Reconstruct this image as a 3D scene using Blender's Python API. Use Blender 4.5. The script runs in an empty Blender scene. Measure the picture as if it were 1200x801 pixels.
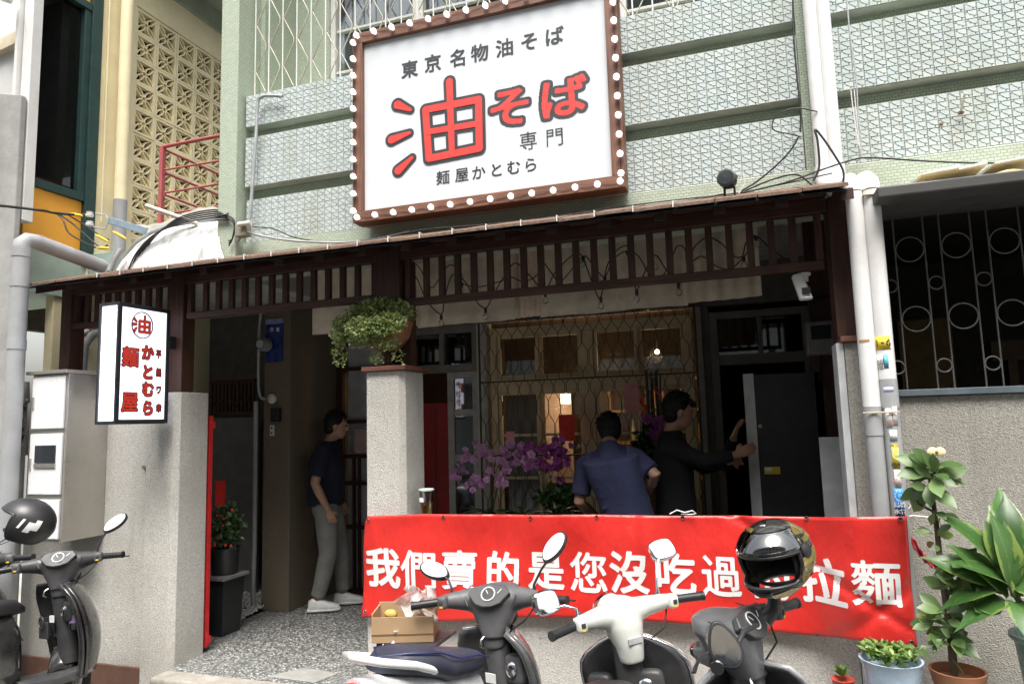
import bpy, bmesh, math, random
from mathutils import Vector, Matrix, noise
random.seed(7)
rnd = random.uniform
S = bpy.context.scene
COL = S.collection
# ------------------------------------------------------------------ camera
FPX = 809.7
YAW, PIT, ROL = 0.32299, 0.113495, -0.0282385
cy, sy, cp, sp = math.cos(YAW), math.sin(YAW), math.cos(PIT), math.sin(PIT)
_f = Vector((-sy*cp, cy*cp, sp)); _r = Vector((cy, sy, 0)); _u = _r.cross(_f)
cr, sr = math.cos(ROL), math.sin(ROL)
CR = cr*_r + sr*_u; CU = -sr*_r + cr*_u; CF = _f
CAMP = Vector((0, 0, 1.6))
cam = bpy.data.cameras.new('camera'); camo = bpy.data.objects.new('camera', cam); COL.objects.link(camo)
cam.sensor_width = 36; cam.lens = FPX/1200*36; cam.clip_end = 500; cam.clip_start = 0.05
camo.matrix_world = Matrix(((CR.x, CU.x, -CF.x, CAMP.x), (CR.y, CU.y, -CF.y, CAMP.y), (CR.z, CU.z, -CF.z, CAMP.z), (0, 0, 0, 1)))
S.camera = camo
# ------------------------------------------------------------------ light
SUN_EL, SUN_AZ = math.radians(64), math.radians(166)   # azimuth clockwise from +Y: behind the camera, a little to the right
w = bpy.data.worlds.new('World'); S.world = w; w.use_nodes = True
nt = w.node_tree; bg = nt.nodes['Background']
sky = nt.nodes.new('ShaderNodeTexSky'); sky.sky_type = 'NISHITA'; sky.sun_disc = False
sky.sun_elevation = SUN_EL; sky.sun_rotation = SUN_AZ; sky.air_density = 1.6; sky.dust_density = 6.0; sky.ozone_density = 1.0
hsv = nt.nodes.new('ShaderNodeHueSaturation'); hsv.inputs['Saturation'].default_value = 0.35
nt.links.new(sky.outputs[0], hsv.inputs['Color']); nt.links.new(hsv.outputs[0], bg.inputs['Color'])
bg.inputs['Strength'].default_value = 0.15
sd = bpy.data.lights.new('sun', 'SUN'); sd.energy = 2.0; sd.angle = math.radians(36); sd.color = (1, .96, .9)
so = bpy.data.objects.new('sun', sd); COL.objects.link(so)
sdir = Vector((math.sin(SUN_AZ)*math.cos(SUN_EL), math.cos(SUN_AZ)*math.cos(SUN_EL), math.sin(SUN_EL)))
so.rotation_euler = sdir.to_track_quat('Z', 'Y').to_euler(); so.location = sdir*20
S.view_settings.view_transform = 'Standard'; S.view_settings.look = 'None'
S.view_settings.exposure = 1.05; S.view_settings.gamma = 1
S.render.engine = 'CYCLES'
try:
    S.cycles.max_bounces = 8; S.cycles.caustics_reflective = False; S.cycles.caustics_refractive = False
    S.cycles.transparent_max_bounces = 16
except Exception: pass

# ------------------------------------------------------------------ helpers
def ray(x, y): return CR*((x-600)/FPX) - CU*((y-400.5)/FPX) + CF
def at(x, y, Y=None, X=None, Z=None):
    d = ray(x, y)
    t = (Y-CAMP.y)/d.y if Y is not None else ((X-CAMP.x)/d.x if X is not None else (Z-CAMP.z)/d.z)
    return CAMP + d*t
ORG = {}
def tag(o, label=None, cat=None, group=None, kind=None):
    if label: o['label'] = label
    if cat: o['category'] = cat
    if group: o['group'] = group
    if kind: o['kind'] = kind
    return o
def thing(name, label, cat, loc=(0, 0, 0), group=None, local=False, rot=None):
    o = bpy.data.objects.new(name, None); COL.objects.link(o); o.location = loc
    o.empty_display_size = .1
    if rot: o.rotation_euler = rot
    ORG[o.name] = Vector((0, 0, 0)) if local else Vector(loc)
    return tag(o, label, cat, group)

class MB:
    def __init__(s): s.v = []; s.f = []; s.M = Matrix.Identity(4); s.fm = []; s.mi = 0
    def add(s, vs, fs):
        n = len(s.v); M = s.M
        s.v += [M @ Vector(v) for v in vs]; s.f += [tuple(i+n for i in f) for f in fs]; s.fm += [s.mi]*len(fs)
        return s
    def box(s, x0, x1, y0, y1, z0, z1):
        return s.add([(x0,y0,z0),(x1,y0,z0),(x1,y1,z0),(x0,y1,z0),(x0,y0,z1),(x1,y0,z1),(x1,y1,z1),(x0,y1,z1)],
                     [(3,2,1,0),(4,5,6,7),(0,1,5,4),(1,2,6,5),(2,3,7,6),(3,0,4,7)])
    def hexa(s, P): # 8 points bottom 4 ccw, top 4
        return s.add(P, [(3,2,1,0),(4,5,6,7),(0,1,5,4),(1,2,6,5),(2,3,7,6),(3,0,4,7)])
    def bar(s, a, b, w, h=None, up=(0, 0, 1)):
        a = Vector(a); b = Vector(b); h = h or w; d = (b-a).normalized(); u = Vector(up)
        if abs(d.dot(u)) > .98: u = Vector((0, 1, 0))
        r = d.cross(u).normalized(); u = r.cross(d).normalized(); P = []
        for c in (a, b):
            for i, j in ((-1,-1),(1,-1),(1,1),(-1,1)): P.append(c + r*(i*w/2) + u*(j*h/2))
        return s.add(P, [(0,1,2,3),(7,6,5,4),(0,4,5,1),(1,5,6,2),(2,6,7,3),(3,7,4,0)])
    def tube(s, pts, rad, n=8, closed=False, caps=True, squash=None):
        pts = [Vector(p) for p in pts]; m = len(pts)
        rs = rad if isinstance(rad, (list, tuple)) else [rad]*m
        V = []; prev = None
        for i, p in enumerate(pts):
            if closed: d = pts[(i+1) % m]-pts[i-1]
            else: d = pts[min(i+1, m-1)]-pts[max(i-1, 0)]
            d = d.normalized() if d.length > 1e-9 else Vector((0, 0, 1))
            if prev is None:
                u = Vector((0, 0, 1)) if abs(d.z) < .9 else Vector((1, 0, 0))
                u = (u - d*u.dot(d)).normalized()
            else:
                u = prev - d*prev.dot(d); u = u.normalized() if u.length > 1e-6 else d.orthogonal().normalized()
            prev = u; r = d.cross(u)
            q = squash or (1, 1)
            for k in range(n):
                t = 2*math.pi*k/n; V.append(p + (u*math.cos(t)*q[0] + r*math.sin(t)*q[1])*rs[i])
        F = []
        for i in range(m if closed else m-1):
            for k in range(n):
                a = i*n+k; b = i*n+(k+1) % n; c = ((i+1) % m)*n+(k+1) % n; d = ((i+1) % m)*n+k
                F.append((a, d, c, b))
        if caps and not closed: F.append(tuple(range(n))); F.append(tuple(reversed(range((m-1)*n, m*n))))
        return s.add(V, F)
    def lathe(s, prof, n=16, c=(0, 0, 0), axis=None):
        V = []; c = Vector(c); Q = Vector(axis).to_track_quat('Z', 'Y') if axis else None
        for r, z in prof:
            for k in range(n):
                t = 2*math.pi*k/n; p = Vector((r*math.cos(t), r*math.sin(t), z))
                if Q: p = Q @ p
                V.append(c+p)
        m = len(prof); F = []
        for i in range(m-1):
            for k in range(n):
                a = i*n+k; b = i*n+(k+1) % n; F.append((a, b, b+n, a+n))
        if prof[0][0] > 1e-5: F.append(tuple(reversed(range(n))))
        if prof[-1][0] > 1e-5: F.append(tuple(range((m-1)*n, m*n)))
        return s.add(V, F)
    def ball(s, c, r, n=12, m=8, sc=(1, 1, 1), Q=None):
        c = Vector(c); V = []; F = []
        for i in range(m+1):
            ph = math.pi*i/m
            for k in range(n):
                t = 2*math.pi*k/n
                p = Vector((math.sin(ph)*math.cos(t)*r*sc[0], math.sin(ph)*math.sin(t)*r*sc[1], math.cos(ph)*r*sc[2]))
                if Q: p = Q @ p
                V.append(c+p)
        for i in range(m):
            for k in range(n):
                a = i*n+k; b = i*n+(k+1) % n; F.append((a, a+n, b+n, b))
        return s.add(V, F)
    def loft(s, secs, n=16, e=2.4, caps=True):
        # secs: (center, halfwidth vec, halfheight vec)  superellipse rings
        V = []
        for c, a, b in secs:
            c = Vector(c); a = Vector(a); b = Vector(b)
            for k in range(n):
                t = 2*math.pi*k/n; ct, st = math.cos(t), math.sin(t)
                V.append(c + a*(math.copysign(abs(ct)**(2/e), ct)) + b*(math.copysign(abs(st)**(2/e), st)))
        F = []; m = len(secs)
        for i in range(m-1):
            for k in range(n):
                a = i*n+k; b = i*n+(k+1) % n; F.append((a, b, b+n, a+n))
        if caps: F.append(tuple(reversed(range(n)))); F.append(tuple(range((m-1)*n, m*n)))
        return s.add(V, F)
    def prism(s, poly, d):  # polygon of 3D points extruded by vector d
        n = len(poly); d = Vector(d); P = [Vector(p) for p in poly]
        return s.add(P+[p+d for p in P], [tuple(range(n)), tuple(reversed(range(n, 2*n)))] + [(i, i+n, (i+1) % n+n, (i+1) % n) for i in range(n)])
    def grid(s, fn, nu, nv):
        V = [fn(i/nu, j/nv) for j in range(nv+1) for i in range(nu+1)]
        return s.add(V, [(j*(nu+1)+i, j*(nu+1)+i+1, (j+1)*(nu+1)+i+1, (j+1)*(nu+1)+i) for j in range(nv) for i in range(nu)])
    def mesh(s, name, off=Vector((0, 0, 0))):
        me = bpy.data.meshes.new(name); me.from_pydata([v-off for v in s.v], [], s.f)
        return me
    def build(s, name, mat, parent=None, bevel=0, smooth=40, solid=0, sub=0, remesh=0, recalc=True, off=None, segs=2):
        o_ = off if off is not None else (ORG.get(parent.name, Vector((0, 0, 0))) if parent else Vector((0, 0, 0)))
        me = s.mesh(name, o_)
        ms = mat if isinstance(mat, (list, tuple)) else [mat]
        for m_ in ms: me.materials.append(m_)
        if len(ms) > 1:
            for p, i in zip(me.polygons, s.fm): p.material_index = i
        if recalc:
            bm = bmesh.new(); bm.from_mesh(me); bmesh.ops.recalc_face_normals(bm, faces=bm.faces); bm.to_mesh(me); bm.free()
        o = bpy.data.objects.new(name, me); COL.objects.link(o)
        if parent: o.parent = parent
        ORG[o.name] = o_
        if remesh:
            m = o.modifiers.new('r', 'REMESH'); m.mode = 'VOXEL'; m.voxel_size = remesh; m.use_smooth_shade = True
            m = o.modifiers.new('s', 'SMOOTH'); m.factor = .6; m.iterations = 6
            bake(o); smooth_shade(o.data, 180)
        else:
            if solid: m = o.modifiers.new('so', 'SOLIDIFY'); m.thickness = solid; m.offset = 0
            if bevel: m = o.modifiers.new('b', 'BEVEL'); m.width = bevel; m.segments = segs; m.limit_method = 'ANGLE'; m.angle_limit = math.radians(35)
            if sub: m = o.modifiers.new('su', 'SUBSURF'); m.levels = sub; m.render_levels = sub
            smooth_shade(o.data, smooth)
        return o
def smooth_shade(me, ang):
    if ang <= 0: return
    me.polygons.foreach_set('use_smooth', [True]*len(me.polygons))
    if ang < 180: me.set_sharp_from_angle(angle=math.radians(ang))
def bake(o):
    dg = bpy.context.evaluated_depsgraph_get(); dg.update()
    ev = o.evaluated_get(dg); me = bpy.data.meshes.new_from_object(ev)
    mats = [m for m in o.data.materials]
    o.modifiers.clear(); old = o.data; me.name = old.name; o.data = me
    if len(me.materials) == 0:
        for m in mats: me.materials.append(m)
def inst(src, name, parent, loc=(0, 0, 0), rot=None, scale=None):
    o = bpy.data.objects.new(name, src if isinstance(src, bpy.types.Mesh) else src.data); COL.objects.link(o)
    if parent: o.parent = parent
    p = Vector(loc) - (ORG.get(parent.name, Vector()) if parent else Vector())
    o.location = p
    if rot is not None:
        if hasattr(rot, 'to_euler'): rot = rot.to_euler()
        o.rotation_euler = rot
    if scale: o.scale = scale if hasattr(scale, '__len__') else (scale,)*3
    ORG[o.name] = Vector(loc)
    return o

# ------------------------------------------------------------------ materials
def chaikin(pl, n=2):
    for _ in range(n):
        q = []
        for i in range(len(pl)):
            a, c = pl[i], pl[(i+1) % len(pl)]; q += [(a[0]*.75+c[0]*.25, a[1]*.75+c[1]*.25), (a[0]*.25+c[0]*.75, a[1]*.25+c[1]*.75)]
        pl = q
    return pl
class NT:
    def __init__(s, name):
        s.m = bpy.data.materials.new(name); s.m.use_nodes = True; s.t = s.m.node_tree; s.N = s.t.nodes; s.L = s.t.links
        s.b = s.N['Principled BSDF']
    def n(s, ty, **k):
        x = s.N.new(ty)
        for a, b in k.items():
            if hasattr(x, a): setattr(x, a, b)
        return x
    def pos(s, obj=False, scale=None):
        g = s.n('ShaderNodeTexCoord').outputs['Object'] if obj else s.n('ShaderNodeNewGeometry').outputs['Position']
        if scale:
            mp = s.n('ShaderNodeMapping'); mp.inputs['Scale'].default_value = scale; s.L.new(g, mp.inputs[0]); g = mp.outputs[0]
        return g
    def noise(s, vec, sc, det=3, ro=.55):
        x = s.n('ShaderNodeTexNoise'); x.inputs['Scale'].default_value = sc; x.inputs['Detail'].default_value = det; x.inputs['Roughness'].default_value = ro
        s.L.new(vec, x.inputs['Vector']); return x.outputs['Fac']
    def ramp(s, fac, stops, interp='LINEAR'):
        r = s.n('ShaderNodeValToRGB'); r.color_ramp.interpolation = interp; e = r.color_ramp.elements
        while len(e) < len(stops): e.new(.5)
        for i, (p, c) in enumerate(stops):
            e[i].position = p; e[i].color = (*c, 1) if len(c) == 3 else c
        s.L.new(fac, r.inputs[0]); return r.outputs[0]
    def mix(s, fac, a, b, mode='MIX'):
        x = s.n('ShaderNodeMix'); x.data_type = 'RGBA'; x.blend_type = mode
        for i, v in ((0, fac), (6, a), (7, b)):
            if hasattr(v, 'is_linked'): s.L.new(v, x.inputs[i])
            elif i == 0: x.inputs[0].default_value = v
            else: x.inputs[i].default_value = (*v, 1)
        return x.outputs[2]
    def bump(s, h, st=.3, dist=.01):
        x = s.n('ShaderNodeBump'); x.inputs['Strength'].default_value = st; x.inputs['Distance'].default_value = dist
        s.L.new(h, x.inputs['Height']); s.L.new(x.outputs[0], s.b.inputs['Normal'])
    def col(s, c):
        if hasattr(c, 'is_linked'): s.L.new(c, s.b.inputs['Base Color'])
        else: s.b.inputs['Base Color'].default_value = (*c, 1)
    def set(s, rough=.6, metal=0, spec=None, coat=0):
        s.b.inputs['Roughness'].default_value = rough; s.b.inputs['Metallic'].default_value = metal
        if spec is not None: s.b.inputs['Specular IOR Level'].default_value = spec
        if coat: s.b.inputs['Coat Weight'].default_value = coat; s.b.inputs['Coat Roughness'].default_value = .08
def M(name, c, rough=.6, metal=0, var=.18, sc=9, bump=0, bsc=60, spec=None, coat=0, dirt=None, dirtamt=.3):
    t = NT(name); p = t.pos(); a = tuple(x*(1-var) for x in c); b = tuple(min(1, x*(1+var)) for x in c)
    f = t.noise(p, sc, 5, .6); cc = t.ramp(f, [(.3, a), (.7, b)])
    if dirt:
        g = t.ramp(t.noise(p, sc*.35, 6, .7), [(.45, (0, 0, 0)), (.75, (dirtamt,)*3)]); cc = t.mix(g, cc, dirt)
    t.col(cc); t.set(rough, metal, spec, coat)
    r = t.ramp(t.noise(p, sc*2.3, 3), [(.3, (max(0, rough-.12),)*3), (.7, (min(1, rough+.12),)*3)]); t.L.new(r, t.b.inputs['Roughness'])
    if bump: t.bump(t.noise(p, bsc, 4), bump, .006)
    return t.m
def wood(name, c, sc=1.0, rough=.55, axis='x'):
    t = NT(name); s_ = {'x': (1.5, 22, 22), 'z': (22, 22, 1.5), 'y': (22, 1.5, 22)}[axis]
    p = t.pos(scale=tuple(k*sc for k in s_)); f = t.noise(p, 2.2, 6, .65)
    cc = t.ramp(f, [(.25, tuple(x*.35 for x in c)), (.5, c), (.8, tuple(min(1, x*1.8) for x in c))])
    g = t.noise(t.pos(), 4, 4); cc = t.mix(t.ramp(g, [(.4, (0, 0, 0)), (.8, (.4, .4, .4))]), cc, tuple(x*.4 for x in c))
    t.col(cc); t.set(rough); t.bump(f, .35, .004); return t.m
def stucco(name, c, light=.5, sc=170, rough=.9, stain=(.35, .33, .28)):
    t = NT(name); p = t.pos()
    v = t.n('ShaderNodeTexVoronoi'); v.inputs['Scale'].default_value = sc; t.L.new(p, v.inputs['Vector'])
    sp_ = t.n('ShaderNodeSeparateColor'); t.L.new(v.outputs['Color'], sp_.inputs[0])
    g = t.ramp(sp_.outputs[0], [(0, tuple(x*.68 for x in c)), (.3, tuple(x*.92 for x in c)), (.7, c), (1, tuple(min(.95, x*1.18) for x in c))])
    big = t.noise(p, 1.7, 6, .62); g = t.mix(t.ramp(big, [(.42, (0, 0, 0)), (.75, (.55,)*3)]), g, stain)
    ps = t.pos(scale=(6, 6, .7)); g = t.mix(t.ramp(t.noise(ps, 1.5, 5), [(.55, (0, 0, 0)), (.8, (.3,)*3)]), g, tuple(x*.6 for x in stain))
    t.col(g); t.set(rough); t.bump(v.outputs['Distance'], .8, .004); return t.m
def mosaic(name, c1, c2, mortar, su=1, bw=.03, rh=.017):
    t = NT(name); g = t.n('ShaderNodeNewGeometry'); sx = t.n('ShaderNodeSeparateXYZ'); t.L.new(g.outputs['Position'], sx.inputs[0])
    a = t.n('ShaderNodeMath'); a.operation = 'ADD'; t.L.new(sx.outputs[0], a.inputs[0]); t.L.new(sx.outputs[1], a.inputs[1])
    cb = t.n('ShaderNodeCombineXYZ'); t.L.new(a.outputs[0], cb.inputs[0]); t.L.new(sx.outputs[2], cb.inputs[1])
    b = t.n('ShaderNodeTexBrick'); t.L.new(cb.outputs[0], b.inputs['Vector']); b.inputs['Scale'].default_value = 1
    b.inputs['Brick Width'].default_value = bw; b.inputs['Row Height'].default_value = rh; b.inputs['Mortar Size'].default_value = .0016
    b.inputs['Mortar Smooth'].default_value = .2; b.inputs['Bias'].default_value = 0
    b.inputs['Color1'].default_value = (*c1, 1); b.inputs['Color2'].default_value = (*c2, 1); b.inputs['Mortar'].default_value = (*mortar, 1)
    ps = t.pos(scale=(3, 3, .6)); cc = t.mix(t.ramp(t.noise(ps, 2, 5), [(.5, (0, 0, 0)), (.8, (.35,)*3)]), b.outputs['Color'], (.33, .36, .25))
    t.col(cc); t.set(.35)
    inv = t.n('ShaderNodeMath'); inv.operation = 'SUBTRACT'; inv.inputs[0].default_value = 1; t.L.new(b.outputs['Fac'], inv.inputs[1])
    t.bump(inv.outputs[0], .6, .002); return t.m
def island(name, cols, rough=.4, bump=0, trans=0, spec=None, grunge=None):
    t = NT(name); g = t.n('ShaderNodeNewGeometry'); n = len(cols)
    cc = t.ramp(g.outputs['Random Per Island'], [(i/max(1, n-1), c) for i, c in enumerate(cols)])
    if grunge: cc = t.mix(t.ramp(t.noise(t.pos(scale=(2, 2, .5)), 2.5, 6, .65), [(.48, (0, 0, 0)), (.75, (.6,)*3)]), cc, grunge); cc = t.mix(t.ramp(t.noise(t.pos(scale=(14, 14, .5)), 1.2, 5, .7), [(.55, (0, 0, 0)), (.8, (.5,)*3)]), cc, tuple(x*.7 for x in grunge))
    t.col(cc); t.set(rough, spec=spec)
    if bump: t.bump(t.noise(t.pos(), 80, 3), bump, .003)
    if trans:
        s = t; tr = s.n('ShaderNodeBsdfTranslucent'); s.L.new(cc, tr.inputs[0]); mx = s.n('ShaderNodeMixShader'); mx.inputs[0].default_value = trans
        s.L.new(s.b.outputs[0], mx.inputs[1]); s.L.new(tr.outputs[0], mx.inputs[2]); s.L.new(mx.outputs[0], s.N['Material Output'].inputs[0])
    return t.m
def objrand(name, cols, rough=.5, trans=0, sc=20, var=.2):
    t = NT(name); g = t.n('ShaderNodeObjectInfo'); n = len(cols)
    cc = t.ramp(g.outputs['Random'], [(i/max(1, n-1), c) for i, c in enumerate(cols)])
    f = t.ramp(t.noise(t.pos(), sc, 4), [(.3, (1-var,)*3), (.7, (1+var,)*3)]); cc = t.mix(1.0, cc, f, 'MULTIPLY')
    t.col(cc); t.set(rough)
    if trans:
        tr = t.n('ShaderNodeBsdfTranslucent'); t.L.new(cc, tr.inputs[0]); mx = t.n('ShaderNodeMixShader'); mx.inputs[0].default_value = trans
        t.L.new(t.b.outputs[0], mx.inputs[1]); t.L.new(tr.outputs[0], mx.inputs[2]); t.L.new(mx.outputs[0], t.N['Material Output'].inputs[0])
    return t.m
def glass(name, tint=(.9, .95, .95), refl=.12, rough=.03):
    t = NT(name); t.N.remove(t.b); a = t.n('ShaderNodeBsdfTransparent'); a.inputs[0].default_value = (*tint, 1)
    g = t.n('ShaderNodeBsdfGlossy'); g.inputs['Roughness'].default_value = rough; mx = t.n('ShaderNodeMixShader')
    fr = t.n('ShaderNodeFresnel'); fr.inputs[0].default_value = 1.45
    ad = t.n('ShaderNodeMath'); ad.operation = 'ADD'; ad.inputs[1].default_value = refl; t.L.new(fr.outputs[0], ad.inputs[0])
    t.L.new(ad.outputs[0], mx.inputs[0]); t.L.new(a.outputs[0], mx.inputs[1]); t.L.new(g.outputs[0], mx.inputs[2])
    t.L.new(mx.outputs[0], t.N['Material Output'].inputs[0]); return t.m
def emit(name, c, s):
    t = NT(name); t.col(c); t.b.inputs['Emission Color'].default_value = (*c, 1); t.b.inputs['Emission Strength'].default_value = s; t.set(.5); return t.m
def fabric(name, c, sc=400, rough=.95, fold=.0):
    t = NT(name); p = t.pos(); f = t.noise(p, 7, 4); t.col(t.ramp(f, [(.3, tuple(x*.8 for x in c)), (.7, tuple(min(1, x*1.15) for x in c))]))
    t.set(rough); t.bump(t.noise(p, 28, 5), .35, .012); return t.m

m_asphalt = M('asphalt', (.11, .11, .108), .9, bump=.5, bsc=150, sc=40)
m_pave = M('concrete', (.42, .41, .38), .85, bump=.3, sc=5, dirt=(.22, .2, .17), dirtamt=.6)
def terrazzo():
    t = NT('pebble_wash'); p = t.pos(); v = t.n('ShaderNodeTexVoronoi'); v.inputs['Scale'].default_value = 75; t.L.new(p, v.inputs['Vector'])
    s = t.n('ShaderNodeSeparateColor'); t.L.new(v.outputs['Color'], s.inputs[0])
    c = t.ramp(s.outputs[0], [(0, (.02, .022, .024)), (.3, (.07, .075, .075)), (.5, (.25, .26, .25)), (.72, (.6, .6, .57)), (1, (.85, .84, .8))])
    e = t.ramp(v.outputs['Distance'], [(.3, (0, 0, 0)), (.55, (.8,)*3)]); c = t.mix(e, c, (.16, .165, .16))
    c = t.mix(t.ramp(t.noise(p, 1.6, 5), [(.45, (0, 0, 0)), (.75, (.5,)*3)]), c, (.14, .15, .145))
    t.col(c); t.set(.45); t.bump(v.outputs['Distance'], .4, .003); return t.m
m_terr = terrazzo()
m_pillar = stucco('pebbledash_light', (.60, .585, .545), stain=(.38, .35, .30))
m_wall_r = stucco('pebbledash_grey', (.36, .345, .31), sc=150, stain=(.25, .24, .2))
m_cornerstone = M('smooth_render_grey', (.55, .57, .58), .8, bump=.15)
m_mos = mosaic('green_mosaic', (.42, .49, .39), (.50, .56, .46), (.25, .29, .22))
m_tile = island('crazy_tile', [(.49, .56, .545), (.56, .62, .605), (.52, .60, .61), (.61, .655, .63)], .22, grunge=(.40, .41, .33))
m_grout = M('grout', (.30, .33, .30), .9)
m_tileback = M('pale_tile_edge', (.46, .50, .44), .6, sc=3, dirt=(.25, .25, .2), dirtamt=.6)
m_woodz = wood('dark_red_wood_upright', (.058, .022, .013), axis='z')
m_woodx = wood('dark_red_wood', (.058, .022, .013), axis='x')
m_woody = wood('dark_red_wood_deep', (.042, .018, .011), axis='y')
m_signwood = wood('sign_frame_wood', (.17, .075, .045), axis='x', sc=.8)
m_signwoodz = wood('sign_frame_wood_upright', (.17, .075, .045), axis='z', sc=.8)
m_capwood = wood('cap_wood', (.16, .065, .045), axis='x')
m_signpanel = M('white_sign_panel', (.68, .72, .76), .35, var=.02, sc=1.5, dirt=(.62, .64, .64), dirtamt=.35)
m_ink = M('dark_grey_ink', (.04, .043, .05), .5, var=.03)
m_red = M('sign_red', (.70, .055, .045), .5, var=.03)
m_black = M('black_plastic', (.022, .022, .024), .4)
m_blackmetal = M('black_powder_metal', (.025, .028, .032), .35)
m_white = M('white_paint', (.72, .72, .70), .5, var=.05, dirt=(.5, .45, .38), dirtamt=.4)
m_pvc = M('white_painted_pipe', (.8, .81, .81), .45, var=.04, sc=5, dirt=(.55, .5, .44), dirtamt=.5)
m_pvcg = M('grey_pvc', (.36, .37, .38), .5, var=.08, sc=6, dirt=(.22, .22, .21), dirtamt=.5)
m_conduit = M('grey_conduit', (.42, .44, .45), .45, metal=.3)
m_cable = M('black_cable', (.015, .015, .016), .5)
m_cream = M('cream_paint', (.88, .79, .52), .75, var=.08, sc=4, dirt=(.55, .45, .28), dirtamt=.3, bump=.1)
m_green = M('dark_green_paint', (.02, .055, .05), .5)
m_palegreen = M('pale_green_paint', (.38, .47, .40), .7, sc=4, dirt=(.25, .3, .25), dirtamt=.5)
m_orange = M('orange_panel', (.85, .40, .045), .55, var=.03, sc=3)
m_conc = M('weathered_concrete', (.36, .36, .345), .9, sc=3.5, bump=.4, dirt=(.2, .2, .19), dirtamt=.7)
m_steel = M('brushed_steel', (.48, .46, .42), .38, metal=.75, var=.1, sc=4)
m_banner = None
m_glassdark = glass('dark_window_glass', (.25, .28, .3), .1)
m_glass = glass('clear_glass', (.85, .9, .9), .03)
m_glassup = glass('upper_window_glass', (.7, .75, .75), .08)
m_skin = M('skin', (.42, .24, .16), .5, var=.08, sc=14)
m_hair = M('black_hair', (.006, .0055, .0055), .6, sc=40, spec=.3)
m_chrome = M('chrome', (.75, .76, .78), .12, metal=1, var=.03)
m_mirror = M('mirror_glass', (.9, .92, .92), .02, metal=1, var=0)
m_rust = M('rusty_metal', (.2, .12, .08), .8)

# ------------------------------------------------------------------ text
def text_mesh(body, size, offset=0, vertical=False):
    cu = bpy.data.curves.new('t', 'FONT'); cu.body = body; cu.size = size; cu.offset = offset; cu.extrude = 0; cu.resolution_u = 4
    cu.align_x = 'CENTER'; cu.align_y = 'CENTER'
    o = bpy.data.objects.new('t', cu); COL.objects.link(o)
    dg = bpy.context.evaluated_depsgraph_get(); dg.update()
    me = bpy.data.meshes.new_from_object(o.evaluated_get(dg))
    vs = [v.co.copy() for v in me.vertices]; fs = [tuple(p.vertices) for p in me.polygons]
    bpy.data.objects.remove(o); bpy.data.curves.remove(cu); bpy.data.meshes.remove(me)
    if vs:
        cx = (min(v.x for v in vs)+max(v.x for v in vs))/2; cz = (min(v.y for v in vs)+max(v.y for v in vs))/2
        for v in vs: v.x -= cx; v.y -= cz
    return vs, fs
import numpy as np
_GC = {}
def glyph(ch, grow=0.0, n=88):
    """rows of the glyph (height 1 em), thickened by a round pen of radius grow (in em): list of rectangles"""
    key = (ch, round(grow, 4), n)
    if key in _GC: return _GC[key]
    vs, fs = text_mesh(ch, 1.0)
    m = int(n*.25); W = n+2*m; img = np.zeros((W, W), bool)
    def px(v): return ((v.x+.5)*n+m, (v.y+.5)*n+m)
    for f in fs:
        p0 = px(vs[f[0]])
        for i in range(1, len(f)-1):
            p1 = px(vs[f[i]]); p2 = px(vs[f[i+1]])
            xa, xb = int(max(0, min(p0[0], p1[0], p2[0])-1)), int(min(W-1, max(p0[0], p1[0], p2[0])+1))
            ya, yb = int(max(0, min(p0[1], p1[1], p2[1])-1)), int(min(W-1, max(p0[1], p1[1], p2[1])+1))
            X, Y = np.meshgrid(np.arange(xa, xb+1)+.5, np.arange(ya, yb+1)+.5)
            def e(a, c): return (c[0]-a[0])*(Y-a[1])-(c[1]-a[1])*(X-a[0])
            e0, e1, e2 = e(p0, p1), e(p1, p2), e(p2, p0)
            ins = ((e0 >= -.01) & (e1 >= -.01) & (e2 >= -.01)) | ((e0 <= .01) & (e1 <= .01) & (e2 <= .01))
            img[ya:yb+1, xa:xb+1] |= ins
    r = grow*n; out = img.copy()
    if r > .3:
        R_ = int(math.ceil(r))
        for dy in range(-R_, R_+1):
            for dx in range(-R_, R_+1):
                if dx*dx+dy*dy <= r*r: out |= np.roll(np.roll(img, dy, 0), dx, 1)
    rects = []
    for y in range(W):
        row = out[y]; x = 0
        while x < W:
            if row[x]:
                x1 = x
                while x1 < W and row[x1]: x1 += 1
                rects.append(((x-m)/n-.5, (x1-m)/n-.5, (y-m)/n-.5, (y+1-m)/n-.5)); x = x1
            else: x += 1
    # merge identical runs of neighbouring rows
    rects.sort(key=lambda q: (q[0], q[1], q[2])); mg = []
    for q in rects:
        if mg and abs(mg[-1][0]-q[0]) < 1e-9 and abs(mg[-1][1]-q[1]) < 1e-9 and abs(mg[-1][3]-q[2]) < 1e-9 and mg[-1][3]-mg[-1][2] < .09: mg[-1] = (q[0], q[1], mg[-1][2], q[3])
        else: mg.append(q)
    _GC[key] = mg
    return mg
def put_text(mb, body, c, size, right=(1, 0, 0), up=(0, 0, 1), nrm=(0, -1, 0), offset=0, sx=1, lift=0):
    c = Vector(c)+Vector(nrm)*lift; R_ = Vector(right); U_ = Vector(up)
    for a, b2, z0, z1 in glyph(body, offset/size):
        mb.add([c+R_*(x*sx*size)+U_*(z*size) for x, z in ((a, z0), (b2, z0), (b2, z1), (a, z1))], [(0, 1, 2, 3)])
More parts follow.
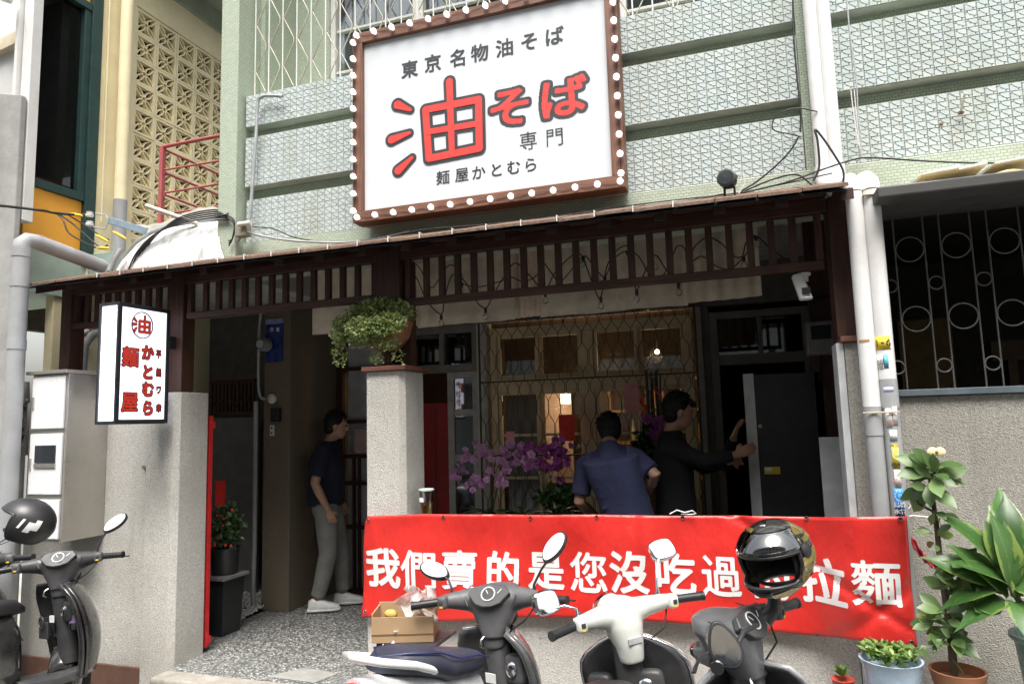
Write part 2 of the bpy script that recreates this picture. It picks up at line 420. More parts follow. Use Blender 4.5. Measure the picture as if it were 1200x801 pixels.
def strokes(mb, segs, c, right, up, nrm, grow=0, lift=0):
    # segs: (x0,z0,r0,x1,z1,r1) flat round-ended strokes
    c = Vector(c); R_ = Vector(right); U_ = Vector(up); N_ = Vector(nrm)
    for i, (x0, z0, r0, x1, z1, r1) in enumerate(segs):
        a = math.atan2(z1-z0, x1-x0); P = []
        for k in range(9): t = a+math.pi/2+math.pi*k/8; P.append((x0+(r0+grow)*math.cos(t), z0+(r0+grow)*math.sin(t)))
        for k in range(9): t = a-math.pi/2+math.pi*k/8; P.append((x1+(r1+grow)*math.cos(t), z1+(r1+grow)*math.sin(t)))
        mb.add([c+R_*x+U_*z+N_*(lift+i*.00025) for x, z in P], [tuple(range(18))])
# ================================================================== SETTING
ZS = -0.2
b = MB(); b.box(-60, 60, -60, 60, ZS-.3, ZS); o = b.build('street', m_asphalt, smooth=0); tag(o, 'grey asphalt street in front of the noodle shop', kind='structure')
b = MB(); b.box(-9, 9, 2.9, 9.5, ZS+.004, ZS+.02); o = b.build('pavement', m_pave, smooth=0, bevel=.004); tag(o, 'concrete strip of pavement along the shop wall', kind='structure')
b = MB(); b.prism([(-4.14, 3.93, ZS), (-4.14, 3.93, 0), (-2.33, 3.93, 0), (-2.33, 3.93, ZS)], (0, .01, 0))
b = MB()
b.box(-4.14, .9, 3.94, 6.4, ZS+.02, 0)
b.hexa([(-3.81, 3.55, ZS+.02), (-2.2, 3.55, ZS+.02), (-2.2, 3.939, ZS+.02), (-3.81, 3.939, ZS+.02), (-3.79, 3.80, -.0), (-2.2, 3.80, -.0), (-2.2, 3.939, 0), (-3.81, 3.939, 0)])
o = b.build('porch_floor', m_terr, smooth=0, bevel=.008); tag(o, 'black and white pebble-wash porch floor behind the wall', kind='structure')
b = MB(); b.box(-3.80, -2.2, 3.70, 3.86, -.04, .004); o = b.build('entrance_kerb', M('kerb_cement', (.36, .34, .30), .9, sc=12, dirt=(.2, .18, .15), dirtamt=.6, bump=.5), smooth=0, bevel=.015); tag(o, 'worn concrete edge of the porch entrance', kind='structure')
b = MB(); P = at(525, 720, Z=0)
b.prism([(-3.05, 3.92, .001), (-2.68, 3.90, .001), (-2.62, 4.08, .001), (-2.9, 4.12, .001)], (0, 0, .004)); o = b.build('cement_patch', M('cement', (.30, .30, .28), .9), smooth=0); tag(o, 'cement repair patch in the porch floor', kind='structure')
# gravel bed left of the porch floor
b = MB(); b.box(-5.2, -4.145, 3.95, 6.4, ZS+.02, -.07); o = b.build('planting_bed', M('dark_soil', (.05, .055, .035), .95, bump=.6), smooth=0); tag(o, 'dark soil bed beside the porch floor', kind='structure')
mg = island('white_gravel', [(.5, .5, .48), (.75, .75, .73), (.62, .62, .6)], .8)
b = MB()
for i in range(2600):
    x = rnd(-5.0, -4.15); y = rnd(4.55, 5.75); d = (y-4.55)/1.1
    z = -.07 + .17*d + rnd(-.01, .01)
    r = rnd(.010, .022); b.ball((x, y, z), r, 5, 3, (1, rnd(.6, 1), rnd(.5, .8)))
tag(b.build('white_gravel', mg, smooth=60), 'heap of white gravel beside the porch', kind='stuff')

# ================================================================== OPPOSITE SIDE OF THE STREET (seen only in mirrors and as the light it blocks)
def far_building(x0, x1, h, c, lab, yy=-8.0):
    t = thing('street_building', lab, 'building', ((x0+x1)/2, yy, ZS)); mw = M('render_'+str(int(x0+99)), c, .85, sc=.6)
    b = MB(); b.box(x0, x1, yy-8, yy, ZS, h); b.build('wall', mw, t, smooth=0)
    nx = max(2, int((x1-x0)/2.2)); z = 3.6; k = 0
    pane = None
    while z < h-1.6:
        for i in range(nx):
            cx = x0+(x1-x0)*(i+.5)/nx
            if pane is None:
                b = MB(); b.box(cx-.6, cx+.6, yy+.002, yy+.08, z, z+1.2); pane = b.build('window', m_glassdark_solid, t, smooth=0); pz = (cx, z)
            else: inst(pane, 'window', t, Vector((cx-pz[0], 0, z-pz[1]))+ORG[t.name]).location = Vector((cx-pz[0], 0, z-pz[1]))
        z += 3.1
    b = MB(); b.box(x0-.02, x1+.02, yy, yy+1.2, 2.75, 2.95); b.build('canopy', mw, t, smooth=0)
    b = MB(); b.box(x0+.4, x1-.4, yy+.01, yy+.06, ZS+.02, 2.5); b.build('shutter', m_conc, t, smooth=0)
    return t
m_glassdark_solid = M('dark_glazing', (.03, .035, .04), .08, var=.05)
far_building(-22, -9.1, 13.5, (.5, .48, .42), 'cream apartment block across the street at the far left')
far_building(-9, 1.1, 13, (.42, .44, .43), 'grey apartment block directly across the street')
far_building(1.2, 13, 14, (.52, .44, .36), 'tan apartment block across the street at the right')

# ================================================================== SHOP BUILDING
bld = thing('shop_building', 'two-storey shop house with pale green mosaic and banded white crazy-tile balcony', 'building', (-1.4, 4.2, 0))
YF = 4.1
b = MB()
b.box(-3.47, 4.2, YF+.075, YF+.17, 2.955, 4.06)     # mosaic wall behind the bands
b.box(-3.47, 4.2, YF-.002, YF+.17, 2.70, 2.952)       # lower beam
b.box(.405, .56, YF+.012, YF+.076, 2.953, 4.9)     # vertical strip
b.build('mosaic_wall', m_mos, bld, smooth=0, bevel=.004)
b = MB(); b.box(-3.60, -3.44, YF-.09, YF+.17, 2.60, 6.5); b.build('mosaic_column', m_mos, bld, smooth=0, bevel=.006)
b = MB(); b.box(-3.439, -3.40, YF+.16, 4.72, 4.05, 6.5); b.box(-3.43, -3.08, 4.66, 4.74, 4.05, 6.5); b.box(-3.40, 4.2, YF+.171, 4.9, 3.96, 4.05)
b.build('balcony_reveal', m_mos, bld, smooth=0)
# crazy tile bands: real tiles on a grout slab
def tile_band(x0, x1, z0, z1, y, th=.09):
    b = MB(); b.box(x0, x1, y+.0045, y+th, z0-.001, z1+.001); b.mi = 1; b.add([(x0+.001, y+.0035, z0), (x1-.001, y+.0035, z0), (x1-.001, y+.0035, z1), (x0+.001, y+.0035, z1)], [(0, 1, 2, 3)]); p = b.build('tile_panel', [m_tileback, m_grout], bld, smooth=0, recalc=False)
    b = MB(); cw, ch = .056, .047; g = .0022; rows = int(round((z1-z0)/ch)); ch = (z1-z0)/rows; n = int(round((x1-x0)/cw)); cw = (x1-x0)/n
    def piece(pts):
        cx = sum(q[0] for q in pts)/len(pts); cz = sum(q[1] for q in pts)/len(pts); Q = []
        for q in pts:
            d = math.hypot(q[0]-cx, q[1]-cz); k = max(.3, 1-g/d*1.35); Q.append((cx+(q[0]-cx)*k, cz+(q[1]-cz)*k))
        dz = rnd(-.0008, .0008); top = [(q[0]*1+(cx-q[0])*.04, y-.001+dz, q[1]+(cz-q[1])*.04) for q in Q]; bot = [(q[0], y+.0035, q[1]) for q in Q]; m = len(Q)
        b.add(top+bot, [tuple(range(m))]+[(i, i+m, (i+1) % m+m, (i+1) % m) for i in range(m)])
    for r in range(rows):
        zz = z0+r*ch
        for i in range(n):
            xx = x0+i*cw; sh = (r % 2)*.5
            u = lambda a, c: (xx+a*cw, zz+c*ch)
            s1 = .30+rnd(-.03, .03); v = rnd(-.04, .04); fl = (i+r) % 2
            if (i*3+r) % 7 != 0 or True:
                # big lower-left piece, big upper-right piece, small square
                piece([u(0, 0), u(.72, 0), u(.72, .30+v), u(.42, .52), u(.2, .78), u(0, .78+v*.5)])
                piece([u(.2, .78), u(.42, .52), u(.72, .30+v), u(1, .30+v), u(1, 1), u(.2, 1)])
                piece([u(.72, 0), u(1, 0), u(1, .30+v), u(.72, .30+v)])
                piece([u(0, .78+v*.5), u(.2, .78), u(.2, 1), u(0, 1)])
    # tiled underside
    tag(b.build('crazy_tiles', m_tile, p, smooth=0, recalc=False), kind='stuff')
for (xa, xb) in ((-3.42, .40), (.565, 4.2)):
    for (za, zb) in ((3.835, 4.08), (3.372, 3.75), (2.953, 3.278)):
        tile_band(xa, xb, za, zb, YF-(.02 if za > 3 else 0.0), .09 if za > 3 else .06)
# upper room: windows behind the grille
b = MB()
b.box(-3.08, 4.2, 4.70, 4.82, 4.05, 4.12)
b.build('window_sill', m_white, bld, smooth=0)
xs = [-3.08, -2.28, -1.48, -.68, .12, .92, 1.72]
for i in range(len(xs)-1):
    x0, x1 = xs[i], xs[i+1]
    b = MB(); f = .045
    b.box(x0, x0+f, 4.68, 4.76, 4.12, 6.5); b.box(x1-f, x1-.001, 4.68, 4.76, 4.12, 6.5)
    for z in (4.125, 5.5): b.box(x0+f, x1-f, 4.685, 4.755, z, z+f)
    for z in (4.48, 4.84, 5.2): b.box(x0+f, x1-f, 4.70, 4.735, z, z+.022)
    wf = b.build('window', m_white, bld, bevel=.003, smooth=0)
    b = MB(); b.box(x0+f, x1-f, 4.742, 4.748, 4.14, 5.5); b.build('pane', m_glassup, wf, smooth=0)
b = MB(); b.box(-3.4, 4.2, 5.4, 5.5, 3.9, 6.5); b.build('curtain_wall', M('grey_curtain', (.22, .24, .23), .9), bld, smooth=0)
b = MB(); b.box(-3.6, 4.2, 4.0, 9.5, 6.5, 6.7); b.build('roof_slab', m_palegreen, bld, smooth=0)
# grille of the balcony window
gr = thing('window_grille', 'cream iron grille of upright bars and hexagon loops over the upper window', 'grille', (-1.4, 4.16, 4.08))
gy = 4.15
bx = -3.40; k = 0
while bx < 1.9:
    b = MB(); b.tube([(bx, gy, 4.07), (bx, gy, 6.4)], .0055, 6); b.build('bar', m_white, gr, smooth=80); bx += .125; k += 1
mhex = M('grille_metal', (.42, .40, .33), .5, metal=.3)
for i in range(0, 43, 1):
    x = -3.40+.125*i; b = MB(); ph = (i % 3)
    pts = []; z = 4.07
    # hexagon wires that lean from bar to bar
    z0 = 4.1 + (.19 if i % 2 else 0); pts = []
    n = 0; zz = z0-.19
    while zz < 6.3:
        pts += [(x+.018, gy-.012, zz), (x+.107, gy-.012, zz+.17)] if n % 2 == 0 else [(x+.107, gy-.012, zz+.02), (x+.018, gy-.012, zz+.19)]
        zz += .19; n += 1
    b.tube([p for p in pts if p[2] > 4.08], .005, 5); b.build('hexagon_wire', mhex, gr, smooth=80)

# porch ceiling and party walls
b = MB(); b.box(-3.6, .9, 4.28, 6.7, 2.93, 3.0); b.box(-5.3, -3.612, 4.2, 6.7, 2.74, 2.79); b.box(-3.611, -3.601, 4.2, 6.7, 2.74, 3.0); 
b.build('porch_ceiling', M('painted_ceiling', (.50, .49, .48), .8), bld, smooth=0)
b = MB(); b.box(.62, .70, 4.15, 9.4, ZS, 2.93); b.build('party_wall', m_conc, bld, smooth=0)
# ---- house front at y = 6.3
YH = 6.3
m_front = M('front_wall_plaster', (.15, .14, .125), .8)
m_frame_warm = M('varnished_pale_frame', (.68, .55, .34), .55, sc=5)
m_frame_grey = M('grey_wood_frame', (.20, .185, .165), .6, sc=5)
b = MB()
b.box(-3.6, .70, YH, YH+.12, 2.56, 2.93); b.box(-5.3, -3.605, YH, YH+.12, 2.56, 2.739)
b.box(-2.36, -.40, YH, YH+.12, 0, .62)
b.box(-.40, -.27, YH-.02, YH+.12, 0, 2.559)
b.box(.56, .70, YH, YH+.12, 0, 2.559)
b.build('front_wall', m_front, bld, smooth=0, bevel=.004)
b = MB(); b.box(-2.47, -2.36, YH-.03, YH+.12, 0, 2.559); b.build('pale_jamb', M('pale_jamb_paint', (.52, .50, .46), .7), bld, smooth=0, bevel=.004)
b = MB(); b.box(-.395, -.33, YH-.05, YH-.021, 0, 2.559); b.build('pale_jamb', M('dusty_jamb_paint', (.36, .33, .28), .7), bld, smooth=0, bevel=.004)
b = MB(); b.box(-5.3, -5.2, 5.8, YH, -.1, 2.92); b.box(-5.3, -4.3, 5.75, 5.82, -.1, 2.92); b.build('porch_side_wall', M('dim_plaster', (.14, .13, .115), .9), bld, smooth=0)
# main window
wf = MB(); X0, X1 = -2.34, -.42
wf.box(X0, X0+.07, YH+.0, YH+.1, .62, 2.5); wf.box(X1-.07, X1, YH, YH+.1, .62, 2.5)
wf.box(X0+.07, X1-.07, YH, YH+.1, 2.43, 2.5); wf.box(X0+.07, X1-.07, YH, YH+.1, .62, .69); wf.box(X0+.07, X1-.07, YH-.004, YH+.1, 1.88, 2.0)
xm = -1.38
wf.box(xm-.06, xm+.06, YH+.004, YH+.096, .69, 2.43)
win = wf.build('shop_window', m_frame_warm, bld, bevel=.005, smooth=0)
for (a, c) in ((X0+.07, xm-.06), (xm+.06, X1-.07)):
    mid = (a+c)/2
    for (l, r) in ((a, mid), (mid, c)):
        for (z0, z1, nm) in ((2.0, 2.43, 'upper_sash'), (.69, 1.88, 'lower_sash')):
            b = MB(); y0 = YH+(.02 if l == a else .05); f = .035
            b.box(l, l+f, y0, y0+.025, z0, z1); b.box(r-f, r, y0, y0+.025, z0, z1); b.box(l+f, r-f, y0, y0+.025, z0, z0+f); b.box(l+f, r-f, y0, y0+.025, z1-f, z1)
            if nm == 'lower_sash': b.box(l+f, r-f, y0+.002, y0+.022, 1.45, 1.475); b.box(l+f, r-f, y0+.002, y0+.022, 1.05, 1.075)
            s_ = b.build(nm, m_frame_warm, win, smooth=0)
b = MB(); b.box(X0+.08, X1-.08, YH+.085, YH+.09, .7, 2.42); b.build('glazing', m_glass, win, smooth=0)
# doorway on the right, transoms, doors on the left
b = MB()
b.box(-.27, -.20, YH-.01, YH+.1, 0, 2.5); b.box(.49, .56, YH-.01, YH+.1, 0, 2.5); b.box(-.20, .49, YH-.01, YH+.1, 2.03, 2.12); b.box(-.20, .49, YH-.005, YH+.1, 2.44, 2.5); b.box(.13, .17, YH, YH+.08, 2.12, 2.44)
b.build('door_frame', m_frame_grey, bld, bevel=.004, smooth=0)
b = MB(); b.box(-.2, .49, YH+.05, YH+.056, 2.12, 2.44); b.build('transom_glass', m_glassdark, bld, smooth=0)
# left: transom window + half-open door with glass
b = MB()
b.box(-3.75, -2.475, YH-.01, YH+.1, 2.10, 2.17); b.box(-3.75, -2.475, YH-.01, YH+.1, 2.49, 2.558)
for x in (-3.75, -3.3, -2.88, -2.53): b.box(x, x+.055, YH-.005, YH+.09, 2.17, 2.49)
b.build('transom_frame', m_frame_grey, bld, bevel=.004, smooth=0)
b = MB(); b.box(-3.70, -2.5, YH+.05, YH+.056, 2.17, 2.49); b.build('transom_glass', m_glassdark, bld, smooth=0)
b = MB(); b.box(-2.80, -2.73, YH, YH+.05, 0, 2.098); b.box(-2.535, -2.472, YH, YH+.05, 0, 2.098)
for z in (0, .62, 1.22, 1.66, 2.03): b.box(-2.73, -2.535, YH, YH+.05, z, z+.066)
dl = b.build('glazed_door', M('pale_grey_door', (.42, .41, .40), .55), bld, bevel=.004, smooth=0)
b = MB(); b.box(-2.73, -2.535, YH+.02, YH+.026, .06, 2.03); b.build('pane', m_glassdark, dl, smooth=0)
# red door leaf standing inside the opening
b = MB(); b.box(-3.36, -2.805, YH+.10, YH+.14, .02, 1.80); rd = b.build('red_door', M('deep_red_paint', (.30, .008, .008), .45), bld, bevel=.004, smooth=0)
b = MB()
for x in (-3.16, -2.98): b.box(x-.004, x+.004, YH+.094, YH+.101, .1, 1.75)
b.build('groove', m_black, rd, smooth=0)
# interior of the shop
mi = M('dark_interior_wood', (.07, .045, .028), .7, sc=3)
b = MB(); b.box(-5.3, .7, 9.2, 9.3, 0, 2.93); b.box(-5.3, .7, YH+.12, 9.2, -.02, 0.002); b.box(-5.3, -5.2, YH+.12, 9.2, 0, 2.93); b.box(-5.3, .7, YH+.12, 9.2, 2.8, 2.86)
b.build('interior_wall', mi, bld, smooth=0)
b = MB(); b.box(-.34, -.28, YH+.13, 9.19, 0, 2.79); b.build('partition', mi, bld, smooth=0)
b = MB(); b.box(-2.2, -1.86, 7.6, 7.64, .9, 1.95); b.build('menu_board', M('pinkish_paper', (.55, .36, .28), .8), bld, smooth=0)
cab = thing('wooden_shelf', 'wooden shelf with bottles inside the shop behind the window', 'shelf', (-1.0, 8.0, 0))
b = MB()
for z in (.9, 1.3, 1.66, 2.0): b.box(-1.5, -.45, 7.9, 8.2, z, z+.03)
for x in (-1.5, -.98, -.48): b.box(x, x+.03, 7.9, 8.2, 0, 2.0)
b.build('board', M('honey_wood', (.35, .19, .07), .5), cab, smooth=0)
for i in range(22):
    x = -1.45+rnd(0, .98); z = random.choice((.93, 1.33, 1.69)); h = rnd(.16, .26); r = rnd(.02, .035)
    b = MB(); b.lathe([(r, 0), (r, h*.6), (r*.4, h*.75), (r*.4, h)], 8, (x, rnd(7.95, 8.1), z)); b.build('bottle', objbottle if 'objbottle' in globals() else globals().setdefault('objbottle', objrand('bottle_glass', [(.25, .12, .03), (.05, .12, .05), (.5, .4, .2), (.3, .05, .03)], .2)), cab, smooth=60)
# lamps that are lit inside
def lamp(x, y, z, r, e, lab, shape='ball', wl=0):
    t = thing('pendant_lamp', lab, 'lamp', (x, y, z)); b = MB()
    if shape == 'ball': b.ball((x, y, z), r, 14, 10)
    else: b.box(x-r, x+r, y-r, y+r, z-r*1.2, z+r*1.2)
    b.build('bulb' if shape == 'ball' else 'lamp_shade', emit('lit_lamp_'+shape+str(x), (1, .62, .28) if shape == 'ball' else (1, .78, .5), e), t)
    b = MB(); b.tube([(x, y, z+r), (x, y, 2.79)], .006, 6); b.build('cord', m_cable, t)
    if wl:
        l = bpy.data.lights.new('lamp_light', 'POINT'); l.energy = wl; l.color = (1, .66, .36); l.shadow_soft_size = .08
        lo = bpy.data.objects.new('lamp_light', l); COL.objects.link(lo); lo.location = (x, y-.2, z-.05)
        lo.parent = t; lo.location = (0, -.22, -.06)
P = at(770, 412, Y=7.6); lamp(P.x, P.y, P.z, .022, 30, 'small round bulb glowing behind the right upper window pane', wl=4)
P = at(663, 467, Y=7.3); lamp(P.x, P.y, P.z, .042, 9, 'square paper lamp glowing behind the middle of the shop window', 'box', 6)
P = at(690, 470, Y=8.8); lamp(P.x, P.y, P.z+.2, .03, 12, 'dim round bulb at the back of the shop', wl=4)

# grille over the shop window
g = thing('window_grille', 'dark iron grille of honeycomb bars over the lit shop window', 'grille', (-1.38, 6.18, .62))
mgr = M('dark_iron', (.06, .048, .035), .5, metal=.4); gy = 6.17
b = MB()
for z in (.60, 1.28, 1.97, 2.56): b.bar((-2.40, gy, z), (-.38, gy, z), .014)
for x in (-2.40, -.38): b.bar((x, gy, .6), (x, gy, 2.56), .016)
b.build('grille_frame', mgr, g, smooth=0)
nb = 18
for i in range(nb):
    x = -2.40+(2.02)*(i+.5)/nb; b = MB(); hw = 2.02/nb/2; zz = .62; pts = []
    for (za, zb) in ((.60, 1.28), (1.28, 1.97), (1.97, 2.56)):
        h = zb-za
        for q, o_ in ((0, 1), (.10, 1), (.22, 0), (.42, 0), (.55, 1), (.72, 1), (.84, 0), (.93, 0), (1, .6)): pts.append((za+h*q, o_))
    for s_ in (-1, 1):
        b.tube([(x+s_*hw*(.12+.86*o_), gy-.006, z) for z, o_ in pts], .0034, 5)
    b.build('honeycomb_bar', mgr, g, smooth=80)

# inner column with meters
cx0 = at(306, 716, Y=5.28).x; cx1 = at(338, 716, Y=5.28).x
b = MB(); b.box(cx0, cx1, 5.28, 6.3, 0.0, 2.93)
co = b.build('porch_column', stucco('brown_stucco', (.20, .165, .12), sc=200, stain=(.16, .13, .1)), bevel=.006, smooth=0)
tag(co, 'square brown rendered column inside the porch carrying the meters', 'column')
# pale cloth valance under the ceiling
cl = thing('cloth_valance', 'beige cloth valance hanging below the porch ceiling in front of the window', 'cloth', (-1.8, 4.7, 2.6))
def cloth(x0, x1, z0a, z0b, z1, y, c, ph):
    b = MB()
    b.grid(lambda u, v: Vector((x0+(x1-x0)*u, y+.018*math.sin(u*(x1-x0)*11+ph)*(1.1-v)+.01*math.sin(u*31+ph), (z0a+(z0b-z0a)*u)*(1-v)+z1*v)), 60, 6)
    return b.build('cloth_panel', c, cl, smooth=180, solid=.003)
mc = fabric('beige_canvas', (.68, .60, .47))
mc2 = fabric('pinkish_canvas', (.80, .66, .53))
def clothpx(xa, ya, xb, yb, y, c, ph):
    A = at(xa, ya, Y=y); B = at(xb, yb, Y=y); cloth(A.x, B.x, A.z, B.z, 2.915, y, c, ph)
clothpx(366, 392, 492, 382, 4.74, mc, 0)
clothpx(488, 384, 604, 374, 4.70, mc, 1)
clothpx(600, 373, 638, 370, 4.76, mc2, 2)
clothpx(633, 372, 806, 357, 4.70, mc, 3)
clothpx(802, 356, 893, 346, 4.68, mc, 4)

# wooden lattice door + frosted panel left of middle pillar (open folding door)
lt = thing('sliding_door', 'dark red lattice door with frosted panes left of the middle pillar', 'door', (-3.7, 6.1, 0))
xa = at(396, 600, Y=6.0).x; xb = at(445, 600, Y=6.0).x
b = MB(); b.box(xa-.02, xa+.05, 6.0, 6.05, 0, 2.2)
for z in (0, .6, 1.02, 1.28, 1.62, 2.14): b.box(xa+.05, xb+.1, 6.0, 6.045, z, z+.035)
for x in (xa+.16, xa+.22): b.box(x, x+.018, 6.004, 6.04, 0.03, 1.30)
b.build('door_lattice', m_woodz, lt, smooth=0)
b = MB(); b.box(xa+.09, xb+.1, 6.046, 6.055, .02, 2.5); b.build('frosted_pane', M('frosted_grey_pane', (.46, .47, .50), .5), lt, smooth=0)
b = MB(); b.box(xa+.2, xa+.36, 5.985, 5.99, 1.33, 1.56); tag(b.build('notice_paper', M('pale_pink_paper', (.55, .42, .4), .8), lt, smooth=0))
# right side clutter: gas meter and dark boards by the right pillar
gm = thing('gas_meter', 'grey gas meter on a dark board in the porch beside the right pillar', 'meter', (.42, 5.0, 1.9))
P = at(962, 392, Y=4.9); b = MB(); b.box(P.x-.09, P.x+.09, 4.9, 5.02, P.z-.13, P.z+.09); b.build('meter_body', M('dull_grey_metal', (.22, .22, .21), .5), gm, bevel=.012)
b = MB(); b.box(P.x-.06, P.x+.06, 4.885, 4.9, P.z-.03, P.z+.06); b.build('dial_window', m_glassdark_solid, gm, smooth=0)
b = MB(); b.tube([(P.x-.05, 4.96, P.z+.09), (P.x-.05, 4.96, P.z+.25), (P.x+.2, 5.0, P.z+.27)], .012, 8); b.build('gas_pipe', m_cable, gm)
b = MB(); b.tube([(P.x, 4.96, P.z-.13), (P.x-.03, 4.9, P.z-.3), (P.x+.04, 4.9, P.z-.34), (P.x+.2, 4.86, P.z-.2)], .008, 6); b.build('hose', m_cable, gm)
b = MB(); b.box(.44, .699, 5.03, 5.08, 0, 2.9); o = b.build('dark_board', m_woodz, smooth=0, bevel=.003); tag(o, 'tall dark wooden board beside the black door in the porch', 'board')
b = MB(); b.box(.40, .60, 4.55, 4.58, 0, 1.45); o = b.build('leaning_board', M('pale_grey_board', (.5, .52, .53), .6), smooth=0, bevel=.003); tag(o, 'pale grey board leaning behind the right pillar', 'board')
# ================================================================== TIMBER EAVE AND FRIEZE
ev = thing('timber_eave', 'dark red timber eave with upright slat frieze and shingle boards over the shop front', 'eave', (-2.2, 3.95, 2.4))
YE = 3.55
EX0, EX1 = -5.02, .53
# roof boards with white clips
nbd = 27; wd = (EX1-EX0)/nbd
m_shin = wood('shingle_board', (.16, .10, .07), axis='y', rough=.8)
for i in range(nbd):
    x0 = EX0+wd*i; b = MB(); dz = rnd(-.004, .004); dy = rnd(-.008, .008)
    b.hexa([(x0+.002, YE+dy, 2.668+dz), (x0+wd-.002, YE+dy, 2.668+dz), (x0+wd-.002, 4.09, 2.845+dz), (x0+.002, 4.09, 2.845+dz),
            (x0+.002, YE+dy, 2.686+dz), (x0+wd-.002, YE+dy, 2.686+dz), (x0+wd-.002, 4.09, 2.865+dz), (x0+.002, 4.09, 2.865+dz)])
    b.build('roof_board', m_shin, ev, smooth=0, bevel=.002)
    if i % 1 == 0 and 3 < i < 24:
        b = MB(); b.box(x0-.003, x0+.003, YE-.014, YE-.0085, 2.665, 2.695); b.box(x0-.003, x0+.003, YE-.014, YE+.02, 2.695, 2.700); b.build('clip', m_white, ev, smooth=0)
b = MB()
b.hexa([(EX0, YE+.03, 2.655), (EX1, YE+.03, 2.655), (EX1, 4.085, 2.835), (EX0, 4.085, 2.835), (EX0, YE+.03, 2.664), (EX1, YE+.03, 2.664), (EX1, 4.085, 2.841), (EX0, 4.085, 2.841)])
b.build('soffit', m_black, ev, smooth=0)
for i in range(19):
    x = -4.9+.3*i; b = MB(); b.hexa([(x, 3.63, 2.625), (x+.06, 3.63, 2.625), (x+.06, 4.0, 2.745), (x, 4.0, 2.745), (x, 3.63, 2.682), (x+.06, 3.63, 2.682), (x+.06, 4.0, 2.80), (x, 4.0, 2.80)])
    b.build('rafter', m_woody, ev, smooth=0, bevel=.002)
b = MB(); b.box(EX0, .47, 3.94, 4.0, 2.66, 2.74); b.build('top_rail', m_woodx, ev, smooth=0, bevel=.004)
b = MB(); b.box(EX0, .47, 3.90, 4.06, 2.742, 2.80); b.build('beam', m_woodx, ev, smooth=0, bevel=.004)
def section(x0, x1, zb, n):
    b = MB(); b.box(x0, x1, 3.94, 3.995, zb, zb+.045); b.build('bottom_rail', m_woodx, ev, smooth=0, bevel=.004)
    b = MB(); b.box(x0, x0+.035, 3.945, 3.99, zb+.046, 2.66); b.build('jamb', m_woodz, ev, smooth=0, bevel=.003)
    b = MB(); b.box(x1-.035, x1, 3.945, 3.99, zb+.046, 2.66); b.build('jamb', m_woodz, ev, smooth=0, bevel=.003)
    src = None
    for i in range(n):
        x = x0+.035+(x1-x0-.07)*(i+1)/(n+1)
        if src is None:
            b = MB(); b.box(x-.019, x+.019, 3.955, 3.985, zb+.046, 2.66); src = b.build('slat', m_woodz, ev, smooth=0, bevel=.003); sx = x
        else:
            o = inst(src, 'slat', ev); o.location = (x-sx, 0, 0)
section(-4.92, -3.95, 2.40, 8)
section(-3.80, -2.25, 2.40, 12)
section(-2.04, .44, 2.355, 21)
for (x0, x1, z0, y1) in ((-5.02, -4.92, 1.9, 4.06), (-3.94, -3.82, 1.872, 4.05), (-2.25, -2.07, 2.36, 3.985), (-2.17, -2.09, 1.975, 4.21)):
    b = MB(); b.box(x0, x1, 3.93 if y1 < 4.2 else 4.14, y1, z0, 2.742 if y1 < 4.2 else 2.70); b.build('post', m_woodz, ev, smooth=0, bevel=.006)
b = MB(); b.box(.475, .62, 3.95, 4.14, 1.985, 2.742); b.build('post', m_woodz, ev, smooth=0, bevel=.006)

# ================================================================== WALLS AND POSTS
def post(name, lab, cat, x0, x1, y0, y1, z0, z1, cap=None, mat=m_pillar, cham=.035, capm=m_capwood):
    t = thing(name, lab, cat, ((x0+x1)/2, y0, z0)); b = MB()
    c = cham; pl_ = [(x0, y0), (x1-c, y0), (x1, y0+c), (x1, y1), (x0, y1)]
    b.prism([(x, y, z0) for x, y in pl_], (0, 0, z1-z0)); b.build('shaft', mat, t, bevel=.006, smooth=0)
    if cap:
        b = MB(); b.box(x0-.02, x1+.03, y0-.03, y1+.03, z1+.001, z1+cap); b.build('cap_board', capm, t, bevel=.004, smooth=0)
    return t
post('gate_pillar', 'light pebbledash gate pillar at the left edge of the porch entrance', 'pillar', -4.08, -3.81, 3.89, 4.19, ZS+.02, 1.87)
post('gate_pillar', 'light pebbledash pillar in the middle with the flower bowl on its wooden cap', 'pillar', -2.315, -2.05, 3.93, 4.22, -.01, 1.94, .03)
t = post('gate_pillar', 'grey pebbledash pillar on the right behind the white drain pipes', 'pillar', .50, .695, 3.93, 4.14, ZS+.02, 1.955, .03, m_wall_r, .0)
b = MB(); b.box(.462, .498, 3.935, 4.13, ZS+.02, 1.955); b.build('corner_strip', m_cornerstone, t, smooth=0, bevel=.004)
b = MB(); b.box(-5.3, -4.082, 3.93, 4.05, ZS+.02, 1.865); t = b.build('garden_wall', m_pillar, smooth=0, bevel=.006); tag(t, 'light pebbledash wall left of the gate behind the white meter cabinet', 'wall')
b = MB(); b.box(-5.3, -4.09, 3.905, 3.929, ZS+.02, -.03); b.build('skirting', M('brown_tile', (.14, .07, .05), .5), t, smooth=0, bevel=.003)
P = at(172, 546, Y=3.925); b = MB(); b.tube([(P.x+.06, 3.92, P.z), (P.x-.03, 3.92, P.z)], .018, 10, squash=(1, .6)); b.build('door_bell', m_steel, t, smooth=60)
# low wall under the banner
b = MB(); b.box(-2.314, .459, 3.945, 4.10, ZS+.02, .985); t = b.build('low_wall', stucco('pebbledash_mid', (.54, .53, .50), sc=160, stain=(.4, .385, .34)), smooth=0, bevel=.006); tag(t, 'low pebbledash porch wall carrying the red banner', 'wall')
b = MB(); b.box(-2.04, .455, 3.93, 4.13, .986, 1.02); b.build('coping', M('dark_coping', (.12, .12, .12), .6), t, smooth=0, bevel=.004)
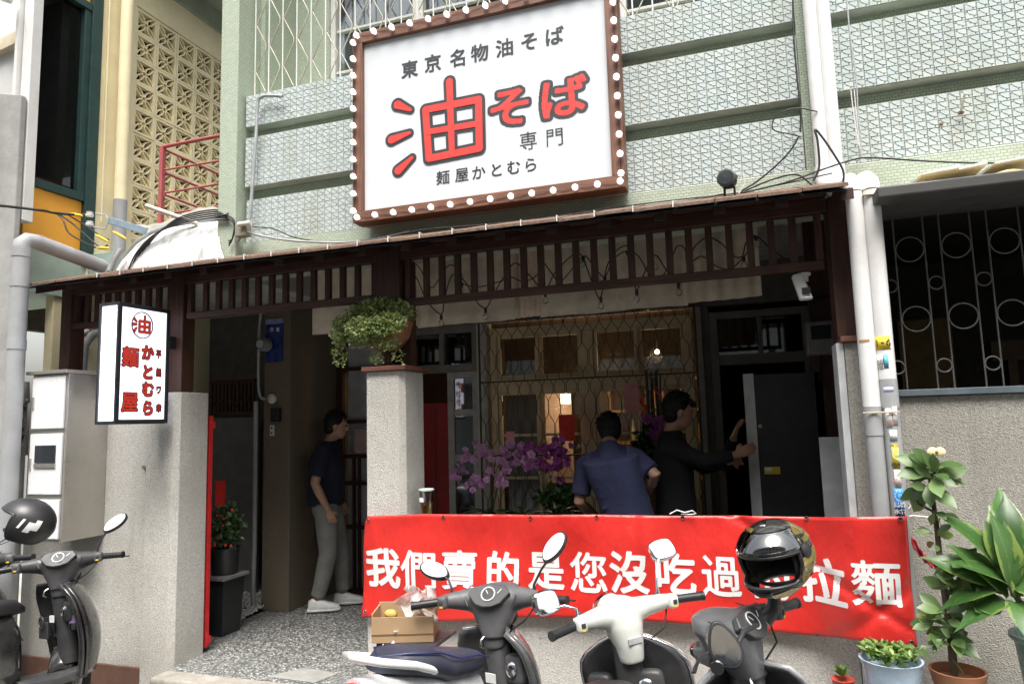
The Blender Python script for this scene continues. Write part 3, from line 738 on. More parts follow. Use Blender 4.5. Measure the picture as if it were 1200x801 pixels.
# right neighbour's wall and grilled opening
t = thing('neighbour_house', 'right neighbour house with grey pebbledash wall, blue-grey sill and dark grilled opening', 'house', (2.2, 3.97, ZS))
b = MB(); b.box(.70, 4.4, 3.97, 4.12, ZS+.02, 1.665); b.build('wall', m_wall_r, t, smooth=0, bevel=.004)
b = MB(); b.box(.705, 4.4, 3.94, 4.16, 1.667, 1.70); b.build('sill', M('blue_grey_steel', (.10, .13, .15), .5), t, smooth=0, bevel=.003)
b = MB(); b.box(.66, 4.4, 3.62, 4.10, 2.612, 2.668); b.build('eave_slab', M('grey_metal_fascia', (.065, .065, .062), .6, sc=3), t, smooth=0, bevel=.008)
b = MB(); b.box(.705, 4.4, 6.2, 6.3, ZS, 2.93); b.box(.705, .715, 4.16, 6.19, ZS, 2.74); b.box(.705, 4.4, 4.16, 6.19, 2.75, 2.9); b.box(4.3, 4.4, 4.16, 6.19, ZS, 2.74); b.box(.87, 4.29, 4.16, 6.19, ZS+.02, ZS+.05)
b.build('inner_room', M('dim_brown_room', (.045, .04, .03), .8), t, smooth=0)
xg = at(1075, 400, Y=6.1).x
b = MB(); b.box(xg-.12, xg+.25, 6.14, 6.19, .2, 2.3); b.build('inner_door', M('ochre_wood', (.22, .15, .05), .6), t, smooth=0)
b = MB(); b.box(xg+.5, xg+1.4, 6.15, 6.19, 1.95, 2.1); b.box(xg+.6, xg+.66, 6.145, 6.19, .3, 1.95); b.build('inner_rail', M('dull_brown', (.15, .1, .06), .6), t, smooth=0)
g = thing('window_grille', 'thin grey iron grille of rings between paired bars in the right neighbour opening', 'grille', (2, 4.08, 1.7))
mg_ = M('grey_iron', (.13, .128, .12), .5, metal=.4); gy = 4.06
c0 = at(1097, 331, Y=gy).x; c1 = at(1153, 327, Y=gy).x; per = c1-c0
zr = {k: at(*p, Y=gy).z for k, p in dict(a=(1121, 287), b=(1097, 331), c=(1129, 370), d=(1106, 428)).items()}
def ring(x, z, r):
    b = MB(); b.tube([(x+r*math.cos(a*math.pi/12), gy, z+r*math.sin(a*math.pi/12)) for a in range(24)], .0045, 6, closed=True); b.build('ring', mg_, g, smooth=80)
rb = per*.5 - .037
for k in range(-1, 12):
    x = c0+per*k
    for s_ in (-1, 1):
        if x+s_*.037 < .73: continue
        b = MB(); b.tube([(x+s_*.037, gy, 1.70), (x+s_*.037, gy, 2.75)], .0048, 6); b.build('bar', mg_, g, smooth=80)
    if x > .76: ring(x, zr['b'], .034); ring(x, zr['d'], .034)
    if x+per/2 > .80: ring(x+per/2, zr['a'], rb-.004); ring(x+per/2, zr['c'], rb-.004)
# foam and plastic scraps on the neighbour eave
fm = M('yellowed_foam', (.55, .42, .2), .9, var=.3, sc=14, bump=.6, bsc=30)
P0 = at(1045, 218, Y=3.75)
b = MB()
def foam(u, v):
    x = .62+u*2.6; k = abs(math.sin(x*6.5+.5*math.sin(x*17)))*.05+.015+.012*math.sin(x*31)
    a = v*math.pi; return Vector((x, 3.86-math.cos(a)*.12, 2.67+math.sin(a)*max(.008, k*min(1, (x-.6)*2.5))))
b.grid(foam, 90, 8); o = b.build('foam_sealant', fm, smooth=180); tag(o, 'yellowed lumpy foam sealant along the top of the right eave', 'foam')
for (px, py, w_) in ((1092, 206, .16), (1128, 201, .12), (1180, 193, .2)):
    P = at(px, py, Y=3.95); b = MB(); b.hexa([(P.x-w_/2, 3.80, P.z-.035), (P.x+w_/2, 3.78, P.z-.03), (P.x+w_/2, 4.08, P.z-.02), (P.x-w_/2, 4.08, P.z-.02), (P.x-w_/2, 3.80, P.z-.028), (P.x+w_/2, 3.78, P.z-.01), (P.x+w_/2, 4.08, P.z+.03), (P.x-w_/2, 4.08, P.z+.01)])
    o = b.build('plastic_sheet', m_white, smooth=0, bevel=.003)
    tag(o, {1092: 'leftmost scrap of white plastic sheet on the right eave', 1128: 'middle scrap of white plastic sheet on the right eave', 1180: 'rightmost scrap of white plastic sheet on the right eave'}[px], 'plastic sheet')

# ================================================================== DRAIN PIPES
def drain(xu, xl, lab, stickers):
    t = thing('drain_pipe', lab, 'pipe', (xl, 3.79, ZS), group='twin drain pipes at the right pillar')
    b = MB(); b.tube([(xu, 4.02, 6.4), (xu, 4.02, 2.93)], .036, 20); b.build('upper_pipe', m_pvc, t, smooth=60)
    b = MB(); b.tube([(xu, 4.02, 2.93), (xu, 4.015, 2.86), (xu+.01, 4.0, 2.80), (xu+(xl-xu)*.5, 3.93, 2.775), (xl-.005, 3.83, 2.775), (xl, 3.80, 2.75), (xl, 3.79, 2.70)], .043, 20); b.build('elbow', m_pvc, t, smooth=60)
    b = MB(); b.tube([(xl, 3.79, 2.70), (xl, 3.79, 1.62 if xu < .5 else 1.75)], .0405, 20); b.build('lower_pipe', m_pvc, t, smooth=60)
    zc = 1.62 if xu < .5 else 1.75
    b = MB(); b.tube([(xl, 3.79, zc-.001), (xl, 3.79, zc-.14)], .042, 20); b.build('pipe_collar', m_pvcg, t, smooth=60)
    b = MB(); b.tube([(xl, 3.79, zc-.14), (xl, 3.79, ZS+.02)], .039, 20); b.build('grey_pipe', m_pvcg, t, smooth=60)
    return t
drain(.478, .583, 'left one of the twin white drain pipes, grey PVC below, with a rust stain', 0)
dp = drain(.545, .662, 'right one of the twin white drain pipes, covered in stickers', 1)
b = MB(); b.tube([(.535+.16*u, 3.742, 1.59) for u in (0, .5, 1)], .004, 6); o = b.build('tie_wire', M('rusty_wire', (.5, .42, .3), .7), smooth=60); tag(o, 'thin wire tied round the twin drain pipes', 'wire')
def sticker(z0, z1, a0, a1, mat, r=.0412, name='sticker'):
    b = MB(); P = []
    n = 8
    b.grid(lambda u, v: Vector((.662+r*math.sin(a0+(a1-a0)*u), 3.79-r*math.cos(a0+(a1-a0)*u), z0+(z1-z0)*v)), n, 1)
    return b.build(name, mat, dp, smooth=180, solid=.0012)
def curved_text(par, body, size, zc, ac, mat, off=0, r=.0424, name='lettering', sx=1):
    b = MB(); n_ = len(body)
    for i, ch in enumerate(body):
        ox = (i-(n_-1)/2)*(.6 if ch in '1-6' else 1.0)*size
        for xa, xb, za, zb in glyph(ch, off/size, 40):
            b.add([Vector((.662+r*math.sin(ac+(ox+x*size)*sx/r), 3.79-r*math.cos(ac+(ox+x*size)*sx/r), zc+z*size)) for x, z in ((xa, za), (xb, za), (xb, zb), (xa, zb))], [(0, 1, 2, 3)])
    return b.build(name, mat, par, smooth=0)
PX = lambda y: at(1043, y, Y=3.745).z
m_yel = M('yellow_sticker', (.75, .55, .04), .6); m_blu = M('blue_sticker', (.04, .25, .62), .5); m_wst = M('white_sticker', (.78, .78, .78), .6); m_pnk = M('faded_red_print', (.7, .3, .3), .6); m_teal = M('teal_print', (.1, .45, .55), .6)
m_blackink = M('black_ink', (.02, .02, .02), .6)
s_ = sticker(PX(409), PX(393), -1.0, .9, m_yel); curved_text(dp, '1-6', .045, PX(401), 0.05, m_blackink, .002)
s_ = sticker(PX(432), PX(414), -.9, -.1, m_wst); curved_text(dp, '電話', .03, PX(423), -.5, m_blackink)
s_ = sticker(PX(431), PX(415), .0, .5, m_teal)
s_ = sticker(PX(459), PX(453), -.3, .8, M('lilac_sticker', (.45, .5, .8), .6), .0414)
s_ = sticker(PX(500), PX(478), -.35, .35, m_wst); curved_text(dp, '水電', .026, PX(484), 0, m_pnk); curved_text(dp, '專業', .026, PX(494), 0, m_pnk)
s_ = sticker(PX(498), PX(476), .45, 1.0, m_wst)
s_ = sticker(PX(516), PX(504), -.05, .75, m_wst)
b = MB(); zt = PX(514); b.add([(.662+.0423*math.sin(a), 3.79-.0423*math.cos(a), z) for a, z in ((.05, zt), (.65, zt), (.35, zt+.04))], [(0, 1, 2)]); b.build('triangle_print', M('navy_print', (.03, .08, .2), .5), dp, smooth=0)
s_ = sticker(PX(549), PX(520), .0, .75, m_yel)
b = MB(); b.add([(.662+.0424*math.sin(.38+.36*math.cos(k*math.pi/8)), 3.79-.0424*math.cos(.38+.36*math.cos(k*math.pi/8)), PX(531)+.026*math.sin(k*math.pi/8)) for k in range(16)], [tuple(range(16))]); b.build('round_print', M('pale_disc', (.7, .72, .7), .5), dp, smooth=0)
curved_text(dp, '抽水', .024, PX(544), .38, m_blackink); curved_text(dp, '專業', .018, PX(522), .38, m_blackink)
s_ = sticker(PX(571), PX(550), .05, .72, m_wst); curved_text(dp, '清', .05, PX(560), .38, m_pnk)
s_ = sticker(PX(604), PX(572), -.15, .85, m_blu)
b = MB(); b.add([(.662+.0423*math.sin(.35+.42*math.cos(k*math.pi/8)), 3.79-.0423*math.cos(.35+.42*math.cos(k*math.pi/8)), PX(580)+.026*math.sin(k*math.pi/8)) for k in range(16)], [tuple(range(16))]); b.build('round_print', m_wst, dp, smooth=0)
curved_text(dp, '通', .038, PX(580), .35, m_blu, .001, .0428); curved_text(dp, '馬桶', .026, PX(591), .35, m_wst, .001); curved_text(dp, '水管', .026, PX(599), .35, m_wst, .001)
for o in list(dp.children):
    if o.name.split('.')[0] in ('sticker', 'lettering', 'triangle_print', 'round_print'):
        c_, s_n = math.cos(-.42), math.sin(-.42); ox, oy = .662-dp.location.x, 3.79-dp.location.y
        for v in o.data.vertices:
            x, y = v.co.x-ox, v.co.y-oy; v.co.x = ox+x*c_-y*s_n; v.co.y = oy+x*s_n+y*c_
# rust stain tape on the left pipe
b = MB(); zt = at(1005, 401, Y=3.75).z
b.grid(lambda u, v: Vector((.583+.0412*math.sin(-1.0+1.2*u), 3.79-.0412*math.cos(-1.0+1.2*u), zt+.012*v)), 8, 1); o = b.build('tape', M('rusty_tape', (.45, .25, .08), .8), smooth=0, solid=.001); tag(o, 'rusty strip of tape round the left drain pipe', 'tape')

# ================================================================== BIG SIGNBOARD
sg = thing('signboard', 'big white noodle shop signboard in a dark wooden frame ringed with round bulbs', 'signboard', (-1.49, 3.98, 2.93))
SX0, SX1, SZ0, SZ1, SY = -2.395, -.585, 2.93, 4.255, 3.92
fw = .075
b = MB(); b.box(SX0+fw, SX1-fw, SY+.01, SY+.10, SZ0+fw, SZ1-fw); b.build('sign_panel', m_signpanel, sg, smooth=0)
b = MB(); b.box(SX0+.01, SX1-.01, SY+.101, SY+.16, SZ0+.01, SZ1-.01); b.build('back_box', M('grey_sheet_metal', (.5, .52, .54), .5), sg, smooth=0)
for (x0, x1, z0, z1, mm) in ((SX0, SX1, SZ0, SZ0+fw, m_signwood), (SX0, SX1, SZ1-fw, SZ1, m_signwood), (SX0, SX0+fw, SZ0+fw+.001, SZ1-fw-.001, m_signwoodz), (SX1-fw, SX1, SZ0+fw+.001, SZ1-fw-.001, m_signwoodz)):
    b = MB(); b.box(x0, x1, SY-.02, SY+.10, z0, z1); b.build('frame_board', mm, sg, smooth=0, bevel=.003)
m_bulb = emit('lit_white_bulb', (1, .98, .95), .55)
b = MB(); b.ball((0, 0, 0), .0195, 14, 10); b.lathe([(.012, -.02), (.012, -.034)], 10, axis=(0, -1, 0)); mbm = b.mesh('bulb'); mbm.materials.append(m_bulb); smooth_shade(mbm, 60)
nbx, nbz = 14, 11
bp = []
for i in range(nbx): x = SX0+.045+(SX1-SX0-.07)*i/(nbx-1); bp += [(x, SZ0+.028), (x, SZ1-.028)]
for i in range(nbz): z = SZ0+.075+(SZ1-SZ0-.15)*i/(nbz-1); bp += [(SX0+.018, z), (SX1-.018, z)]
for x, z in bp: inst(mbm, 'bulb', sg, (x, SY-.045, z))
b = MB()
for z in (SZ0+.028, SZ1-.028): b.tube([(SX0+.02+(SX1-SX0-.04)*k/40, SY-.024, z+.006*math.sin(k*1.9)) for k in range(41)], .0016, 4)
for x in (SX0+.018, SX1-.018): b.tube([(x+.006*math.sin(k*1.9), SY-.024, SZ0+.03+(SZ1-SZ0-.06)*k/30) for k in range(31)], .0016, 4)
tag(b.build('thin_wires', m_cable, sg), kind='stuff')
PS = lambda x, y: at(x, y, Y=SY+.008)
def sign_text(body, pts, size, mat, off, name='lettering', sx=1, lift=.0, up=(0, 0, 1)):
    for ch, p in zip(body, pts):
        b = MB(); put_text(b, ch, PS(*p), size, offset=off, sx=sx, lift=lift, up=up); b.build(name, mat, sg, smooth=0, recalc=False)
sign_text('東京名物油そば', [(480, 81), (507, 74), (536, 68), (562, 62), (591, 56), (620, 49), (650, 42)], .125, m_ink, .0032)
sign_text('専門', [(619, 165), (650, 161)], .125, m_ink, .0008)
sign_text('麺屋かとむら', [(519, 208), (541, 205), (561, 202), (582, 199), (602, 196), (622, 193)], .098, m_ink, .0022)
sign_text('そば', [(597, 126), (661, 113)], .27, m_ink, .027, sx=1.14, lift=.0005)
sign_text('そば', [(597, 126), (661, 113)], .27, m_red, .0075, sx=1.14, lift=.0012)
# hand-drawn big character in strokes, coordinates in photo pixels of the sign
def sp(x, y, C0): p = PS(x, y); return (p.x-C0.x, p.z-C0.z)
C0 = PS(530, 140)
def seg(xa, ya, ra, xb, yb, rb_): a = sp(xa, ya, C0); c = sp(xb, yb, C0); return (a[0], a[1], ra, c[0], c[1], rb_)
Sg = [seg(466, 123, .035, 481, 129, .018), seg(459, 164, .034, 480, 156, .018), seg(467, 200, .034, 483, 185, .018),
      seg(499, 129, .030, 503, 186, .030), seg(499, 129, .030, 561, 117, .030), seg(561, 117, .030, 562, 174, .030), seg(503, 186, .030, 562, 174, .030),
      seg(501, 155, .026, 561, 145, .026), seg(527, 96, .030, 530, 180, .026)]
b = MB(); strokes(b, Sg, C0, (1, 0, 0), (0, 0, 1), (0, -1, 0), .014, .0005); b.build('big_character_outline', m_ink, sg, smooth=0, recalc=False)
b = MB(); strokes(b, Sg, C0, (1, 0, 0), (0, 0, 1), (0, -1, 0), -.006, .0035); b.build('big_character', m_red, sg, smooth=0, recalc=False)

# ================================================================== BANNER
BY = 3.885
def by(x):
    k = min(1, max(0, (x-.22)/.26)); k = k*k*(3-2*k); return BY-.165*k
def atb(px, py):
    P = at(px, py, Y=BY)
    for _ in range(4): P = at(px, py, Y=by(P.x))
    return P
def rip(x, z):
    u = x*5.3+z*3
    f = .010*math.sin(u)+.006*math.sin(x*11-z*9+1)+.005*math.sin(x*3+z*14)
    # creases fanning down from the tie points
    for tx in (-2.30, -1.45, -.62, -.05, .70):
        d = abs(x-tx); h = max(0, 1.04-z); f += .017*math.exp(-(d/(.03+h*.28))**2)*math.cos(d*34)*math.exp(-h*2.2)
    # diagonal crease near the right end
    q = (x-.25)+(z-.85)*1.6; f += .020*math.exp(-(q/.04)**2)
    q = (x-.45)-(z-.6)*1.2; f += .016*math.exp(-(q/.045)**2)
    return f
TL, TR, BL, BR = at(428, 604, Y=BY), at(1062, 604, Y=BY), at(424, 722, Y=BY), at(1074, 757, Y=BY)
bot = [(424, 722), (520, 727), (610, 723), (700, 722), (780, 727), (860, 735), (960, 745), (1074, 757)]
topc = [(428, 604), (500, 601.5), (580, 602.5), (700, 602), (800, 604), (900, 604), (980, 605), (1062, 604)]
def curve_pts(c, u):
    k = u*(len(c)-1); i = min(len(c)-2, int(k)); f = k-i; f2 = f
    return (c[i][0]*(1-f2)+c[i+1][0]*f2, c[i][1]*(1-f2)+c[i+1][1]*f2)
def ban(u, v):
    x = 426+(1068-426)*u
    def yi(c):
        for i in range(len(c)-1):
            if c[i][0] <= x <= c[i+1][0] or i == len(c)-2: f = (x-c[i][0])/(c[i+1][0]-c[i][0]); return c[i][1]*(1-f)+c[i+1][1]*f
    xx = x + (-2+6*u if v < .5 else 0)
    a = atb(428+(1062-428)*u, yi(topc)); d = atb(424+(1074-424)*u, yi(bot)); p = d.lerp(a, v)
    p.y = by(p.x) - .012 + rip(p.x, p.z)*.9; return p
t_ = NT('red_vinyl'); p_ = t_.pos(); t_.col(t_.ramp(t_.noise(p_, 2.5, 5), [(.3, (.60, .022, .018)), (.7, (.68, .034, .026))])); t_.set(.38, coat=.15); t_.bump(t_.noise(t_.pos(scale=(1, 1, .55)), 7, 6, .5), .6, .035); m_banner = t_.m
bn = thing('banner', 'long red vinyl banner with bold white Chinese characters hung on the low wall', 'banner', (TL.x, BY, TL.z))
b = MB(); b.grid(ban, 150, 30); b.build('banner_sheet', m_banner, bn, smooth=180, solid=.0015)
m_bw = M('banner_white_print', (.82, .82, .82), .45, var=.02)
CH = [('我', 450, 664, 42, 47), ('們', 492, 666, 42, 47), ('賣', 540, 667, 43, 47), ('的', 590, 668, 41, 46), ('是', 640, 668, 42, 46), ('您', 690, 669, 45, 49), ('沒', 738, 669, 45, 50), ('吃', 792, 671, 48, 49), ('過', 845, 674, 46, 50), ('的', 904, 677, 46, 50), ('拉', 963, 679, 52, 54), ('麵', 1026, 682, 60, 55)]
for ch, x, y, wpx, hpx in CH:
    C_ = atb(x, y); hz_ = hpx*.51; hx_ = wpx*.515; s0 = (atb(x, y-hz_)-atb(x, y+hz_)).z; b = MB(); sxx = (atb(x+hx_, y)-atb(x-hx_, y)).x/s0
    for xa, xb, za, zb in glyph(ch, .020 if ch in '賣麵們您過' else .030, 110):
        nn = max(1, int((xb-xa)*s0/.02)); Q = []
        for k in range(nn+1):
            for z in (za, zb):
                X_ = C_.x+(xa+(xb-xa)*k/nn)*s0*sxx; Z_ = C_.z+z*s0; Q.append((X_, by(X_)-.0155+rip(X_, Z_)*.9, Z_))
        b.add(Q, [(2*k, 2*k+2, 2*k+3, 2*k+1) for k in range(nn)])
    b.build('lettering', m_bw, bn, smooth=180, recalc=False)
for px, py in [(433, 609), (521, 605), (623, 606), (700, 605), (800, 606), (945, 606), (1054, 607), (428, 716), (635, 717), (860, 728), (957, 742), (1067, 750)]:
    P = atb(px, py); y = by(P.x)-.016+rip(P.x, P.z)*.9; b = MB(); b.tube([(P.x+.009*math.cos(k*.5236), y, P.z+.009*math.sin(k*.5236)) for k in range(12)], .003, 6, closed=True); b.build('eyelet', m_chrome, bn, smooth=60)
m_rope = M('white_cord', (.78, .78, .76), .8)
P = at(1056, 606, Y=3.86); k = thing('cord_bow', 'white cord bow tying the banner to the right drain pipe', 'cord', P)
b = MB(); b.tube([P+Vector(q) for q in ((0, 0, 0), (.02, -.02, .03), (.045, -.01, .06), (.03, 0, .075), (.01, -.02, .05), (0, -.01, .01), (-.03, 0, -.01))], .0032, 6); b.build('loop', m_rope, k, smooth=60)
b = MB(); b.tube([P, P+Vector((.05, -.01, .012)), P+Vector((.13, -.01, .004)), P+Vector((.18, 0, .005))], .003, 6); b.build('tail', m_rope, k, smooth=60)
P = at(1067, 750, Y=3.86); b = MB(); b.tube([P+Vector(q) for q in ((-.05, 0, .03), (-.02, -.01, .01), (0, 0, 0), (.01, -.01, -.03), (-.02, 0, -.04))], .003, 6); tag(b.build('cord_end', m_rope, smooth=60), 'short white cord end at the bottom right corner of the banner', 'cord')
P = at(805, 602, Y=3.87); b = MB(); b.tube([P+Vector(q) for q in ((-.09, 0, 0), (-.05, -.01, .022), (-.01, -.01, .01), (.03, -.01, .02), (.05, 0, .004), (.02, -.01, .0), (-.03, 0, .0))], .003, 6); tag(b.build('knotted_cord', m_rope, smooth=60), 'white cord knot on the top edge of the banner in front of the black door', 'cord')
P = at(1058, 612, Y=3.85); Q = at(1100, 662, Y=3.75)
b = MB(); b.grid(lambda u, v: P.lerp(Q, u)+Vector((0, .012*math.sin(u*14+v*5), (v-.5)*.06*(1-.5*u)-.05*math.sin(u*3.1)+.008*math.sin(u*40))), 30, 5)
tag(b.build('red_tape', M('thin_red_plastic', (.65, .06, .09), .3), smooth=180, solid=.001), 'crumpled red plastic tape trailing from the banner corner to the plant', 'tape')
# ================================================================== LEFT NEIGHBOURS
XN = -5.2
nb_ = thing('neighbour_house', 'left neighbour house in cream paint with a pierced breeze-block wall and green eave', 'house', (-5.3, 5.2, 0))
b = MB(); b.box(XN-.12, XN, 4.28, 4.70, 2.6, 6.4); b.box(XN-.12, XN, 4.7, 7.2, 5.585, 5.90); b.box(XN-.12, XN, 6.42, 7.2, 2.6, 5.584); b.box(XN-.12, XN-.03, 4.03, 7.0, -.1, 2.95)
b.build('cream_wall', m_cream, nb_, bevel=.006, smooth=0)
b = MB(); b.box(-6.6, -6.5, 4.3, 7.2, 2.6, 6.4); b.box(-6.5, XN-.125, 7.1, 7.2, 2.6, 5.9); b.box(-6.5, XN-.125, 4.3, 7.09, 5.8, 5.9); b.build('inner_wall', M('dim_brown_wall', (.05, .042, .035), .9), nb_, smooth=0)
b = MB(); b.box(-6.6, XN+.02, 4.55, 8.2, 5.902, 6.12); b.box(-6.6, XN+.45, 4.45, 8.2, 6.122, 6.25); b.box(XN+.40, XN+.46, 4.44, 8.2, 6.15, 6.34)
b.build('green_eave', M('faded_green_paint', (.33, .38, .31), .7, sc=3, dirt=(.2, .22, .18), dirtamt=.5), nb_, bevel=.01, smooth=0)
# breeze block
def breeze():
    b = MB(); s = .2425; h = s/2; t = .022; y0, y1 = -.05, 0
    def bb(a0, a1, c0_, c1_): b.box(y0, y1, a0, a1, c0_, c1_)
    bb(-h, h, -h, -h+t); bb(-h, h, h-t, h); bb(-h, -h+t, -h+t, h-t); bb(h-t, h, -h+t, h-t)
    for k in range(4):
        a = math.pi/4+k*math.pi/2; d = Vector((math.cos(a), math.sin(a))); n = Vector((-d.y, d.x)); Lr = h*1.30
        for s_ in (-1, 1):
            pts = [d*(.02)+n*s_*.004, d*(.045)+n*s_*.021, d*(.085)+n*s_*.023, d*(Lr*.93)+n*s_*.006]
            for p, q in zip(pts, pts[1:]): b.bar((-.03+s_*.0008, p.x, p.y), (-.03+s_*.0008, q.x, q.y), .011, .045, up=(1, 0, 0))
        a2 = k*math.pi/2; d2 = Vector((math.cos(a2), math.sin(a2)))
        b.bar((-.031, d2.x*.022-d2.y*.018, d2.y*.022+d2.x*.018), (-.031, d2.x*.022+d2.y*.018, d2.y*.022-d2.x*.018), .010, .043, up=(1, 0, 0))
    me = b.mesh('breeze_block'); me.materials.append(m_cream); return me
bbm = breeze()
for r in range(11):
    for c in range(7):
        inst(bbm, 'breeze_block', nb_, (XN-.01+rnd(-.003, .003), 4.70+.1225+c*.2455, 5.58-.1225-r*.2455))
b = MB(); b.tube([(-5.10, 4.50, 6.2), (-5.10, 4.50, 3.62)], .052, 18); b.build('rain_pipe', m_cream, nb_, smooth=60)
b = MB(); b.tube([(-5.10, 4.50, 3.62), (-5.10, 4.50, 2.9)], .056, 18); b.build('rain_pipe_foot', m_pvcg, nb_, smooth=60)
b = MB(); b.tube([(-5.17, 4.38, 6.0), (-5.17, 4.38, 3.4)], .008, 6); b.build('conduit', m_cream, nb_, smooth=60)
# orange building in front of it
ob = thing('orange_building', 'building with orange panels and one big dark green framed window at the far left', 'building', (XN, 4, 3))
for za_, zb_ in ((3.12, 3.54), (5.32, 6.4)): b = MB(); b.box(XN-.1, XN-.02, 3.74, 4.23, za_, zb_); b.build('orange_panel', m_orange, ob, bevel=.004, smooth=0)
b = MB(); b.box(XN-.08, XN+.02, 4.231, 4.33, 3.0, 6.4); b.box(XN-.08, XN+.01, 3.72, 4.23, 3.541, 3.61); b.box(XN-.08, XN+.01, 3.72, 4.23, 5.25, 5.319); b.box(XN-.06, XN, 4.17, 4.23, 3.611, 5.249)
b.build('window_frame', m_green, ob, bevel=.004, smooth=0)
b = MB(); b.box(XN-.05, XN-.045, 3.72, 4.17, 3.61, 5.25); b.build('window_pane', glass('blue_dark_glass', (.05, .06, .08), .05), ob, smooth=0)
b = MB(); b.box(-5.9, -5.8, 3.74, 4.28, 3.0, 6.4); b.box(-5.8, XN-.101, 3.74, 4.2, 3.0, 3.1); b.box(-5.8, XN-.101, 3.74, 4.2, 5.6, 5.7); b.build('room', M('dark_navy_room', (.03, .035, .05), .8), ob, smooth=0)
b = MB(); b.box(-6.3, XN-.101, 3.73, 3.739, 3.1, 6.4); b.build('white_sky_panel', m_white, ob, smooth=0)  # white panel added in place of the bright sky left of the window
b = MB(); b.box(-6.2, XN-.01, 3.74, 4.4, 2.70, 3.10); b.build('green_base', m_palegreen, ob, bevel=.005, smooth=0)
b = MB(); b.box(XN-.02, XN+.28, 4.30, 4.62, 2.90, 3.10); b.build('green_ledge', M('grey_green_ledge', (.30, .40, .36), .6), ob, bevel=.005, smooth=0)
# white frame and concrete pillar at the far left
wf_ = thing('white_steel_frame', 'white painted steel frame rising above the concrete pillar at the far left', 'frame', (-5.3, 3.6, 4.3))
P = at(39, 60, Y=3.66); P2 = at(30, 100, Y=3.66)
b = MB(); b.box(P.x-.06, P.x+.035, 3.62, 3.70, 3.2, 6.4); b.build('post', m_white, wf_, smooth=0, bevel=.004)
b = MB(); b.bar((P.x-.05, 3.5, 4.93), (P.x-2.0, 2.4, 5.6), .08, .07); b.build('brace', m_white, wf_, smooth=0)
b = MB(); b.bar((P.x-.11, 3.70, 4.75), (P.x-1.6, 3.74, 4.55), .07, .10); b.build('rail', M('cream_rail', (.65, .58, .42), .6), wf_, smooth=0)
b = MB(); b.bar((P.x-.09, 3.62, 3.2), (P.x-.09, 3.62, 6.4), .03, .06); b.build('post_flange', m_white, wf_, smooth=0)
P = at(31, 106, Y=3.60); b = MB(); b.prism([(P.x-.7, 3.56, ZS+.02), (P.x-.0, 3.56, ZS+.02), (P.x, 3.56, P.z-.05), (P.x-.7, 3.56, P.z+.12)], (0, .05, 0)); o = b.build('concrete_pillar', m_conc, bevel=.01, smooth=0); tag(o, 'rough grey concrete pillar at the far left edge behind the grey drain pipe', 'pillar')
b = MB(); cxp = at(24, 320, Y=3.5).x
b.tube([(cxp+.0, 3.50, ZS+.02), (cxp, 3.50, 2.93), (cxp, 3.50, 2.97), (cxp+.005, 3.53, 3.0), (cxp+.01, 3.60, 3.005), (cxp+.02, 4.15, 2.93)], .056, 18); o = b.build('grey_drain_pipe', m_pvcg, smooth=60); tag(o, 'thick grey drain pipe at the far left with an elbow at the top', 'pipe')
for z in (2.87, 2.65, 2.2):
    b = MB(); b.tube([(cxp, 3.50, z), (cxp, 3.50, z+.07)], .060, 18); b.build('pipe_socket', m_pvcg, o, smooth=60)
# stump of an old pole with a tangle of wires
P = at(24, 455, Y=3.75); st = thing('utility_pole', 'short old concrete pole wrapped with wires between the drain pipe and the meter cabinet', 'pole', (P.x, 3.75, ZS))
b = MB(); b.lathe([(.055, ZS+.02), (.052, 1.4), (.05, P.z-.12), (.065, P.z-.1), (.055, P.z+.05), (0, P.z+.05)], 14, (P.x, 3.75, 0)); b.build('shaft', m_conc, st, smooth=50)
for i in range(7):
    b = MB(); rr = rnd(.07, .1); z0 = P.z-.12-.05*i+rnd(-.02, .02)
    b.tube([(P.x+rr*math.cos(a*.8), 3.70+rr*.8*math.sin(a*.8), z0+.03*math.sin(a*1.7+i)) for a in range(10)], .005, 5); b.build('wire', m_cable if i % 2 else m_conduit, st, smooth=60)
b = MB(); b.box(P.x+.01, P.x+.10, 3.64, 3.70, P.z-.38, P.z-.22); b.build('junction_box', m_white, st, bevel=.005)
b = MB(); b.tube([(P.x-.03, 3.66, ZS+.02), (P.x-.03, 3.66, P.z-.3)], .02, 10); b.build('conduit', m_white, st, smooth=60)

# meter cabinet
X0 = at(33, 500, Y=3.58).x; X1 = at(75, 500, Y=3.58).x; mt = thing('meter_cabinet', 'steel meter cabinet with three white doors on the wall under the light-box sign', 'cabinet', ((X0+X1)/2, 3.58, .86))
b = MB(); b.box(X0, X1, 3.60, 3.928, .86, 2.02); b.build('housing', m_steel, mt, bevel=.004, smooth=0)
b = MB(); b.box(X0-.03, X1+.02, 3.565, 3.928, 2.021, 2.045); b.build('lid', m_steel, mt, bevel=.003, smooth=0)
for (ya, yb, lab) in ((441, 502, 0), (508, 579, 1), (585, 631, 0)):
    za, zb = at(55, yb, Y=3.59).z, at(55, ya, Y=3.59).z
    b = MB(); b.box(X0+.02, X1-.02, 3.583, 3.599, za, zb); d = b.build('cabinet_door', M('white_door_enamel', (.8, .81, .82), .3, var=.02) if 'm_en' not in globals() else m_en, mt, bevel=.003, smooth=0)
    m_en = d.data.materials[0]
    b = MB(); b.box(X0+.03, X0+.045, 3.572, 3.582, (za+zb)/2-.04, (za+zb)/2+.04); b.build('latch', m_steel, d, smooth=0)
    if lab:
        b = MB(); b.box(X0+.08, X1-.07, 3.576, 3.582, zb-.20, zb-.08); b.build('window', m_glassdark_solid, d, smooth=0)
        b = MB(); b.box(X0+.075, X1-.065, 3.574, 3.582, zb-.235, zb-.205); b.build('label_plate', m_steel, d, smooth=0)

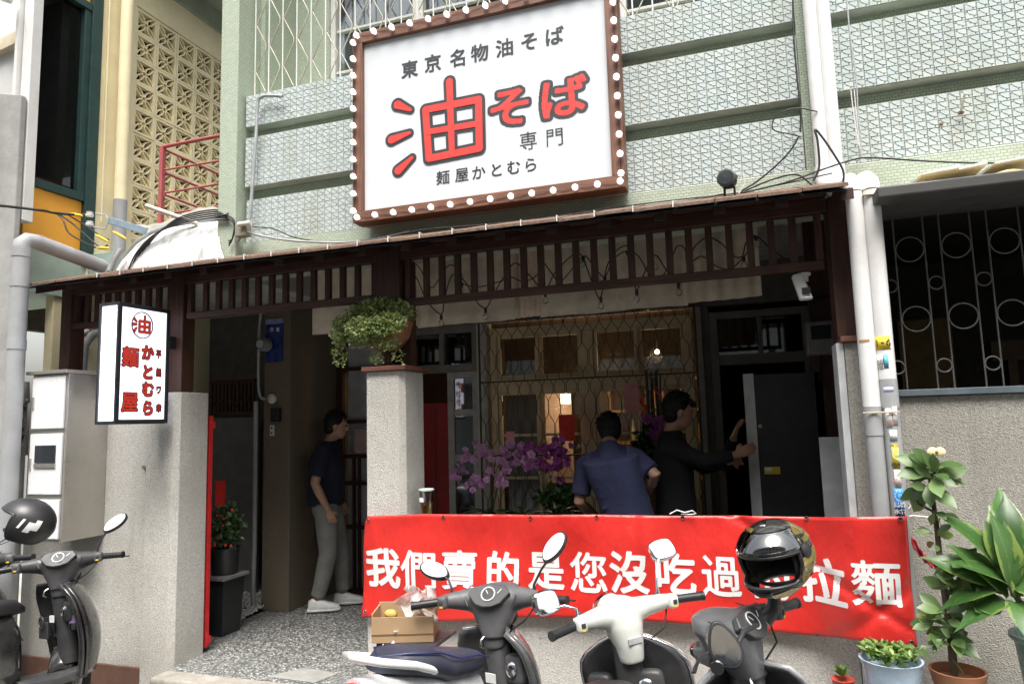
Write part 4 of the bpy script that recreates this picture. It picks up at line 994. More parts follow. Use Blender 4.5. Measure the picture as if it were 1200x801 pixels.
# ================================================================== LIGHT-BOX SIGN
def PD(x, y, d): return CAMP+ray(x, y)*d
NB = PD(134, 496.5, 4.42); NT_ = PD(135, 350, 4.42); FB = PD(196, 496.5, 4.80); LB = PD(109, 496.5, 4.47)
zb, zt = NB.z, NT_.z
rt = Vector((FB.x-NB.x, FB.y-NB.y, 0)); Wd = rt.length; rt.normalize(); nrm = Vector((rt.y, -rt.x, 0))
th = Vector((LB.x-NB.x, LB.y-NB.y, 0)).length
lb = thing('lightbox_sign', 'lit white light-box sign with red characters on the wooden post above the gate wall', 'sign', (NB.x, NB.y, zb))
def lbp(u, t, z): return Vector((NB.x, NB.y, 0))+rt*u-nrm*t+Vector((0, 0, z))
def lbx(b, u0, u1, t0, t1, z0, z1): b.hexa([lbp(u0, t0, z0), lbp(u1, t0, z0), lbp(u1, t1, z0), lbp(u0, t1, z0), lbp(u0, t0, z1), lbp(u1, t0, z1), lbp(u1, t1, z1), lbp(u0, t1, z1)])
m_lit = emit('lit_acrylic', (.88, .88, 1), .80)
b = MB(); lbx(b, .012, Wd-.012, .004, th-.004, zb+.012, zt-.012); b.build('acrylic_panel', m_lit, lb, smooth=0)
e_ = .028
for (u0, u1, z0, z1) in ((0, Wd, zb, zb+e_), (0, Wd, zt-e_, zt), (0, e_, zb+e_, zt-e_), (Wd-e_, Wd, zb+e_, zt-e_)):
    b = MB(); lbx(b, u0, u1, -.003, .012, z0, z1); b.build('frame_profile', m_blackmetal, lb, smooth=0, bevel=.001)
    b = MB(); lbx(b, u0, u1, th-.012, th+.003, z0, z1); b.build('frame_profile', m_blackmetal, lb, smooth=0, bevel=.001)
for (u0, u1) in ((-.003, .011), (Wd-.011, Wd+.003)):
    for z0, z1 in ((zb, zb+.02), (zt-.02, zt)): b = MB(); lbx(b, u0, u1, .0125, th-.0125, z0, z1); b.build('frame_profile', m_blackmetal, lb, smooth=0)
for z0, z1 in ((zb-.002, zb+.011), (zt-.011, zt+.002)): b = MB(); lbx(b, .0115, Wd-.0115, .0125, th-.0125, z0, z1); b.build('frame_profile', m_blackmetal, lb, smooth=0)
def lface(px, py, lift=.006):
    d = ray(px, py); o_ = lbp(0, 0, zb)+nrm*lift; t = (o_-CAMP).dot(nrm)/d.dot(nrm); return CAMP+d*t
def ltext(ch, px, py, size, off=.0, sx=.95):
    m_r2 = m_red2
    b = MB(); put_text(b, ch, lface(px, py, .0045), size, rt, (0, 0, 1), nrm, off+.0065, sx); b.build('lettering_outline', m_ink, lb, smooth=0, recalc=False)
    b = MB(); put_text(b, ch, lface(px, py, .006), size, rt, (0, 0, 1), nrm, off, sx); b.build('lettering', m_r2, lb, smooth=0, recalc=False)
m_red2 = M('light_box_red', (.75, .05, .03), .5, var=.02)
ltext('麵', 153, 418, .135, .004); ltext('屋', 152, 471, .135, .004)
for ch, y in zip('かとむら', (413, 436, 456, 478)): ltext(ch, 173.5, y, .105, .004)
for ch, y in zip('平無ワ幸', (415, 436, 457, 478)): ltext(ch, 186, y, .06, .0005, .75)
C_ = lface(167, 381, .005); b = MB(); b.tube([C_+rt*(.082*math.cos(a*math.pi/20))+Vector((0, 0, .088*math.sin(a*math.pi/20))) for a in range(40)], .0045, 6, closed=True); b.build('ring_print', m_ink, lb, smooth=60)
k = .0019
def sg2(x0, y0, r0, x1, y1, r1): return (x0*k, y0*k, r0*k, x1*k, y1*k, r1*k)
S2 = [sg2(-34, 20, 5, -24, 11, 3), sg2(-37, 0, 5, -24, 1, 3), sg2(-33, -24, 5, -24, -12, 3), sg2(-12, 14, 4, -12, -24, 4), sg2(-12, 14, 4, 30, 14, 4), sg2(30, 14, 4, 30, -24, 4), sg2(-12, -24, 4, 30, -24, 4), sg2(-12, -5, 4, 30, -5, 4), sg2(9, 32, 4, 9, -24, 4)]
b = MB(); strokes(b, S2, C_-nrm*.001, rt, (0, 0, 1), nrm, .0035, 0); b.build('emblem_outline', m_ink, lb, smooth=0, recalc=False)
b = MB(); strokes(b, S2, C_+nrm*.0018, rt, (0, 0, 1), nrm, .0, 0); b.build('emblem', m_red2, lb, smooth=0, recalc=False)
b = MB(); b.bar(lbp(Wd-.02, th/2, zt-.22), Vector((-3.9, 4.0, zt-.22)), .05, .09); b.build('bracket', m_black, lb, smooth=0, bevel=.004)
b = MB(); b.bar(lbp(Wd-.02, th/2, zb+.12), Vector((-3.93, 3.885, zb+.12)), .06, .12); b.build('power_box', m_black, lb, smooth=0, bevel=.006)

# ================================================================== BITS ABOVE THE EAVE ON THE LEFT
rr_ = thing('railing', 'pinkish red steel railing beside the green mosaic column', 'railing', (-4.3, 4.35, 3.2))
m_rr = M('faded_red_paint', (.42, .10, .10), .55, dirt=(.25, .12, .1), dirtamt=.4)
YR = 4.35
def rpt(x, y): return at(x, y, Y=YR)
for (a, c, r) in (((192, 172), (268, 157), .016), ((193, 199), (266, 187), .009), ((193, 226), (266, 214), .009), ((205, 249), (266, 241), .009)):
    p, q = rpt(*a), rpt(*c); b = MB(); b.tube([p, q], r, 8); b.build('rail', m_rr, rr_, smooth=60)
p = rpt(191, 172); b = MB(); b.bar((p.x, YR, 2.9), (p.x, YR, p.z), .035); b.build('post', m_rr, rr_, smooth=0)
q = rpt(267, 157); b = MB(); b.bar((q.x-.02, YR, 2.9), (q.x-.02, YR, q.z), .028); b.build('post', m_rr, rr_, smooth=0)
for y in (175, 202, 228): p2 = rpt(192, y); b = MB(); b.tube([p2, p2+Vector((0, 1.0, 0))], .011, 8); b.build('side_rail', m_rr, rr_, smooth=60)
b = MB(); b.bar((p.x, YR+1, 2.9), (p.x, YR+1, p.z), .03); b.build('post', m_rr, rr_, smooth=0)
# arched white sheet
tp = [(143, 322), (150, 303), (163, 287), (182, 274), (205, 266), (235, 261), (266, 258)]
def sheet(u, v):
    x = 143+(266-143)*u
    for i in range(len(tp)-1):
        if tp[i][0] <= x <= tp[i+1][0]+.01: f = (x-tp[i][0])/(tp[i+1][0]-tp[i][0]); yt = tp[i][1]*(1-f)+tp[i+1][1]*f; break
    a = at(x, yt, Y=4.18); c = at(x, 330-(x-143)*.16, Y=3.98); p = c.lerp(a, v); p.y -= .08*math.sin(v*math.pi*.9); return p
t_ = NT('frosted_sheet'); n_ = t_.ramp(t_.noise(t_.pos(scale=(6, 6, 2)), 3, 6, .7), [(.45, (.82, .83, .84)), (.68, (.42, .42, .40))]); t_.col(n_); t_.set(.35); m_sheet = t_.m  # grey streaks in the colour stand for reed shadows on the sheet
aw = thing('arched_awning', 'arched frosted white awning sheet behind the eave left of the mosaic column', 'awning', (-4.3, 4.0, 3))
b = MB(); b.grid(sheet, 30, 8); b.build('sheet', m_sheet, aw, smooth=180, solid=.004)
b = MB(); b.tube([sheet(i/30, 1)+Vector((0, -.01, .008)) for i in range(31)], .014, 8); b.build('edge_bead', m_conduit, aw, smooth=60)
b = MB(); b.grid(lambda u, v: at(160+108*u, 268-16*u+4*math.sin(u*7)+(v-.5)*(10+12*u), Y=4.22-.08*v)+Vector((0, 0, .006*math.sin(u*40))), 24, 4); tag(b.build('grey_tarpaulin', M('grey_tarpaulin', (.30, .29, .26), .8, bump=.5), smooth=180, solid=.004), 'crumpled grey tarpaulin under the red railing', 'tarpaulin')
b = MB(); b.tube([at(171, 241, Y=3.95), at(231, 262, Y=4.1)], .018, 12); tag(b.build('plastic_pole', M('dirty_white_pvc', (.62, .58, .52), .5), smooth=60), 'dirty white plastic pole lying over the red railing', 'pole')
b = MB(); b.tube([at(128, 318, Y=3.9), at(134, 304, Y=3.92), at(143, 292, Y=3.95)], .022, 12); tag(b.build('short_pipe', m_pvcg, smooth=60), 'short slanting grey pipe end behind the eave at the left', 'pipe')
for k_, (xx) in enumerate((88, 104)):
    b = MB(); b.tube([at(xx+18, 388, Y=4.3), at(xx+4, 392, Y=4.25), at(xx-5, 405, Y=4.2), at(xx-7, 430, Y=4.18), at(xx-7, 500, Y=4.18)], .032, 12)
    tag(b.build('grey_pipe_bend', m_pvcg, smooth=60), ('left' if k_ == 0 else 'right')+' one of the two grey pipe bends behind the light-box sign', 'pipe', 'grey pipe bends behind the light box')
# insulators, bracket and cables
ib = thing('insulator_bracket', 'blue-grey steel bracket with two white insulators over the left end of the eave', 'bracket', at(120, 262, Y=3.9))
b = MB(); b.bar(at(127, 258, Y=3.95), at(172, 271, Y=4.05), .02, .055); b.build('arm', M('blue_grey_paint', (.22, .30, .36), .5), ib, smooth=0, bevel=.003)
for y in (251, 262):
    P = at(105, y, Y=3.9); b = MB(); b.lathe([(.012, -.022), (.028, -.018), (.03, 0), (.02, .006), (.026, .016), (.012, .022)], 14, P); b.build('insulator', M('glazed_porcelain', (.7, .7, .68), .2) if y == 251 else bpy.data.materials['glazed_porcelain'], ib, smooth=60)
b = MB(); b.tube([at(112, 250, Y=3.9), at(124, 252, Y=3.9), at(127, 258, Y=3.9), at(124, 268, Y=3.9), at(110, 266, Y=3.9)], .006, 6); b.build('clamp', m_conduit, ib, smooth=60)
m_yt = M('yellow_tape', (.85, .55, .05), .5)
def cable(name, lab, pts, Y, r=.007, mat=None, grp=None, sag=None):
    P = [at(x, y, Y=(Y if not isinstance(Y, (list, tuple)) else Y[0]+(Y[1]-Y[0])*i/(len(pts)-1))) for i, (x, y) in enumerate(pts)]
    Q = []
    for i in range(len(P)-1):
        a, c = P[max(0, i-1)], P[min(len(P)-1, i+2)]
        for k in range(6):
            t = k/6; p0, p1, p2, p3 = a, P[i], P[i+1], c
            Q.append(.5*((2*p1)+(p2-p0)*t+(2*p0-5*p1+4*p2-p3)*t*t+(3*p1-p0-3*p2+p3)*t**3))
    Q.append(P[-1]); b = MB(); b.tube(Q, r, 6)
    o = b.build(name, mat or m_cable, smooth=80)
    if lab: tag(o, lab, 'cable', grp)
    return o
G1 = 'black service cables at the far left'
cable('service_cable', 'thick black service cable entering from the far left edge', [(-10, 240), (20, 243), (52, 247), (68, 250), (100, 252)], [3.3, 3.9], .010)
cable('service_cable', 'thin cable drooping from the tape joint to the lower insulator wires', [(68, 250), (85, 262), (100, 275), (118, 290), (126, 287)], 3.85, .006)
cable('service_cable', 'second thin drooping cable below the insulators', [(66, 250), (74, 258), (80, 272), (95, 282), (112, 290)], 3.84, .006)
cable('service_cable', 'short cable from the upper insulator to the yellow joints', [(80, 252), (100, 264), (116, 275), (128, 281)], 3.86, .005)
for i, ((xa, ya), (xc, yc), l_) in enumerate([((53, 247), (66, 250), 'leftmost'), ((81, 250), (97, 253), 'second from left'), ((112, 275), (127, 283), 'middle'), ((113, 290), (128, 291), 'lowest'), ((132, 271), (148, 280), 'rightmost')]):
    a, c = at(xa, ya, Y=3.85), at(xc, yc, Y=3.85); m_ = a.lerp(c, .5); b = MB(); b.tube([a, a.lerp(c, .2), m_, a.lerp(c, .8), c], [.004, .011, .012, .011, .004], 8); tag(b.build('cable_joint', m_yt, smooth=60), l_+' yellow taped cable joint near the insulators', 'cable joint', 'yellow cable joints')
for i in range(5):
    cable('cable', None, [(150+i*3, 318-i*2), (160+i*4, 296-i*3), (182+i*3, 274-i*2), (215, 261-i*2), (255, 254-i*2), (268, 250+i*3)], 3.97+.015*i, .006).update_tag()
for i, o in enumerate([o for o in COL.objects if o.name.startswith('cable') and 'label' not in o and 'joint' not in o.name]):
    tag(o, ['lowest', 'second lowest', 'middle', 'second highest', 'highest'][i % 5]+' black cable of the bundle bent over the arched white awning', 'cable', 'cable bundle over the arched awning')
for i in range(3):
    cable('cable', ['outer', 'middle', 'inner'][i]+' black cable looping down beside the foot of the green mosaic column', [(252, 252+i*3), (270, 254+i*2), (275, 262+i*3), (272, 280), (268, 288-i*3)], 3.98, .005, grp='cables at the foot of the mosaic column')

# conduit on the facade, junction box
cd = cable('conduit', None, [(331, 113), (316, 112), (306, 114), (302, 122), (300, 160), (297, 200), (294, 240), (291, 262), (284, 274), (276, 286), (268, 300)], 4.03, .013, m_conduit); tag(cd, 'grey conduit running down the inner edge of the green mosaic column', 'conduit')
P = at(286, 271, Y=4.0); b = MB(); b.box(P.x-.05, P.x+.05, 3.96, 4.02, P.z-.045, P.z+.045); tag(b.build('junction_box', M('olive_grey_box', (.22, .22, .17), .6), bevel=.006), 'small grey junction box at the foot of the mosaic column', 'box')
P = at(291, 268, Y=4.0); b = MB(); b.tube([(P.x-.03, 3.94, P.z+.02), (P.x+.07, 3.94, P.z+.02)], .018, 10); tag(b.build('white_connector', m_white, smooth=60), 'short white connector on the junction box at the mosaic column', 'connector')
cable('cable', 'grey cable lying along the eave from the mosaic column to the big sign', [(283, 270), (310, 277), (335, 281), (360, 283), (400, 284), (440, 280), (480, 271)], 3.98, .008, m_conduit)
cable('cable', 'thin black cable sagging from the mosaic column over the beam', [(296, 266), (320, 268), (345, 278), (380, 283), (420, 282)], 4.0, .004)
cable('cable', 'black cable along the eave under the signboard', [(470, 274), (505, 268), (560, 264), (620, 258), (680, 250), (740, 243), (800, 236), (850, 227)], 3.92, .005)
cable('cable', 'second thin cable along the eave right of the signboard', [(620, 260), (700, 246), (760, 238), (820, 231), (866, 226), (920, 215), (975, 203)], 3.95, .004)
cable('cable', 'black cable dropping down beside the upper drain pipes', [(929, -20), (930, 40), (934, 90), (938, 130), (938, 155)], 4.0, .005)
cable('cable', 'looped black cable left of the upper drain pipes', [(958, 131), (935, 127), (913, 133), (905, 145), (908, 153), (925, 157), (938, 160)], 3.98, .0038)
cable('cable', 'black cable from the wall box down to the spotlight', [(936, 160), (925, 178), (905, 198), (885, 214), (868, 224)], 3.95, .005)
cable('cable', 'black cable hooking over the eave right of the spotlight', [(868, 226), (895, 214), (920, 206), (935, 205), (946, 212), (960, 226)], 3.90, .005)
cable('cable', 'long thin line from the eave across to the right edge of the building', [(865, 227), (920, 214), (960, 200), (1000, 187), (1025, 185), (1090, 189), (1150, 191), (1215, 190)], 3.9, .005)
cable('cable', 'black cable bent over in front of the pipe elbows', [(953, 212), (960, 195), (958, 165), (955, 152), (963, 160), (978, 182), (988, 200), (988, 215)], 3.72, .0055)
cable('cable', 'left thin white wire rising right of the upper drain pipes', [(1006, 170), (1000, 130), (997, 105)], 4.0, .003, m_white, 'thin white wires')
cable('cable', 'right thin white wire rising right of the upper drain pipes', [(1008, 175), (1004, 140), (1001, 105)], 4.0, .003, m_white, 'thin white wires')
cable('cable', 'thin grey wire hanging right of the upper drain pipes', [(991, -20), (996, 40), (1003, 90), (1006, 140), (1010, 185)], 4.0, .004, m_conduit)
b = MB(); P = at(1125, 200, Y=4.1); P1_, P2_ = at(1131, 112, Y=4.04), at(1124, 130, Y=4.04)
P1_, P2_ = at(1131, 109, Y=3.98), at(1126, 131, Y=4.08); b.tube([P1_, P2_], .006, 6); tag(b.build('wall_hook', M('bone_plastic', (.6, .56, .45), .5), smooth=60), 'bone-coloured peg sticking out of the tiles on the right', 'peg')
P = at(1126, 132, Y=4.075); b = MB(); b.ball(P, .012, 8, 6, (1.4, .3, 1)); tag(b.build('rust_spot', m_rust, smooth=60), 'rusty anchor spot under the peg in the tiles', 'anchor')
P = at(1103, 145, Y=4.095); b = MB(); b.ball(P, .009, 8, 6, (1.2, .4, 1)); tag(b.build('rust_spot', m_rust, smooth=60), 'small rusty anchor left of the peg in the tiles', 'anchor')

# spotlight on the eave
P = at(853, 211, Y=3.72); sl = thing('spotlight', 'small black round spotlight standing on the edge of the eave', 'spotlight', P)
ax = Vector((-.25, -1, .15)).normalized()
b = MB(); b.lathe([(0, -.055), (.03, -.05), (.044, -.02), (.047, .0), (.048, .03), (.05, .034), (.046, .036), (.0, .033)], 18, P, ax); b.build('head', m_black, sl, smooth=50)
b = MB(); b.lathe([(.0, .0345), (.040, .0345), (.040, .038), (0, .0385)], 18, P, ax); b.build('lens', m_glassdark_solid, sl, smooth=50)
for i in range(5): b = MB(); an = i*.5-1; b.bar(P-ax*.03+Vector((.05*math.sin(an), .01, .045*math.cos(an))), P+ax*.02+Vector((.05*math.sin(an), .01, .045*math.cos(an))), .004, .008); b.build('fin', m_black, sl, smooth=0)
b = MB(); b.bar(P+Vector((-.02, .01, -.04)), P+Vector((-.02, .01, -.09)), .012, .02); b.bar(P+Vector((.03, .01, -.04)), P+Vector((.03, .01, -.085)), .012, .02); b.bar(P+Vector((-.03, .01, -.09)), P+Vector((.04, .01, -.09)), .02, .008); b.build('bracket', m_black, sl, smooth=0)
b = MB(); b.tube([P+Vector((.05, 0, .02)), P+Vector((.075, 0, .03)), P+Vector((.085, 0, -.03)), P+Vector((.05, 0, -.08))], .004, 6); b.build('lead', m_white, sl, smooth=60)

# ================================================================== PORCH DETAILS
# white sensor lamp hanging from the frieze
P = at(942, 318, Y=4.0); sc_ = thing('security_camera', 'white security camera hanging from the frieze rail beside the right post', 'camera', P)
b = MB(); b.lathe([(.034, .0), (.034, .012), (.02, .02), (.02, .045), (0, .05)], 16, P+Vector((0, 0, -.01)), (0, 0, -1)); b.build('mount', m_white, sc_, smooth=50)
d_ = Vector((.03, -.05, -.13)); a = P+Vector((-.035, -.01, -.03)); q = a+d_*1.0
b = MB(); b.loft([(a+Vector((0, 0, .012)), (.022, 0, 0), (0, .025, 0)), (a, (.03, 0, 0), (0, .033, 0)), (a.lerp(q, .5), (.032, 0, 0), (0, .036, 0)), (q, (.034, 0, 0), (0, .038, 0)), (q+d_*.03, (.028, 0, 0), (0, .03, 0))], 16, 3.2); b.build('body', m_white, sc_, smooth=50)
b = MB(); b.box(q.x-.02, q.x+.022, q.y-.043, q.y-.036, q.z+.02, q.z+.055); b.build('window', m_glassdark_solid, sc_, smooth=0)
# string lights
sw = thing('string_lights', 'black string of small clear bulbs looping behind the timber frieze', 'string lights', at(690, 300, Y=4.5))
YSL = 4.45
st1 = [(450, 350), (462, 345), (484, 322), (500, 352), (517, 368), (521, 350), (530, 322), (545, 330), (556, 350), (569, 361), (578, 345), (592, 322), (604, 308), (620, 322), (638, 340), (650, 320), (672, 298), (682, 300), (690, 320), (700, 346), (704, 348), (708, 330), (712, 310), (724, 292), (738, 290), (742, 320), (746, 340), (755, 320), (763, 303), (770, 300), (780, 315), (795, 332), (806, 318), (810, 300), (815, 288), (829, 278), (845, 285), (860, 300), (870, 300), (874, 285), (884, 276), (900, 288), (915, 300), (930, 310)]
st2 = [(452, 305), (470, 300), (490, 312), (500, 330), (508, 336), (524, 312), (537, 315), (541, 331), (560, 336), (585, 330), (600, 325), (613, 330), (630, 322), (636, 308), (645, 318), (655, 330), (665, 322), (684, 300), (697, 314), (709, 324), (718, 305), (734, 294), (748, 300), (760, 320), (770, 330), (780, 318), (788, 300), (794, 288), (803, 292), (806, 310), (822, 300), (840, 312), (855, 315), (868, 305), (880, 290)]
for stx in (st1, st2):
    o = cable('wire', None, stx, YSL if stx is st1 else YSL+.12, .0042); o.parent = sw; o.location = -ORG[sw.name]
m_clear = glass('clear_bulb_glass', (.95, .95, .92), .06)
b = MB(); b.lathe([(.009, 0), (.011, -.006), (.011, -.028), (.009, -.03)], 10); skm = b.mesh('socket'); skm.materials.append(m_black); smooth_shade(skm, 50)
b = MB(); b.lathe([(.009, -.03), (.019, -.045), (.022, -.058), (.018, -.072), (.008, -.08), (0, -.081)], 12); bum = b.mesh('bulb'); bum.materials.append(m_clear); smooth_shade(bum, 80)
for x, y in [(517, 369), (569, 361), (639, 342), (537, 315), (541, 331), (684, 301), (704, 348), (746, 340), (795, 332), (871, 300), (884, 276), (829, 278), (810, 310), (763, 304), (761, 320), (734, 294), (709, 324)]:
    P = at(x, y, Y=YSL); r_ = (rnd(-.5, .5), rnd(-.5, .5), 0) if y < 330 else (0, 0, 0)
    s_ = inst(skm, 'socket', sw, P, r_); bb_ = inst(bum, 'bulb', s_, P); bb_.location = (0, 0, 0)
# column fittings
CYP = 5.275
pq = at(321, 400, Y=CYP); pl_ = thing('address_plaque', 'dark blue enamel plaque with white characters on the porch column', 'plaque', pq)
x0, x1 = at(312, 400, Y=CYP).x, at(332, 400, Y=CYP).x
b = MB(); b.box(x0, x1, CYP-.012, CYP, at(320, 424, Y=CYP).z, at(320, 380, Y=CYP).z); b.build('plate', M('blue_enamel', (.02, .04, .2), .3), pl_, smooth=0, bevel=.002)
b = MB(); b.box(x0, x1, CYP-.014, CYP-.001, at(320, 379.5, Y=CYP).z, at(320, 374, Y=CYP).z); b.build('number_plate', M('pale_blue_enamel', (.25, .3, .5), .3), pl_, smooth=0)
for ch, px in (('府', 318.5), ('寓', 325.5)):
    b = MB(); put_text(b, ch, at(px, 386, Y=CYP-.0135), .042, offset=.001); b.build('lettering', m_wst, pl_, smooth=0, recalc=False)
P = at(306, 403, Y=5.16); em = thing('electric_meter', 'round glass electric meter on the porch column beside the blue plaque', 'meter', P)
b = MB(); b.lathe([(.062, -.08), (.062, -.02), (.055, 0), (.05, .015), (.0, .015)], 20, P, (0, -1, 0)); b.build('meter_body', M('meter_grey', (.3, .3, .3), .4), em, smooth=50)
b = MB(); b.lathe([(.048, .0155), (.046, .04), (.03, .05), (0, .053)], 20, P, (0, -1, 0)); b.build('glass_cover', m_glass, em, smooth=80)
b = MB(); b.lathe([(0.0, .0165), (.04, .0165), (.04, .019), (0, .0195)], 20, P, (0, -1, 0)); b.build('dial', m_white, em, smooth=50)
P = at(318, 467, Y=5.25); b = MB(); b.lathe([(.045, -.02), (.045, .0), (.04, .006), (0, .008)], 20, P, (0, -1, 0)); tag(b.build('round_cover', m_white, smooth=50), 'round white junction cover on the porch column under the plaque', 'cover')
x0, x1 = at(321, 485, Y=CYP).x, at(330, 485, Y=CYP).x; b = MB(); b.box(x0, x1, CYP-.05, CYP-.001, at(325, 494, Y=CYP).z, at(325, 478, Y=CYP).z); tag(b.build('small_box', m_black, bevel=.005), 'small black box on the porch column', 'box')
P = at(319.5, 504, Y=CYP); b = MB(); b.box(P.x-.022, P.x+.022, CYP-.012, CYP-.001, P.z-.048, P.z+.048); o = b.build('switch_plate', m_white, bevel=.003); tag(o, 'white switch plate low on the porch column', 'switch')
for dz in (.022, -.022): b = MB(); b.box(P.x-.008, P.x+.008, CYP-.016, CYP-.0125, P.z+dz-.008, P.z+dz+.008); b.build('switch_button', m_black, o, smooth=0)
cable('conduit', 'grey conduit running down the left of the porch column', [(307, 345), (306, 365), (304, 385), (303, 420), (303, 450), (305, 464), (311, 468)], 5.2, .014, m_conduit)
cable('conduit', 'dark conduit down the left edge of the porch column to the floor', [(300, 470), (299, 560), (298, 640), (296, 716)], 5.24, .022, m_pvcg)

# gate leftovers: red post, dark lattice, grey panel, pots
P0_ = at(247, 487, Y=4.24); P1_ = at(243, 752, Y=4.24); b = MB(); b.bar((P0_.x-.008, 4.24, .03), (P0_.x-.008, 4.24, P0_.z), .036, .036, up=(0, 1, 0)); rp = b.build('red_gate_post', M('gate_red', (.62, .03, .03), .4), smooth=0, bevel=.003); tag(rp, 'red steel gate post against the left gate pillar', 'gate post')
for z in (.08, P0_.z-.07): b = MB(); b.bar((P0_.x-.07, 4.25, z), (P0_.x+.016, 4.25, z), .05, .05); b.build('hinge', rp.data.materials[0], rp, smooth=0, bevel=.003)
lt2 = thing('gate_lattice', 'dark red lattice panel above the grey board behind the gate pillar', 'lattice', (-4.4, 5.4, 1.7))
YL = 5.45; xa, xb = -4.95, at(298, 500, Y=YL).x; za, zb2 = at(280, 486, Y=YL).z, at(280, 448, Y=YL).z
for z in (za, zb2): b = MB(); b.box(xa, xb, YL, YL+.03, z, z+.03); b.build('rail', m_woodx, lt2, smooth=0)
for i in range(12):
    x = xa+(xb-xa)*(i+.5)/12; b = MB(); b.box(x-.008, x+.008, YL+.004, YL+.026, za+.031, zb2-.001); b.build('slat', m_woodz, lt2, smooth=0)
b = MB(); b.tube([(xa+.02+i*(xb-xa-.04)/48, YL-.004, za+.12+.035*math.sin(i*.78)) for i in range(49)], .006, 5); b.build('scroll', m_woodx, lt2, smooth=60)
b = MB(); b.box(-4.95, xb, 5.5, 5.54, -.05, za-.02); tag(b.build('grey_board', M('flat_grey_board', (.19, .195, .21), .6), smooth=0, bevel=.003), 'flat grey board standing behind the white gravel', 'board')
P = at(262, 700, Y=4.62); pt = thing('plant_pot', 'black square planter with a grey tray behind the red gate post', 'pot', (P.x, 4.62, -.07))
b = MB(); b.hexa([(P.x-.11, 4.55, -.06), (P.x+.05, 4.55, -.06), (P.x+.05, 4.75, -.06), (P.x-.11, 4.75, -.06), (P.x-.13, 4.53, .42), (P.x+.08, 4.53, .42), (P.x+.08, 4.77, .42), (P.x-.13, 4.77, .42)]); b.build('pot_body', m_black, pt, bevel=.006, smooth=0)
b = MB(); b.box(P.x-.16, P.x+.10, 4.50, 4.80, .425, .455); b.build('tray', M('grey_tray', (.2, .2, .2), .5), pt, bevel=.008, smooth=0)
b = MB(); b.lathe([(.10, .456), (.11, .64), (.12, .66), (.10, .66), (.09, .60), (0, .60)], 16, (P.x-.02, 4.65, 0)); b.build('upper_pot', m_black, pt, smooth=50)
def leafcloud(b, c, sx, sy, sz, n, s, cup=0):
    for i in range(n):
        while True:
            p = Vector((rnd(-1, 1), rnd(-1, 1), rnd(-1, 1)))
            if p.length < 1: break
        p = Vector((p.x*sx, p.y*sy, p.z*sz))+Vector(c); k = s*rnd(.6, 1.3)
        d = Vector((rnd(-1, 1), rnd(-1, 1), rnd(-.6, 1))).normalized(); n_ = d.orthogonal().normalized(); n2 = d.cross(n_)
        b.add([p, p+d*k*.5+n_*k*.32+n2*k*.08, p+d*k, p+d*k*.5-n_*k*.32+n2*k*.08], [(0, 1, 2, 3)])
m_leafd = island('dark_shrub_leaves', [(.02, .05, .018), (.035, .08, .025), (.06, .11, .03)], .4, trans=.2)
b = MB(); leafcloud(b, (P.x+.02, 4.62, .82), .13, .13, .19, 420, .05); tag(b.build('foliage', m_leafd, pt, smooth=0, recalc=False), kind='stuff')
m_redfl = M('small_red_flower', (.6, .03, .03), .6)
b = MB(); b.ball((0, 0, 0), .011, 6, 4); fm_ = b.mesh('blossom'); fm_.materials.append(m_redfl)
for i in range(16): a = rnd(0, 6.28); inst(fm_, 'blossom', pt, (P.x+.02+.12*math.cos(a)*rnd(.5, 1), 4.62-.11*rnd(.5, 1), .82+rnd(-.13, .17)))
P = at(258, 578, Y=4.9); b = MB(); b.box(P.x-.05, P.x+.05, 4.9, 4.905, P.z-.11, P.z+.11); tag(b.build('red_paper', M('red_paper', (.7, .03, .02), .6), smooth=0), 'red paper strip hanging above the potted shrub', 'paper')
P = at(272, 701, Y=4.9); b = MB(); b.lathe([(.03, 0), (.05, .04), (.045, .05), (0, .05)], 12, (P.x, 4.9, P.z-.03)); tag(b.build('red_saucer', m_redfl, smooth=50), 'small red dish on the white gravel', 'dish')
b = MB(); leafcloud(b, (-4.35, 4.35, -.06), .2, .25, .02, 260, .03); tag(b.build('moss', m_leafd, smooth=0, recalc=False), 'low green moss at the edge of the soil bed', kind='stuff')
# ================================================================== SCOOTERS
m_tyre = M('tyre_rubber', (.018, .018, .018), .8, bump=.3)
m_alloy = M('alloy', (.5, .5, .5), .35, metal=.8)
def paint(name, c, rough=.28, coat=.6, dirt=(.25, .24, .22), da=.25): return M(name, c, rough, var=.04, sc=6, coat=coat, dirt=dirt, dirtamt=da)
m_bkpl = M('scuffed_black_plastic', (.042, .042, .045), .45, sc=12, dirt=(.13, .13, .13), dirtamt=.5)
m_dgpl = M('faded_dark_grey_plastic', (.10, .10, .105), .5, sc=10, dirt=(.2, .2, .2), dirtamt=.4)
def smoothbox(b, c, sx, sy, sz, e=3.2, n=18): # rounded block by loft along z
    c = Vector(c); S_ = [(-1, .55), (-.94, .8), (-.8, .94), (-.5, 1), (.5, 1), (.8, .94), (.94, .8), (1, .55)]
    b.loft([(c+Vector((0, 0, sz*k)), (sx*r, 0, 0), (0, sy*r, 0)) for k, r in S_], n, e)
